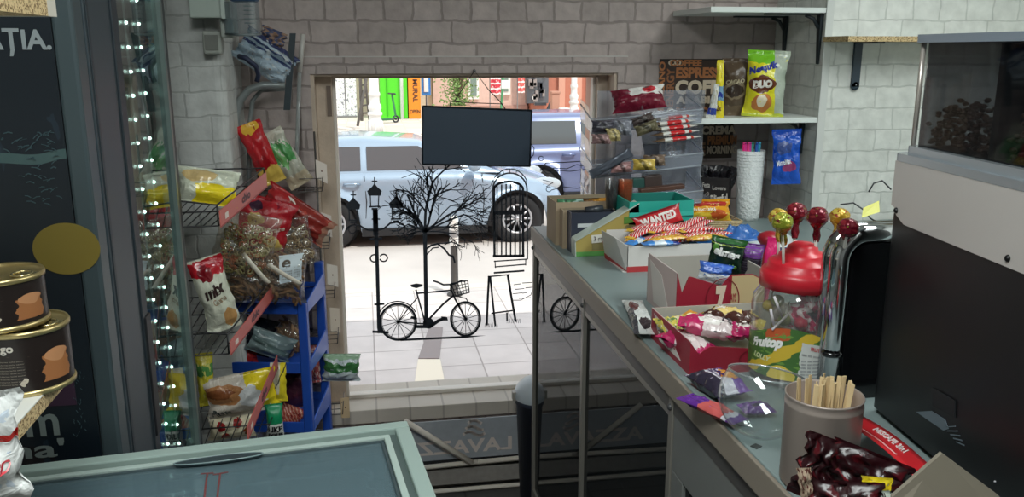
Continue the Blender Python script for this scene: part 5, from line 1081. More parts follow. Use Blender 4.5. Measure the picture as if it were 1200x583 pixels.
# kraft carton and dark box
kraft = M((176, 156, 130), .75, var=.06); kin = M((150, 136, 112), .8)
def open_box(name, label, cat, x0, x1, y0, y1, h, col, inner, front=None, rot=0, bt=.003, hf=None, hb_=None, hl=None, lmat=None):
    """open-topped carton; heights of front/back/left walls may differ"""
    t = thing(name, label, cat, ((x0+x1)/2, (y0+y1)/2, CT), (0, 0, rot)); w = x1-x0; d = y1-y0; hf = hf or h; hb_ = hb_ or h; hl = hl or h
    mb = MB(front or col); mb.bb(-w/2, w/2, -d/2, -d/2+bt, 0, hf); mb.obj('front_wall', t)
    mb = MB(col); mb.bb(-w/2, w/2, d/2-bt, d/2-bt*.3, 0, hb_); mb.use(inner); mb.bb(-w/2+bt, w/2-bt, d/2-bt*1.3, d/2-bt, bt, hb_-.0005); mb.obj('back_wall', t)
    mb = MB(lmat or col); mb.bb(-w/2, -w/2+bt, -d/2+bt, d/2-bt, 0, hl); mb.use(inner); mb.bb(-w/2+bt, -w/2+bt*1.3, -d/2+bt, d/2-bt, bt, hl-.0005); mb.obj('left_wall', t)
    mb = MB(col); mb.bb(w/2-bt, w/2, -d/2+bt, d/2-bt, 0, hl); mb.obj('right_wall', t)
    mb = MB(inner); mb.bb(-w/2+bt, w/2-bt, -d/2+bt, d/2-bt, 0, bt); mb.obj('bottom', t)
    return t
xk = PY(651, 240, 2.57).x-.02; zk = PY(665, 237, 2.57).z
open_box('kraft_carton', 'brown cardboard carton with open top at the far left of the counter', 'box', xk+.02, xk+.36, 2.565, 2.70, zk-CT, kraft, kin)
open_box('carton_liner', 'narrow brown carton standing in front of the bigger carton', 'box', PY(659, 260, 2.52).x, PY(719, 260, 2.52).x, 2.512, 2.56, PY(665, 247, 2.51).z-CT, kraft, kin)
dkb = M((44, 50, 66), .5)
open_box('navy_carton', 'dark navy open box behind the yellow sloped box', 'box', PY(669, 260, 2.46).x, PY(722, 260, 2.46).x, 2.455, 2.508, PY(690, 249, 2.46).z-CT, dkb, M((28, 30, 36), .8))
mb = MB(M((200, 204, 206), .4)); a = PY(677, 267, 2.453); b = PY(699, 262, 2.453); mb.bb(a.x, b.x, 2.4535, 2.4550, a.z, b.z); tag(mb.obj('paper_sticker', local=False), 'small pale sticker on the navy box', 'sticker')
for k, (px, py, col, nm) in enumerate(((664, 238, (90, 150, 110), 'green foil wrapped sweet'), (672, 236, (170, 200, 190), 'silver green wrapped sweet'), (681, 237, (80, 120, 100), 'dark green wrapped sweet'), (700, 233, (214, 150, 50), 'amber wrapped sweet'), (691, 237, (150, 110, 70), 'brown wrapped sweet'))):
    c = PY(px, py, 2.62); c.z = zk-.012; mb = MB(M(col, .25, .2)); mb.sph(c, .016, 10, 7, (1.2, .9, .6), .5); mb.tube([c+Vector((-.03, 0, .004)), c+Vector((.03, 0, .004))], .006, 6, rs=[.010, .010]); tag(mb.obj('wrapped_sweet', local=False), nm+' in the open brown carton', 'sweet')
mb = MB(M((50, 54, 60), .35)); c = PY(697, 247, 2.48)
mb.tube([c+Vector((-.03, 0, 0)), c+Vector((.025, 0, .006))], .012, 8); tag(mb.obj('dark_wrapped_bar', local=False), 'dark wrapped bar sticking out of the navy box', 'bar')
# plastic cups with orange content
for k, (px, col, lab) in enumerate(((717, (150, 150, 152), 'stack of clear plastic cups in front of the tiered sweet tray'), (731, (206, 130, 96), 'orange tinted clear cup stack beside the clear cups'))):
    c = Vector((PY(px, 250, 2.535).x, 2.525 if k else 2.54, PY(px, 254, 2.53).z-.01)); s = mpp(c); t = thing('cup_stack', lab, 'cup', (c.x, c.y, c.z), (0, 0, 0), 'cup stacks at the far end of the counter')
    for j in range(5):
        mb = MB(clear((225, 225, 225) if k == 0 else (236, 190, 165), .08, .05, .18 if k == 0 else .35, col)); z = j*3.2*s
        mb.lathe([(0, z), (5.2*s, z), (8.2*s, z+34*s), (8.6*s, z+34.5*s)], n=24); mb.obj('cup', t)
# sloped yellow display box
Yt = 2.40; tri = [(674.5, 284), (676, 307), (733, 304), (748, 296), (749, 240)]
art3 = M((178, 158, 88), .55); t = thing('sloped_display_box', 'yellow and green card box with a sloped top and a price sticker', 'box', (PY(712, 305, Yt).x, Yt, CT))
P = [PY(x, y, Yt) for x, y in tri]; zf = CT+.001
P = [Vector((P[0].x, Yt, P[0].z)), Vector((P[0].x+.002, Yt, zf)), Vector((PY(735, 304, Yt).x, Yt, zf)), Vector((PY(749, 296, Yt).x, Yt, zf)), Vector((PY(749, 240, Yt).x, Yt, P[4].z))]
mb = MB(art3); mb.prism(P, (0, .002, 0)); mb.prism([q+Vector((0, .048, 0)) for q in P], (0, .002, 0)); mb.prism([P[1], P[2], P[2]+Vector((0, .05, 0)), P[1]+Vector((0, .05, 0))], (0, 0, .002))
mb.use(M((96, 160, 84), .5)); mb.bb(P[1].x, P[3].x, Yt-.001, Yt-.0001, zf, zf+.014)
def tf(u, v): return Vector((P[1].x+(P[3].x-P[1].x)*u, Yt-.0015, zf+(P[4].z-zf)*v))
mb.use(M((90, 140, 60), .5)); mb.prism([tf(.74, .62), tf(.96, .66), tf(.96, .80), tf(.74, .76)], (0, .001, 0)); mb.use(M((140, 128, 84), .5)); mb.prism([tf(.6, .22), tf(.92, .22), tf(.92, .60), tf(.78, .60)], (0, .001, 0)); mb.prism([tf(.25, .12), tf(.52, .12), tf(.52, .26), tf(.25, .26)], (0, .001, 0))
mb.obj('side_panel', t, local=False)
mb = MB(M((196, 206, 196), .4)); a, b = P[0], P[4]; mb.prism([a+Vector((0, -.003, .002)), b+Vector((0, -.003, .002)), b+Vector((0, .052, .002)), a+Vector((0, .052, .002))], (0, 0, .003)); mb.prism([P[0]+Vector((-.002, -.002, .002)), P[1]+Vector((-.002, -.002, 0)), P[1]+Vector((-.002, .05, 0)), P[0]+Vector((-.002, .05, .002))], (.002, 0, 0)); mb.obj('sloped_top', t, local=False)
mb = MB(M((226, 222, 214), .5)); mb.prism([tf(.24, .26), tf(.50, .28), tf(.49, .44), tf(.23, .42)], (0, -.001, 0)); mb.text('3 ron', lambda u, v: tf(u, v)-Vector((0, .001, 0)), (.27, .30, .46, .40), M((80, 50, 90)), .02, .05); mb.use(M((190, 40, 40))); mb.prism([tf(.40, .27)-Vector((0, .001, 0)), tf(.48, .28)-Vector((0, .001, 0)), tf(.48, .30)-Vector((0, .001, 0)), tf(.40, .29)-Vector((0, .001, 0))], (0, -.0005, 0)); mb.obj('price_sticker', t, local=False)
# teal carton
Yq = 2.40; x0 = PY(737, 260, Yq).x; x1 = PY(812, 260, Yq).x; zt2 = PY(775, 236, Yq).z
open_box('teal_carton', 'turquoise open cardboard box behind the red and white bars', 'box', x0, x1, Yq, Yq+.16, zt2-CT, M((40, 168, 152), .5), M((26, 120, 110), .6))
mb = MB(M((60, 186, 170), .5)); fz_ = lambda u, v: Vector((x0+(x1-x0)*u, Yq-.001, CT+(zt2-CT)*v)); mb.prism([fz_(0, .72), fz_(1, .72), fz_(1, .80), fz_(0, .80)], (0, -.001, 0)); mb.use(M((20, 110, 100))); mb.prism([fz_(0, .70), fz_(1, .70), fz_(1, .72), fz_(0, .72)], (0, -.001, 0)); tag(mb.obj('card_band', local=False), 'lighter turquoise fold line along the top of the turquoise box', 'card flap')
# ---------------------------------------------------------------- flow packed bars
def bar_mb(l, w, t, mat, texts=(), **k): return pouch_mb(w, l, t, mat, texts, nu=10, nv=24, seal=k.pop('seal', .05), box=k.pop('box', 4), crumple=k.pop('crumple', .002), **k)
def lay(o, c, yaw, tilt=0, roll=0): o.rotation_euler = flat(yaw, tilt, roll); m = o.rotation_euler.to_matrix(); o.location = Vector(c); return o
# WANTED bar
p0 = PY(749, 272, 2.365); p1 = PY(803, 254, 2.365); L = (p1-p0).length; s = mpp(p0)
mt = art((186, 36, 42), [('rect', -.1, -.1, 1.1, .18, (60, 30, 26)), ('noise', 9, .7, (214, 60, 60)), ('rect', -.1, .9, 1.1, 1.1, (120, 24, 30))], .25, wob=.02, bump=.2)
mb = MB(mt); S = pouch_fn(L*1.06, 25*s, .02, seal=.02, box=5, crumple=.002, seed=50); mb.grid(lambda u, v: S(u, v, 1), 20, 8); mb.grid(lambda u, v: S(u, v, -1), 20, 8, flip=True)
mb.text('WANTED', lambda u, v: S(u, v, 1, .0015), (.10, .42, .88, .82), M((232, 224, 220), .4), .06, .0); mb.text('Roasty', lambda u, v: S(u, v, 1, .0015), (.30, .14, .62, .34), M((150, 70, 40), .4), .03)
o = mb.obj('peanut_bar'); o.location = (p0+p1)/2+Vector((0, 0, -8*s)); o.rotation_euler = (-.25, -math.atan2(p1.z-p0.z, p1.x-p0.x), 0); tag(o, 'red bar with big white capital letters leaning on the turquoise box', 'chocolate bar')
mb = MB(M((40, 60, 60), .4)); c = PY(764, 256, 2.385); mb.sph(c, .016, 12, 8, (1.5, .5, .6), .4); mb.use(M((214, 214, 206), .4)); mb.sph(c+Vector((.004, -.008, .004)), .012, 10, 7, (1.3, .5, .5), .4); tag(mb.obj('printed_ball_wrapper', local=False), 'small white and black wrapper peeking above the red lettered bar', 'wrapper')
# pile of red striped bars in the white tray
art_r = art((206, 44, 50), [('stripe', .5, 1, 9, .34, (236, 226, 222)), ('rect', -.1, -.1, 1.1, .1, (230, 180, 60))], .22, wob=.03, bump=.3)
art_g = art((222, 170, 60), [('noise', 7, .58, (200, 50, 50)), ('noise', 12, .6, (240, 220, 150))], .2, wob=.05, bump=.4)
art_b = art((70, 140, 214), [('rect', -.1, .3, 1.1, .6, (214, 226, 236)), ('rect', -.1, .78, 1.1, 1.1, (40, 60, 140))], .22, wob=.03, bump=.3)
protos = [(bar_mb(.125, .032, .014, art_r, seed=60), 'red striped chocolate bar'), (bar_mb(.12, .034, .016, art_g, seed=61), 'gold and red chocolate bar'), (bar_mb(.11, .034, .014, art_b, seed=62), 'blue and white chocolate bar')]
po = []
for m_, l_ in protos: o = m_.obj('chocolate_bar'); po.append(o)
used = [False]*3
def barcopy(k, c, yaw, tilt, roll, label, group=None):
    if used[k]: o = po[k].copy(); C.objects.link(o)
    else: o = po[k]; used[k] = True
    lay(o, c, yaw, tilt, roll); tag(o, label, 'chocolate bar', group); return o
rp = random.Random(12); i = 0
for row, (y, z, n, xs) in enumerate(((2.355, .082, 5, (752, 826)), (2.33, .092, 6, (752, 822)), (2.30, .09, 5, (756, 828)), (2.27, .078, 6, (752, 834)))):
    for j in range(n):
        px = xs[0]+(xs[1]-xs[0])*j/(n-1); x = PY(px, 280, y).x
        barcopy(0, (x-.05, y-.03+rp.uniform(-.01, .01), CT+z+rp.uniform(-.004, .01)), -1.1+rp.uniform(-.25, .25), rp.uniform(-.05, .15), rp.uniform(-.2, .2), 'red and white striped chocolate bar heaped in the white tray', 'red striped bars in the white tray')
for px, py, yaw, lb in ((752, 288, -.4, 'gold and red bar at the left end of the bar heap'), (816, 290, -1.5, 'orange gold bar at the right front of the bar heap'), (772, 296, -1.4, 'gold bar half under the blue and white bar')):
    x = PY(px, py, 2.24).x; barcopy(1, (x-.04, 2.225, CT+.082), yaw, .05, .1, lb)
for px, yaw, lb in ((768, -1.45, 'blue and white bar at the front of the bar heap'), (752, -.7, 'blue bar at the left front corner of the white tray')):
    x = PY(px, 297, 2.22).x; barcopy(2, (x-.045, 2.205, CT+.078), yaw, .0, .1, lb)
# white tray (curved sides, red foot)
t = thing('white_bar_tray', 'white card tray with a red foot, holding the striped bars', 'tray', (.9, 2.28, CT)); xl = PY(731, 320, 2.21).x-.006; wm = M((214, 210, 206), .5)
mb = MB(wm); yb0, yb1 = 2.20, 2.372; zz0 = CT+.001
def trf(y, x, z): return Vector((x, y, CT+z))
for (pts) in ([trf(yb0, xl+.012, 0), trf(yb1, xl-.002, 0), trf(yb1, xl-.016, .085), trf(yb0+.04, xl-.012, .09), trf(yb0, xl+.012, .074)],): mb.prism(pts, (.002, 0, 0))
mb.prism([trf(yb0, xl+.012, 0), trf(yb0, xl+.27, 0), trf(yb0, xl+.27, .074), trf(yb0, xl+.012, .074)], (0, .002, 0)); mb.bb(xl+.0, xl+.27, yb1, yb1+.002, CT, CT+.085); mb.bb(xl, xl+.27, yb0, yb1, CT, CT+.002)
mb.use(M((180, 56, 60), .5)); mb.bb(xl+.012, xl+.27, yb0-.001, yb0, CT, CT+.016); mb.prism([trf(yb0, xl+.0115, 0), trf(yb1, xl-.0025, 0), trf(yb1, xl-.005, .016), trf(yb0, xl+.0115, .016)], (-.0006, 0, 0)); mb.obj('card', t, local=False)
# ================================================================ 7-LOGO CARTONS
redc = M((150, 34, 52), .45); inn = M((168, 164, 156), .7)
def seven_box(name, label, x0, x1, y0, y1, h, hf, hbk, rot=0, lw_=None):
    t = thing(name, label, 'box', (x0, y0, CT), (0, 0, rot), 'red croissant cartons'); w, d = x1-x0, y1-y0; bt = .003
    mb = MB(redc); mb.prism([Vector(q) for q in ((0, 0, 0), (w, 0, 0), (w, 0, hf*.86), (w*.86, 0, hf), (w*.60, 0, hf), (w*.50, 0, hf*.78), (w*.2, 0, hf*.78) if 0 else (w*.16, 0, hf), (w*.13, 0, hf), (w*.06, 0, h*.62), (0, 0, h))], (0, bt, 0)); 
    ff = lambda u, v: Vector((u*w, -.0012, v*hf))
    mb.use(M((190, 170, 128), .5)); mb.prism([Vector((w*.62, -.0006, 0)), Vector((w, -.0006, 0)), Vector((w, -.0006, hf*.84)), Vector((w*.86, -.0006, hf*.98)), Vector((w*.62, -.0006, hf*.98))], (0, .0005, 0))
    mb.use(M((128, 26, 40), .5)); cc = [ff(.52+.19*math.cos(a), .48+.46*math.sin(a)) for a in [2*PI*i/32 for i in range(33)]]; mb.stroke(cc, .0022, th=.0004)
    mb.text('7', lambda u, v: ff(u, v)-Vector((0, .0004, 0)), (.44, .18, .56, .80), M((214, 196, 176), .5), .08); mb.text('DAYS', lambda u, v: ff(u, v)-Vector((0, .0004, 0)), (.58, .44, .68, .62), M((150, 40, 50), .5), .03)
    mb.obj('front_wall', t)
    mb = MB(inn); mb.bb(0, w, d-bt, d, 0, hbk); mb.use(redc); mb.bb(0, w, d, d+.001, 0, hbk); mb.obj('back_wall', t)
    mb = MB(lw_ or redc); mb.bb(0, .0012, bt, d-bt, 0, h); mb.use(inn); mb.bb(.0012, bt, bt, d-bt, 0.002, h); mb.use(M((214, 206, 200), .5)); mb.prism([(-.0006, d*.2, .012), (-.0006, d*.75, .012), (-.0006, d*.92, h*.9), (-.0006, d*.5, h*.75)], (.0005, 0, 0))
    lw_ or mb.text('CROISSANT', lambda u, v: Vector((-.001, d-d*u, v*h)), (.2, .36, .8, .52), M((150, 40, 60)), .03); mb.obj('left_wall', t)
    mb = MB(inn); mb.bb(w-bt, w, bt, d-bt, 0, h); mb.obj('right_wall', t); mb = MB(inn); mb.bb(bt, w-bt, bt, d-bt, 0, bt); mb.obj('bottom', t)
    return t
A0 = PY(782, 350, 1.73).x; A1 = PY(895, 350, 1.73).x; zA_ = PY(830, 324, 1.73).z-CT
seven_box('croissant_carton', 'open red carton with a big numeral, the rear one of two, holding small bags', PY(764, 340, 1.86).x+.012, A1, 1.73, 1.93, PY(764, 300, 1.9).z-CT, zA_, PY(800, 300, 1.93).z-CT, lw_=M((196, 176, 172), .5))
B0 = PY(797, 440, 1.46).x; B1 = PY(905, 420, 1.46).x
b_h = PY(762, 362, 1.66).z-CT
seven_box('croissant_carton', 'open red carton full of croissant packs, the front one beside the jar', .585, .585+.30, 1.44, 1.665, b_h, PY(830, 405, 1.45).z-CT, b_h)
# croissant packs in the front carton
art_c1 = art((214, 196, 84), [('noise', 6, .58, (236, 226, 190)), ('band', .4, 1, .55, .75, (70, 40, 34)), ('ell', .7, .7, .2, .16, (200, 140, 60))], .22, wob=.06, bump=.4)
art_c2 = art((222, 206, 206), [('rect', -.1, .62, 1.1, 1.1, (188, 40, 96)), ('rect', -.1, -.1, 1.1, .16, (188, 40, 96)), ('ell', .3, .5, .2, .2, (236, 230, 226)), ('noise', 9, .66, (150, 130, 130))], .22, wob=.05, bump=.4)
def croi(nm, label, px, py, Y, z, l, w, t_, mat, yaw, roll=0, tilt=0, texts=(), seed=0):
    o = pouch_mb(w, l, t_, mat, texts, seed=seed, crumple=.006, seal=.06, box=3).obj(nm); c = PY(px, py, Y); c.z = CT+z-.03
    o.rotation_euler = flat(yaw, tilt, roll); m = o.rotation_euler.to_matrix(); o.location = c-m @ Vector((0, 0, l/2)); return tag(o, label, 'croissant pack', 'croissant packs in the front carton')
croi('croissant_pack', 'pink and white croissant pack lying slanted on top in the front carton', 832, 385, 1.52, .098, .125, .068, .036, art_c2, 1.25, .12, .1, [('CACAO', (.3, .18, .9, .34), (60, 50, 60), PI/2*0), ('7DAYS', (.2, .5, .8, .62), (240, 236, 232))], 70)
croi('croissant_pack', 'yellow and white croissant pack at the back left of the front carton', 828, 366, 1.60, .078, .13, .07, .038, art_c1, 1.4, 0, .05, [('7DAYS', (.25, .4, .75, .55), (70, 30, 30))], 71)
croi('croissant_pack', 'yellow croissant pack at the back right of the front carton, near the jar', 862, 368, 1.60, .082, .12, .07, .038, art_c1, 1.0, 0, .1, [('7DAYS', (.25, .4, .75, .55), (70, 30, 30))], 72)
croi('croissant_pack', 'brown and cream croissant pack lying across the middle of the front carton', 852, 376, 1.56, .102, .12, .064, .032, art((70, 40, 34), [('ell', .5, .5, .3, .3, (216, 190, 120)), ('noise', 8, .62, (226, 214, 200))], .22, wob=.06), .6, .1, -.1, [('NAPO', (.25, .55, .8, .7), (230, 225, 220))], 73)
croi('croissant_pack', 'white and pink croissant pack low at the left front of the front carton', 806, 398, 1.52, .066, .12, .06, .034, art_c2, .35, -.2, .1, (), 74)
croi('croissant_pack', 'pale green and yellow pack in the left back corner of the front carton', 789, 384, 1.58, .07, .10, .05, .03, art((206, 190, 90), [('noise', 7, .56, (100, 130, 80)), ('noise', 12, .62, (230, 226, 200))], .25, wob=.05), .1, 0, .3, (), 75)
croi('croissant_pack', 'magenta pack end showing at the right of the front carton', 866, 392, 1.50, .09, .08, .05, .032, art((170, 34, 90), [('ell', .5, .4, .3, .2, (230, 220, 214)), ('noise', 8, .64, (110, 20, 60))], .22, wob=.05), 1.9, .2, 0, (), 76)
# small bags in the rear carton
def cbag(name, label, cx, cy, wpx, hpx, Y, tpx, mat, **k): return bag(name, label, cx, cy, wpx, hpx, Y, tpx, mat, **k)
cbag('seed_bag', 'dark green snack bag with white lettering leaning in the rear carton', 851, 300, 42, 44, 1.82, 14, art((20, 44, 32), [('rect', -.1, .86, 1.1, 1.1, (40, 90, 44)), ('ell', .15, .7, .1, .1, (90, 150, 60)), ('noise', 6, .7, (40, 70, 50)), ('band', 0, 1, .80, .82, (150, 170, 60))], .25, wob=.03), roll=.14, seed=80, texts=[('elmas', (.10, .50, .90, .72), (236, 238, 236), -.08, .06), ('pistachio', (.2, .16, .88, .32), (120, 180, 50), .05, .04)])
cbag('blue_white_bag', 'blue and white small bag under the green bag in the rear carton', 838, 320, 40, 24, 1.80, 12, art((220, 226, 232), [('rect', -.1, .5, 1.1, 1.1, (60, 100, 190)), ('noise', 8, .6, (90, 130, 200))], .22, wob=.05, bump=.4), roll=.12, seed=81)
cbag('purple_snack_pack', 'purple and black pack right of the green bag in the rear carton', 879, 306, 30, 42, 1.83, 16, art((36, 30, 44), [('rect', -.1, .62, 1.1, 1.1, (110, 50, 140)), ('stripe', 0, 1, 14, .2, (96, 90, 104))], .3, wob=.02), roll=.05, seed=82, box=5)
# pink, red, green things behind the rear carton
cbag('pink_bag', 'bright pink bag standing beside the red jar lid', 899, 322, 14, 90, 1.80, 8, art((226, 40, 116), [('noise', 5, .66, (240, 90, 150))], .3, wob=.03), roll=.1, seed=83)
p = cpos(902, 292); p = Vector((PY(902, 286, 2.0).x, 2.0, CT)); mb = MB(M((150, 26, 40), .35)); mb.lathe([(0, .10), (.022, .10), (.024, .115), (.030, .12), (.032, .13), (.026, .14), (.012, .146), (0, .147)], p, 24, rip=.04, rn=14); mb.use(M((170, 40, 50), .3)); mb.lathe([(.018, 0), (.022, .1)], p, 20); tag(mb.obj('red_bottle', local=False), 'small bottle with a ribbed dark red lid, behind the pink bag', 'bottle')
# blue tray, papers, blue bag
mb = MB(M((40, 130, 200), .35)); q = [PY(842, 284, 2.16), PY(936, 284, 2.16)]; x0, x1 = q[0].x, q[1].x
mb.bb(x0, x1, 2.16, 2.165, CT+.004, CT+.05); mb.bb(x0, x1, 2.37, 2.375, CT+.004, CT+.05); mb.bb(x0, x0+.004, 2.165, 2.37, CT+.004, CT+.05); mb.bb(x1-.004, x1, 2.165, 2.37, CT+.004, CT+.05); mb.bb(x0, x1, 2.16, 2.375, CT, CT+.004); mb.bb(x0-.006, x1+.006, 2.152, 2.16, CT+.044, CT+.052)
tag(mb.obj('blue_tray', local=False, bevel=.001), 'flat bright blue plastic tray behind the dark green bag', 'tray')
for k, (px, py, yaw, lb) in enumerate(((815, 272, .3, 'white paper sheet on the counter near the white tube'), (905, 262, -.2, 'white paper sheet sticking out right of the crumpled blue bag'))):
    c = cpos(px, py); mb = MB(M((206, 214, 216), .5)); cr, sr = math.cos(yaw), math.sin(yaw); zz = CT+(.001 if k == 0 else .0535)
    if k: c = Vector((PY(px, py, 2.3).x, 2.3, 0))
    mb.grid(lambda u, v: Vector((c.x+(u-.5)*.15*cr-(v-.5)*.2*sr, c.y+(u-.5)*.15*sr+(v-.5)*.2*cr, zz+.003*math.sin(u*4)*v)), 8, 8); tag(mb.obj('paper_sheet', local=False, solid=.0005), lb, 'paper')
c = PY(868, 266, 2.34); c.z = CT+.052; rb_ = random.Random(8); mb = MB(clear((120, 160, 220), .1, .12, .55, (74, 130, 206), wr=.6))
mb.grid(lambda u, v: c+Vector(((u-.5)*.16*(1-.2*v), (v-.5)*.10, .002+.036*math.sin(PI*u)*math.sin(PI*v)*(1+.9*noise.noise(Vector((u*6, v*6, 3.)))))), 26, 18); tag(mb.obj('crumpled_blue_bag', local=False, solid=.001), 'crumpled light blue plastic bag on the counter before the white tube', 'plastic bag')
# ================================================================ TIERED SWEET TRAY
pl = clear((238, 240, 244), .05, .04, .16, (214, 218, 228)); edge = clear((225, 230, 236), .25, .05, .45, (190, 196, 206))
YT0, YT1 = 2.715, 2.865; tr = thing('tiered_sweet_tray', 'clear plastic tiered tray of sweets at the far end of the counter', 'tray', (PY(755, 250, 2.7).x, 2.78, CT))
lv = [((692, 147), (826, 133), (697, 124)), ((690, 205), (822, 178), (694, 150)), ((697, 252), (820, 220), (697, 208))]
for k, yb in enumerate((148, 205, 248)):
    # sloped tray: floor rises to the back
    xL = PY(693, yb, YT0).x; xR = PY(822, yb-14, YT0).x; z0 = PY(755, (152, 203, 247)[k], YT0).z; z1 = z0+.035; xm = (xL+xR)/2-.01
    mb = MB(pl); skew = .05
    mb.hexa([(xL, YT0, z0-.012), (xR, YT0+skew*0, z0+.022), (xR, YT1, z1+.022), (xL, YT1, z1-.012)], [(xL, YT0, z0-.010), (xR, YT0, z0+.024), (xR, YT1, z1+.024), (xL, YT1, z1-.010)])
    mb.obj('tier_floor', tr, local=False)
    mb = MB(pl); mb.hexa([(xL, YT0, z0-.012), (xR, YT0, z0+.022), (xR, YT0+.003, z0+.022), (xL, YT0+.003, z0-.012)], [(xL, YT0-.012, z0+.030), (xR, YT0-.012, z0+.064), (xR, YT0-.009, z0+.064), (xL, YT0-.009, z0+.030)]); mb.obj('front_lip', tr, local=False)
    mb = MB(edge); mb.tube([(xL, YT1, z1+.04), (xL-.001, YT0-.012, z0+.031), (xR, YT0-.012, z0+.065), (xR, YT1, z1+.07)], .0028, 6); mb.tube([(xL, YT0, z0-.012), (xR, YT0, z0+.022)], .0028, 6); mb.obj('lip_edge', tr, local=False)
    for xx, dz in ((xL, -.012), (xm, .005), (xR, .022)):
        mb = MB(pl); top = z0+dz+(.105 if k == 0 else .14); 
        mb.prism([(xx, YT0, z0+dz), (xx, YT1, z1+dz), (xx, YT1, min(top+.0, z0+dz+.15)), (xx, YT0+.05, top-.02), (xx, YT0-.010, z0+dz+.04)], (.002, 0, 0)); mb.obj('divider', tr, local=False)
    mb = MB(M((235, 238, 242), .2)); mb.tube([(xm, YT0-.012, z0+.042), (xm, YT0-.012, z0+.056)], .0014, 5); mb.obj('clip', tr, local=False)
    if k == 0: z_t0, xT0, xT1 = z0, xL, xR
    if k == 1: z_t1 = z0
    if k == 2: z_t2 = z0
mb = MB(pl); mb.bb(PY(697, 255, YT1).x, PY(820, 235, YT1).x, YT1, YT1+.003, CT, z_t0+.12); mb.obj('back_panel', tr, local=False)
for xx in (PY(697, 255, YT1).x, PY(820, 235, YT1).x): 
    mb = MB(pl); mb.bb(xx-.002, xx, YT0+.03, YT1, CT, z_t2+.03); mb.obj('leg_panel', tr, local=False)
# bars with white/red print in the top tier
ark = art((222, 220, 214), [('rect', -.1, .42, 1.1, .70, (206, 40, 44)), ('rect', -.1, .0, 1.1, .26, (96, 74, 54)), ('noise', 12, .68, (190, 186, 176)), ('rect', -.1, .78, 1.1, .84, (206, 60, 50))], .25, wob=.02)
kb = bar_mb(.165, .028, .012, ark, seed=90).obj('milk_bar'); 
for j, (px, py) in enumerate(((787, 138), (786, 144), (788, 150), (790, 156), (792, 163))):
    o = kb if j == 0 else kb.copy()
    if j: C.objects.link(o)
    c = PY(px, py, 2.66+.015*(4-j)); o.rotation_euler = flat(-1.35, .1, .25); o.location = c-o.rotation_euler.to_matrix() @ Vector((0, 0, .082)); tag(o, ('topmost', 'second highest', 'middle', 'second lowest', 'lowest')[j]+' red and white milk bar stacked in the top tier of the clear tray', 'chocolate bar', 'milk bars in the clear tray')
def lump(name, label, px, py, Y, r, sc, col, rot=0, rough=.4, cat='sweet'):
    c = PY(px, py, Y); w_, h_ = r*2.5*sc[0], r*2.4*sc[2]; lt = tuple(min(255, v+50) for v in col); mb = pouch_mb(w_, h_, r*1.4, art(col, [('noise', 6, .6, lt), ('band', 1, .4, .55, .72, tuple(v*.6 for v in col))], .22, wob=.06, bump=.4), nu=12, nv=12, seed=px, crumple=.005, seal=.05); o = mb.obj(name); rr_ = Euler((-.3, rot, .1*(px % 5-2))); put(o, c-rr_.to_matrix() @ Vector((0, 0, h_/2)), rr_); return tag(o, label, cat)
lump('dark_sweet_cup', 'dark round sweet cup in the top tier, far left', 707, 148, 2.68, .026, (1.2, .8, .62), (64, 62, 72)); lump('pale_sweet_cup', 'yellowish round sweet in the top tier left of the middle divider', 719, 158, 2.66, .020, (1, .8, .85), (176, 160, 110)); lump('pink_sweet_cup', 'pinkish sweet in the lower left of the top tier', 705, 163, 2.66, .022, (1.2, .8, .6), (150, 120, 120)); lump('grey_sweet', 'grey wrapped sweet near the middle divider of the top tier', 730, 150, 2.67, .022, (1.1, .8, .9), (122, 124, 134))
lump('brown_wrapped_sweet', 'olive brown wrapped sweet beside the milk bars', 758, 150, 2.67, .024, (1.4, .8, .6), (96, 90, 66), -.3); lump('dark_wrapped_sweet', 'dark brown wrapped sweet at the top of the top tier', 753, 140, 2.70, .022, (1.5, .8, .5), (70, 60, 58), -.3)
lump('yellow_sweet', 'yellow oval sweet in the middle tier of the clear tray', 755, 193, 2.66, .026, (1.2, .8, .6), (196, 168, 80)); lump('brown_sweet', 'brown oval sweet behind the yellow one in the middle tier', 767, 188, 2.70, .026, (1.2, .8, .6), (120, 100, 84)); lump('rosy_sweet', 'rosy wrapped sweet in the left half of the middle tier', 728, 196, 2.68, .024, (1.3, .8, .6), (172, 130, 130))
mb = bar_mb(.15, .03, .012, M((92, 98, 110), .25, .3), seed=93); o = mb.obj('grey_foil_bar'); c = PY(716, 192, 2.66); r = camrot(c, 0, 1.02); o.rotation_euler = r; o.location = c-r.to_matrix() @ Vector((0, 0, .075)); tag(o, 'long grey foil bar lying slanted in the middle tier', 'chocolate bar')
def boxy(name, label, px, py, Y, d, col, rz=0, ry=0, cat='box'):
    c = PY(px, py, Y); mb = MB(M(col, .5)); mb.box((0, 0, 0), d); o = mb.obj(name, bevel=.002); put(o, c, (0, ry, rz)); return tag(o, label, cat)
boxy('dark_grey_box', 'dark grey small box at the back of the middle tier', 762, 178, 2.76, (.055, .03, .05), (84, 88, 100)); boxy('green_sweet_box', 'dark green small box in the lowest tier', 748, 214, 2.68, (.045, .03, .03), (40, 80, 74)); boxy('brown_sweet_box', 'dark brown small box in the lowest tier', 764, 212, 2.68, (.06, .035, .036), (66, 52, 48), 0, -.1); boxy('long_brown_bar', 'flat brown bar lying at the front of the lowest tier', 775, 221, 2.62, (.15, .03, .014), (86, 56, 44), 0, -.08, 'chocolate bar')
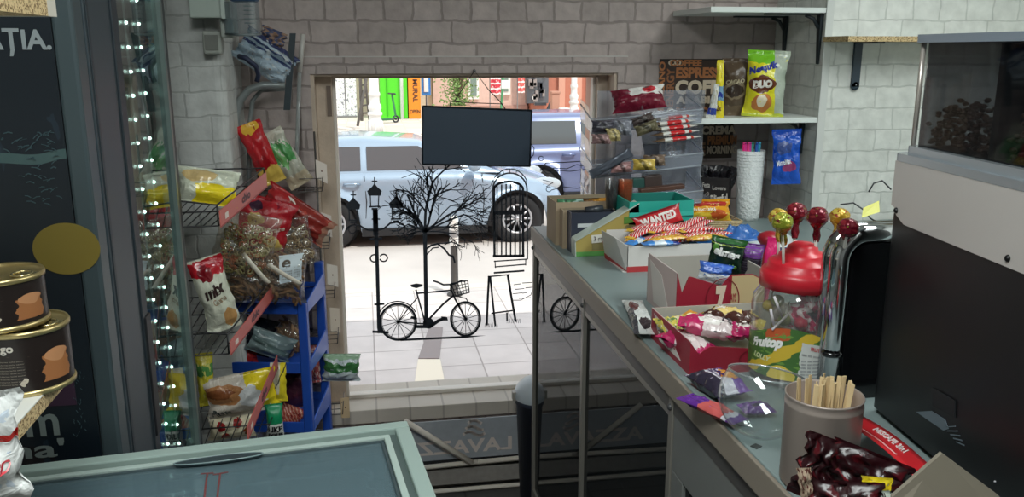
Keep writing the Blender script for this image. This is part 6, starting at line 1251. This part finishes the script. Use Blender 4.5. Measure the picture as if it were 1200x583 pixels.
p = PY(748, 116, 2.78); s = mpp(p); o = pouch_mb(64*s, 30*s, 24*s, art((118, 26, 48), [('rect', .35, .5, 1.2, 1.2, (222, 220, 216)), ('ell', .72, .72, .13, .16, (190, 40, 50)), ('noise', 5, .62, (90, 20, 40))], .22, wob=.06, bump=.5), seed=95, crumple=.01, seal=.03).obj('maroon_sweet_bag'); r = camrot(p, 0, -.16, -.5); o.rotation_euler = r; o.location = p-r.to_matrix() @ Vector((0, 0, 15*s)); tag(o, 'maroon and white sweet bag lying on top of the clear tiered tray', 'bag')
# ================================================================ FRONT OF COUNTER: BARS
def flatbar(nm, label, px0, py0, px1, py1, z, w, t_, mat, roll=0, texts=(), seed=0, cat='chocolate bar', seal=.05):
    a = PZ(px0, py0, CT+z); b = PZ(px1, py1, CT+z); d = b-a; l = d.length; yaw = math.atan2(-d.x, d.y)
    o = pouch_mb(w, l, t_, mat, texts, nu=12, nv=28, seal=seal, box=5, crumple=.003, seed=seed).obj(nm); o.rotation_euler = flat(yaw, 0, roll); o.location = a; return tag(o, label, cat)
flatbar('nut_bar_pack', 'white and brown wafer pack lying at the counter edge left of the front carton', 757, 392, 741, 352, .016, .05, .028, art((206, 208, 206), [('ell', .35, .66, .25, .14, (90, 40, 40)), ('ell', .6, .2, .3, .1, (50, 40, 44)), ('rect', -.1, -.1, .25, .6, (60, 60, 66)), ('noise', 9, .64, (150, 156, 156))], .2, wob=.05, bump=.4), seed=100, cat='wafer pack')
flatbar('purple_wafer_pack', 'purple and white wafer pack behind the flat purple bar', 862, 462, 822, 437, .02, .075, .036, art((214, 208, 220), [('rect', -.1, .0, .30, 1, (50, 44, 60)), ('rect', .62, -.1, 1.1, 1.1, (112, 60, 160)), ('ell', .72, .45, .25, .2, (220, 150, 60)), ('noise', 8, .64, (150, 140, 160))], .2, wob=.05, bump=.4), seed=101, texts=[('JOE', (.35, .3, .6, .7), (60, 30, 90))], cat='wafer pack')
flatbar('purple_chocolate_bar', 'flat purple and orange chocolate bar hanging over the counter edge', 868, 495, 802, 464, .012, .042, .014, art((96, 46, 140), [('rect', -.1, .12, 1.1, .20, (220, 214, 224)), ('rect', -.1, .2, 1.1, .62, (196, 92, 90)), ('noise', 7, .66, (140, 80, 170))], .2, wob=.03, bump=.2), seed=102)
flatbar('purple_sachet', 'small purple glossy sachet seen through the clear bowl', 905, 478, 868, 480, .012, .04, .014, art((92, 40, 130), [('noise', 6, .6, (150, 90, 180)), ('ell', .5, .5, .2, .2, (40, 20, 70))], .15, wob=.05, bump=.5), seed=103, cat='sachet')
# ================================================================ JAR WITH LOLLIPOPS
jb = cpos(928, 452); jy = 1.40; jx = PY(932, 400, jy).x; JP = Vector((jx, jy, CT)); s = mpp(JP+Vector((0, 0, .15))); R = 53*s
zl = PY(930, 336, jy).z-CT; zr = PY(930, 322, jy).z-CT; ztp = PY(943, 284, jy).z-CT
jt = thing('sweets_jar', 'clear plastic jar with a red stepped lid, full of lollipops', 'jar', JP)
mb = MB(clear((238, 238, 236), .07, .03, .04)); prof = [(0, .002), (R*.86, .002), (R*.98, .012), (R, .03), (R*1.0, zl*.80), (R*.97, zl*.90), (R*.86, zl*.97), (R*.84, zl)]
mb.lathe(prof, n=56, rip=0); mb.lathe([(r*.97, z+.002) for r, z in prof], n=56); mb.obj('glass_body', jt)
mb = MB(M((196, 30, 46), .36, coat=.1)); Rl = 45*s; h0 = zr-.002; dh = ztp-h0
mb.lathe([(Rl*.97, h0-.018), (Rl*1.02, h0-.018), (Rl*1.02, h0+dh*.10), (Rl*.96, h0+dh*.20), (Rl*.86, h0+dh*.28), (Rl*.84, h0+dh*.40), (Rl*.80, h0+dh*.46), (Rl*.60, h0+dh*.52), (Rl*.58, h0+dh*.64), (Rl*.52, h0+dh*.70), (Rl*.40, h0+dh*.74), (Rl*.37, h0+dh*.88), (Rl*.25, h0+dh*.98), (0, h0+dh)], n=56); mb.obj('lid', jt)
lab = art((70, 110, 56), [('ell', .36, .94, .10, .20, (190, 90, 50)), ('noise', 9, .58, (110, 150, 70)), ('band', 1, -.6, .0, .14, (210, 180, 60)), ('ell', .40, .10, .1, .22, (222, 196, 80)), ('rect', .52, -.1, .86, .80, (206, 208, 204))], .35, wob=.04, bump=0)
z0, z1 = PY(930, 446, jy-R*.7).z-CT+.004, PY(930, 392, jy-R*.7).z-CT
def jf(u, v): a = math.radians(160)+u*math.radians(166); return Vector((R*1.006*math.cos(a), R*1.006*math.sin(a), z0+(z1-z0)*v*(1-.16*math.cos(u*7) if v > .5 else 1)))
mb = MB(lab); mb.grid(jf, 40, 8); jf2 = lambda u, v: jf(u, v)*1.0+Vector((0, -.0012, 0))
mb.text('Fruitop', jf2, (.12, .56, .40, .84), M((240, 240, 236), .4), .06, -.10); mb.text('LOLLY', jf2, (.15, .34, .31, .46), M((210, 220, 170), .4), .04, -.1); mb.text('FRUITTOP', jf2, (.60, .66, .72, .74), M((190, 40, 50), .4), .03)
for k in range(7): mb.text('lllll llll lllllll', jf2, (.54, .08+k*.075, .67, .12+k*.075), M((70, 76, 90)), 0); mb.text('llllllll lll llll', jf2, (.70, .08+k*.075, .84, .12+k*.075), M((120, 124, 124)), 0)
mb.obj('printed_label', jt)
# lollipops stuck in the lid
foil = {'red': art((104, 18, 34), [('noise', 6, .58, (140, 40, 50)), ('noise', 11, .66, (120, 130, 40))], .18, wob=.1, metal=.3, bump=.6), 'green': art((132, 140, 40), [('noise', 6, .56, (190, 180, 70)), ('noise', 9, .62, (120, 40, 50))], .18, wob=.1, metal=.3, bump=.6), 'gold': art((176, 140, 40), [('noise', 6, .56, (214, 190, 90)), ('noise', 9, .62, (150, 60, 50))], .18, wob=.1, metal=.3, bump=.6)}
def lolly(px, py, Y, bx_, by_, col, label, rp=11.5):
    c = PY(px, py, Y); s_ = mpp(c); r = rp*s_; b = Vector((bx_, by_, CT+zr+dh*.35)); t = thing('lollipop', label, 'lollipop', b, (0, 0, 0), 'lollipops stuck in the red lid')
    d = (b-c).normalized(); mb = MB(M((226, 224, 216), .4)); mb.tube([c, b-Vector((0, 0, .03))], 1.9*s_, 8); mb.obj('stick', t, local=False)
    mb = MB(foil[col]); mb.sph(c, r, 20, 14, (1, 1, .92), .12)
    x = d.orthogonal().normalized(); y = d.cross(x); k = 0; rings = []
    for (q, rad) in ((.70, .62), (1.05, .34), (1.35, .26), (1.9, .34), (2.5, .22)):
        rings.append([c+d*r*q+(x*math.cos(2*PI*i/16)+y*math.sin(2*PI*i/16))*r*rad*(1+.18*math.cos(8*PI*i/16*2)) for i in range(17)])
    vs = [v for g in rings for v in g]; fs = [(j*17+i, j*17+i+1, (j+1)*17+i+1, (j+1)*17+i) for j in range(4) for i in range(16)]; us = [(i/16, j/4) for j in range(5) for i in range(17)]
    mb.add(vs, fs, us, True); mb.obj('foil_wrapper', t, local=False); return t
for px, py, Y, bx_, by_, col, lb in ((917, 261, 1.36, 921, 1.385, 'green', 'green gold foil lollipop, front left of those in the red lid'), (912, 255, 1.45, 914, 1.44, 'gold', 'yellow foil lollipop at the far left behind the green one'), (933, 249, 1.47, 930, 1.44, 'red', 'dark red foil lollipop second from the left, tallest'), (958, 254, 1.38, 956, 1.39, 'red', 'dark red foil lollipop standing alone in the middle of the lid'), (984, 254, 1.45, 974, 1.42, 'gold', 'golden foil lollipop at the back right of the lid'), (994, 267, 1.25, 984, 1.36, 'red', 'red and gold foil lollipop, rightmost of those in the lid')):
    lolly(px, py, Y, PY(bx_, 300, by_).x, by_, col, lb, 12.5 if col != 'gold' else 11.5)
# sweets inside the jar
rj = random.Random(31)
for k in range(26):
    a = rj.uniform(0, 2*PI); q = rj.uniform(.1, .62)*R; z = .02+.016*(k//3); c = JP+Vector((q*math.cos(a), q*math.sin(a), z+.006)); col = rj.choice(((196, 50, 80), (206, 180, 70), (150, 30, 60), (130, 140, 60), (224, 90, 120)))
    mb = MB(M(col, .25)); mb.sph((0, 0, 0), .0125, 12, 8, (1, 1, .9), .1); mb.use(M((228, 226, 220), .4)); an = rj.uniform(0, 6); el = rj.uniform(-.2, .9); mb.tube([(0, 0, 0), (.055*math.cos(an)*math.cos(el)*(.5), .055*math.sin(an)*math.cos(el)*.5, .05*math.sin(el))], .0017, 6); o = mb.obj('jar_lollipop'); o.location = c; tag(o, 'small wrapped lollipop lying inside the clear jar', 'lollipop', 'lollipops inside the jar')
for k, (px, py, an, l) in enumerate(((912, 360, 1.1, 30), (914, 378, -.7, 26), (905, 372, 1.25, 22))):
    c = PY(px, py, jy-R*.55); s_ = mpp(c); mb = MB(M((226, 220, 224), .4)); d = Vector((math.cos(an), .1, -math.sin(an)))*l*s_/2; mb.tube([c-d, c+d], 1.5*s_, 6); tag(mb.obj('loose_stick', local=False), 'white lollipop stick leaning against the inside of the jar', 'stick', 'lollipop sticks inside the jar')
p = PY(942, 370, jy-.035); o = pouch_mb(.085, .08, .03, art((206, 60, 110), [('noise', 5, .5, (226, 214, 220)), ('ell', .6, .6, .2, .2, (70, 60, 76)), ('noise', 9, .62, (170, 30, 70))], .2, wob=.08, bump=.6), seed=110, crumple=.014).obj('pink_wrapper'); put(o, p-Vector((0, 0, .035)), camrot(p, 0, .4)); tag(o, 'pink and white crumpled wrapper showing inside the jar', 'wrapper')
# ================================================================ CLEAR BOWL
c = cpos(896, 520); bc = Vector((PY(893, 470, 1.17).x, 1.17, CT+.0)); s_ = mpp(bc); Rb = 50*s_
bw = thing('clear_bowl', 'clear plastic dome lying tipped on the counter in front of the jar', 'bowl', bc+Vector((0, 0, Rb*1.02)), (-.45, .35, 0))
mb = MB(clear((240, 244, 244), .10, .025, .04)); mb.lathe([(Rb*math.sin(a), -Rb*math.cos(a)) for a in [PI*.68*i/18 for i in range(19)]], n=48); mb.obj('shell', bw)
mb = MB(clear((230, 236, 236), .3, .03, .25)); a = PI*.68; mb.tube([(Rb*math.sin(a)*1.01*math.cos(t), Rb*math.sin(a)*1.01*math.sin(t), -Rb*math.cos(a)) for t in [2*PI*i/48 for i in range(48)]], .0016, 6, closed=True); mb.obj('rim', bw)
mb = MB(M((60, 66, 66), .5)); q = cpos(886, 524); mb.box(q+Vector((0, 0, .0008)), (.014, .012, .0012), (0, 0, .5)); tag(mb.obj('dark_sticker', local=False), 'tiny dark square sticker on the counter by the clear dome', 'sticker')
# ================================================================ TIN WITH STIRRERS
ty = 1.02; tx = PY(963, 500, ty).x; TP = Vector((tx, ty, CT)); s_ = mpp(TP+Vector((0, 0, .15))); Rt = 44*s_; Ht = PY(963, 463, ty).z-CT
tn = thing('stirrer_tin', 'round brushed metal tin holding wooden stirrers', 'tin', TP)
mb = MB(M((176, 162, 154), .42, .45)); mb.lathe([(0, .002), (Rt*.96, .002), (Rt, .006), (Rt, Ht-.016), (Rt*1.015, Ht-.014), (Rt*1.015, Ht-.011), (Rt, Ht-.009), (Rt*1.0, Ht-.002), (Rt*1.02, Ht), (Rt*1.0, Ht+.002), (Rt*.97, Ht), (Rt*.96, .004), (0, .004)], n=64); mb.obj('body', tn)
rs = random.Random(17); nst = 0
mb0 = MB(M((222, 196, 150), .7, var=.05)); mb0.bb(-.0028, .0028, -.0007, .0007, 0, Ht+.012); st0 = mb0.obj('wooden_stirrer', bevel=.0006)
for k in range(30):
    o = st0 if k == 0 else st0.copy()
    if k: C.objects.link(o)
    x = -.62+1.5*(k % 15)/14; y = (-.1, .42)[k // 15]+rs.uniform(-.12, .12)
    if x*x+y*y > .85: x *= .8; y *= .6
    o.location = TP+Vector((x*Rt*.72, y*Rt*.75, .006)); o.rotation_euler = (rs.uniform(-.07, .02), rs.uniform(-.02, .09)+x*.05, rs.uniform(-.9, .9)); tag(o, 'pale flat wooden stirrer standing in the round metal tin', 'stirrer', 'wooden stirrers in the tin')
# ================================================================ CHROME APPLIANCE
ch = M((200, 202, 204), .08, 1.0); bk_ = M((14, 15, 17), .12, coat=.5)
ap = thing('chrome_kettle_body', 'tall chrome edged black appliance between the jar and the coffee machine', 'appliance', (PY(1000, 470, 1.30).x, 1.30, CT))
ax = PY(977, 400, 1.27).x; ax2 = .90; azt = PY(1010, 264, 1.30).z
def arch(x0, x1, zt, r, y, n=12): return [Vector((x0, y, CT))]+[Vector((x0+r-r*math.cos(PI/2*i/n), y, zt-r+r*math.sin(PI/2*i/n))) for i in range(n+1)]+[Vector((x1, y, zt))]
mb = MB(ch)
for (ins, yy, rr2) in ((.0, 1.30, .017), (.0, 1.325, .017)):
    P = arch(ax+.016, ax2, azt-.016, .045, yy); mb.tube(P, rr2, 16)
mb.obj('chrome_shell', ap, local=False)
mb = MB(bk_); P = arch(ax+.030, ax2, azt-.03, .035, 1.285); pts = P+[Vector((ax2, 1.285, CT))]; mb.prism(pts, (0, .05, 0)); mb.obj('black_body', ap, local=False)

zb2 = PY(985, 418, 1.28).z; mb = MB(bk_); mb.tube([(ax+.016, 1.30, zb2-.004), (ax+.016, 1.30, zb2+.004)], .0185, 20); mb.obj('black_band', ap, local=False)
# ================================================================ COFFEE MACHINE
MDIR = Vector((math.sin(math.radians(-5.5)), -math.cos(math.radians(5.5)), 0)); MN = Vector((-MDIR.y*-1, 0, 0))
far = Vector((.831, 1.24, 0)); ndir = Vector((-math.cos(math.radians(5.5)), math.sin(math.radians(5.5)), 0))   # outward normal (to the left)
cm = thing('coffee_machine', 'big black and silver coffee machine with a bean hopper at the right', 'coffee machine', (1.0, 1.0, CT))
def mp(a, b, z): q = far+MDIR*a-ndir*b; return Vector((q.x, q.y, z))   # a along the side towards camera, b into the machine
ML, MW = .52, .42; z0 = CT+.012; zs1 = PY(1050, 178, 1.24).z; zbd = PX(1200, 330, 0.77).z
def mbox(mb, a0, a1, b0, b1, z0, z1, r=.0, n=8):
    if r:
        cs = []
        for (cx, cy, t0) in ((a0+r, b0+r, PI), (a1-r, b0+r, 1.5*PI), (a1-r, b1-r, 0), (a0+r, b1-r, .5*PI)):
            cs += [(cx+r*math.cos(t0+PI/2*i/n), cy+r*math.sin(t0+PI/2*i/n)) for i in range(n+1)]
        m = len(cs); vs = [mp(a, b, z0) for a, b in cs]+[mp(a, b, z1) for a, b in cs]
        mb.add(vs, [(i, (i+1) % m, m+(i+1) % m, m+i) for i in range(m)], smooth=False); mb.add(vs, [list(range(m))[::-1], [m+i for i in range(m)]])
    else: mb.hexa([mp(a0, b0, z0), mp(a1, b0, z0), mp(a1, b1, z0), mp(a0, b1, z0)], [mp(a0, b0, z1), mp(a1, b0, z1), mp(a1, b1, z1), mp(a0, b1, z1)])
mb = MB(M((17, 18, 20), .38)); mbox(mb, 0, ML, 0, MW, z0, zs1-.012, .022); mb.obj('body', cm, local=False)
fa = [(0.012, zs1-.012), (ML-.02, zs1-.012), (ML-.02, zbd-.002), (.055, zbd+.004), (.028, zbd+.016), (.022, zbd+.026), (.012, zbd+.028)]
mb = MB(M((190, 184, 180), .42, .15)); mb.prism([mp(a, -.0025, z) for a, z in fa], -ndir*-.001); mb.prism([mp(a, -.0025, z) for a, z in fa], -ndir*.0024); mb.obj('silver_side_panel', cm, local=False)
mb = MB(M((172, 180, 186), .25, .6)); mbox(mb, -.002, ML, -.004, MW, zs1-.012, zs1, .024); mbox(mb, .012, ML, .008, MW, zs1, zs1+.012, .018); mb.obj('top_cover', cm, local=False, bevel=.002)
zh = PY(1068, 50, 1.22).z; ha, hb2 = .022, .02
mb = MB(clear((150, 152, 156), .06, .03, .06, (60, 62, 66))); mbox(mb, ha, .40, hb2, .30, zs1+.012, zh, .012); mb.obj('bean_hopper', cm, local=False)
mb = MB(M((186, 178, 170), .3, .5)); q0 = mp(ha-.001, hb2-.002, zs1+.012); q1 = mp(ha-.001, hb2-.002, zh); mb.tube([q0, q1], .004, 8); mb.obj('hopper_edge', cm, local=False)
mb = MB(M((158, 170, 184), .3, .5)); mbox(mb, ha-.012, .44, hb2-.012, .33, zh, zh+.012, .012); mb.obj('hopper_lid', cm, local=False, bevel=.003)
mb = MB(M((30, 32, 36), .4)); mbox(mb, .20, .215, hb2+.005, .29, zs1+.014, zh-.002); mb.obj('hopper_divider', cm, local=False)
rb2 = random.Random(77); mb = MB(M((84, 58, 42), .4))
for k in range(520):
    a = rb2.uniform(ha+.012, .19) if k < 330 else rb2.uniform(.225, .39); b = rb2.uniform(hb2+.010, hb2+.06) if k % 3 else rb2.uniform(hb2+.01, .28); top = .075*(1-abs(a-.11)/.16) if k < 330 else .06; z = zs1+.016+rb2.random()*max(.02, top)
    c = mp(a, b, z); mb.sph(c, .0052, 6, 4, (rb2.uniform(.8, 1.3), rb2.uniform(.8, 1.3), .7))
mb.obj('coffee_beans', cm, local=False, kind='stuff')
for a in (.03, .31):
    mb = MB(M((12, 12, 14), .4)); c = mp(a, -.003, zbd+.022 if a < .1 else zbd+.012); mb.sph(c, .005, 10, 6); mb.obj('button', cm, local=False)
def sx(px, py):   # point on the machine side, by ray / plane
    d = ray(px, py); n_ = ndir; t = (far+ndir*.0006+Vector((0, 0, 0))-E0); t.z = 0; k = t.dot(n_)/Vector((d.x, d.y, 0)).dot(n_); return E0+d*k
mb = MB(M((92, 104, 112), .4)); mb.prism([sx(1074, 483), sx(1092, 482), sx(1108, 492), sx(1112, 503), sx(1106, 505)], ndir*.001)
for i in range(5): a = sx(1107+i*3.6, 501+i*4.4); mb.stroke([a, a+(sx(1120+i*2.6, 500+i*5.6)-sx(1107+i*3.6, 501+i*4.4))], .0016, nrm=ndir)
mb.obj('grey_sticker', cm, local=False)
mb = MB(M((26, 27, 30), .6)); mb.prism([sx(1094, 455), sx(1120, 470), sx(1120, 490), sx(1094, 476)], ndir*.002); mb.obj('recess_frame', cm, local=False)
mb = MB(M((180, 180, 184), .3, .6)); mb.sph(sx(1166, 565), .0018, 8, 5); mb.obj('screw', cm, local=False)
for (a, b) in ((.05, .05), (.45, .05), (.05, .37), (.45, .37)):
    mb = MB(M((20, 20, 22), .6)); q = mp(a, b, 0); mb.lathe([(.02, 0), (.02, .013)], (q.x, q.y, CT), 16); mb.obj('foot', cm, local=False)
# yellow paper and wires behind the machine
mb = MB(M((206, 204, 110), .6)); c = PY(1022, 247, 1.9); s_ = mpp(c); mb.prism([c+Vector((-12*s_, 0, -8*s_)), c+Vector((10*s_, 0, -2*s_)), c+Vector((14*s_, .02, 9*s_)), c+Vector((-5*s_, .02, 1*s_))], (0, .002, .001)); tag(mb.obj('yellow_note', local=False), 'yellow card leaning behind the chrome appliance', 'card')
mb = MB(M((50, 52, 54), .5)); mb.tube([PY(1018, 225, 2.2), PY(1024, 215, 2.2), PY(1034, 212, 2.2), PY(1044, 222, 2.1)], .0022, 6); tag(mb.obj('dark_cable', local=False), 'thin dark cable curling behind the coffee machine', 'cable')
mb = MB(M((50, 52, 54), .5)); mb.tube([PY(985, 240, 2.0), PY(1000, 238, 2.0), PY(1012, 246, 2.0), PY(1020, 256, 1.95), PY(1030, 262, 1.9)], .0022, 6); tag(mb.obj('looping_cable', local=False), 'thin looping cable behind the rightmost lollipops', 'cable')
# ================================================================ FRONT RIGHT: FOILS, CARD, CARTON FLAP
dr_ = lambda sd: art((40, 9, 15), [('noise', 4, .58, (74, 12, 20)), ('noise', 7, .64, (18, 7, 11)), ('band', .5, 1, .55, .60, (110, 26, 34))], .3, wob=.08, bump=.2)
bag('dark_red_foil', 'dark red foil packet standing in front of the metal tin, left one', 955, 548, 40, 84, .90, 16, dr_(1), roll=.25, seed=120, crumple=.012, cat='packet')['group'] = 'dark red foil packets'
bag('dark_red_foil', 'dark red foil packet with a bright edge, behind the others at the bottom right', 1012, 558, 92, 66, .92, 20, dr_(2), roll=.25, seed=121, crumple=.012, cat='packet')['group'] = 'dark red foil packets'
bag('dark_red_foil', 'dark red foil packet lowest at the bottom edge of the picture', 990, 592, 90, 60, .84, 20, dr_(3), roll=-.15, seed=122, crumple=.012, cat='packet')['group'] = 'dark red foil packets'
bag('dark_red_foil', 'dark red foil packet right of the tin, below the red card', 1050, 586, 60, 44, .87, 16, dr_(4), roll=.5, seed=123, crumple=.010, cat='packet')['group'] = 'dark red foil packets'
bag('white_tipped_packet', 'brown and white packet tip at the bottom edge before the tin', 945, 572, 16, 50, .86, 6, art((170, 150, 130), [('noise', 6, .55, (90, 50, 44))], .3, bump=.5), roll=-.2, seed=124, cat='packet')
bag('yellow_top_sachet', 'pale sachet with a yellow top strip at the bottom edge', 1028, 580, 34, 44, .86, 6, art((200, 208, 196), [('rect', -.1, .66, 1.1, 1.1, (232, 206, 40)), ('noise', 8, .66, (180, 180, 160))], .3, wob=.02, bump=.2), roll=-.12, seed=125, texts=[('lll lll', (.3, .5, .8, .6), (60, 50, 50))], cat='sachet')
P4 = [PY(988, 494, 1.10), PY(1012, 489, 1.14), PY(1092, 548, .93), PY(1072, 560, .90)]
mb = MB(M((206, 40, 48), .4)); f = lambda u, v: (P4[0].lerp(P4[1], v)).lerp(P4[3].lerp(P4[2], v), u)+Vector((0, 0, .006*math.sin(PI*u)))
mb.grid(f, 16, 4); f2 = lambda u, v: f(u, v)+Vector((0, -.0004, .0012)); mb.text('NESCAFE 3in1', f2, (.30, .50, .74, .80), M((232, 220, 218), .5), .03); mb.use(M((232, 180, 180))); mb.stroke([f2(.1, .18), f2(.5, .2), f2(.72, .18)], .0012, nrm=(0, -.5, .8), th=.0004)
tag(mb.obj('red_card_strip', local=False, solid=.001), 'red card strip with white lettering leaning along the coffee machine', 'card')
Q = [PY(1046, 583, .80), PY(1104, 532, .80), PY(1172, 583, .78), PY(1200, 640, .76), PY(1040, 640, .78)]
mb = MB(M((122, 114, 100), .75, var=.05)); mb.prism(Q, (.0, .004, .001)); mb.bb(Q[4].x+.02, Q[3].x+.02, .79, .83, CT, CT+.03)
tag(mb.obj('cardboard_flap', local=False), 'grey brown cardboard flap at the bottom right corner', 'cardboard')
# ================================================================ LIGHT
w = bpy.data.worlds.new('World'); bpy.context.scene.world = w; w.use_nodes = True
nt = w.node_tree; bg = nt.nodes['Background']
bg.inputs[0].default_value = (.86, .93, 1.0, 1); bg.inputs[1].default_value = 1.65
sd = bpy.data.lights.new('sun', 'SUN'); sd.energy = 3.0; sd.angle = .01; sd.color = (1, .95, .87); so = bpy.data.objects.new('sun', sd); C.objects.link(so)
so.rotation_euler = Vector((-.35, .55, -1.0)).to_track_quat('-Z', 'Y').to_euler()
def lamp(x, y, sx, sy, e, col, z=2.62):
    t = thing('ceiling_light', 'flat white ceiling light above the shop floor' if x < .6 else 'flat white ceiling light above the counter', 'light', (x, y, z+.01))
    mb = MB(M((200, 200, 200), .5)); mb.bb(-sx/2-.02, sx/2+.02, -sy/2-.02, sy/2+.02, .0, .068); mb.obj('housing', t)
    mb = MB(M((250, 250, 250), .5, emit=1.0)); mb.bb(-sx/2, sx/2, -sy/2, sy/2, -.004, 0); mb.obj('diffuser', t)
    l = bpy.data.lights.new('ceiling_lamp', 'AREA'); l.shape = 'RECTANGLE'; l.size = sx; l.size_y = sy; l.energy = e; l.color = col
    o = bpy.data.objects.new('ceiling_lamp', l); C.objects.link(o); o.location = (x, y, z)
lamp(1.6, 1.2, .5, 1.2, 28, (.93, 1, .97))
lamp(-.1, .3, .4, 1.2, 34, (.93, 1, .98))
# ================================================================ CAMERA
cd = bpy.data.cameras.new('camera'); cd.sensor_width = 36; cd.lens = FPX/1200*36; cd.clip_start = .02; cd.clip_end = 500
co = bpy.data.objects.new('camera', cd); C.objects.link(co); co.location = E0
co.rotation_euler = Matrix((Rv, Uv, -Fv)).transposed().to_euler()
sc = bpy.context.scene; sc.camera = co
sc.view_settings.view_transform = 'Standard'; sc.view_settings.look = 'None'; sc.view_settings.gamma = 1; sc.view_settings.exposure = 0
sc.view_settings.use_curve_mapping = False
sc.cycles.transparent_max_bounces = 24; sc.cycles.max_bounces = 8
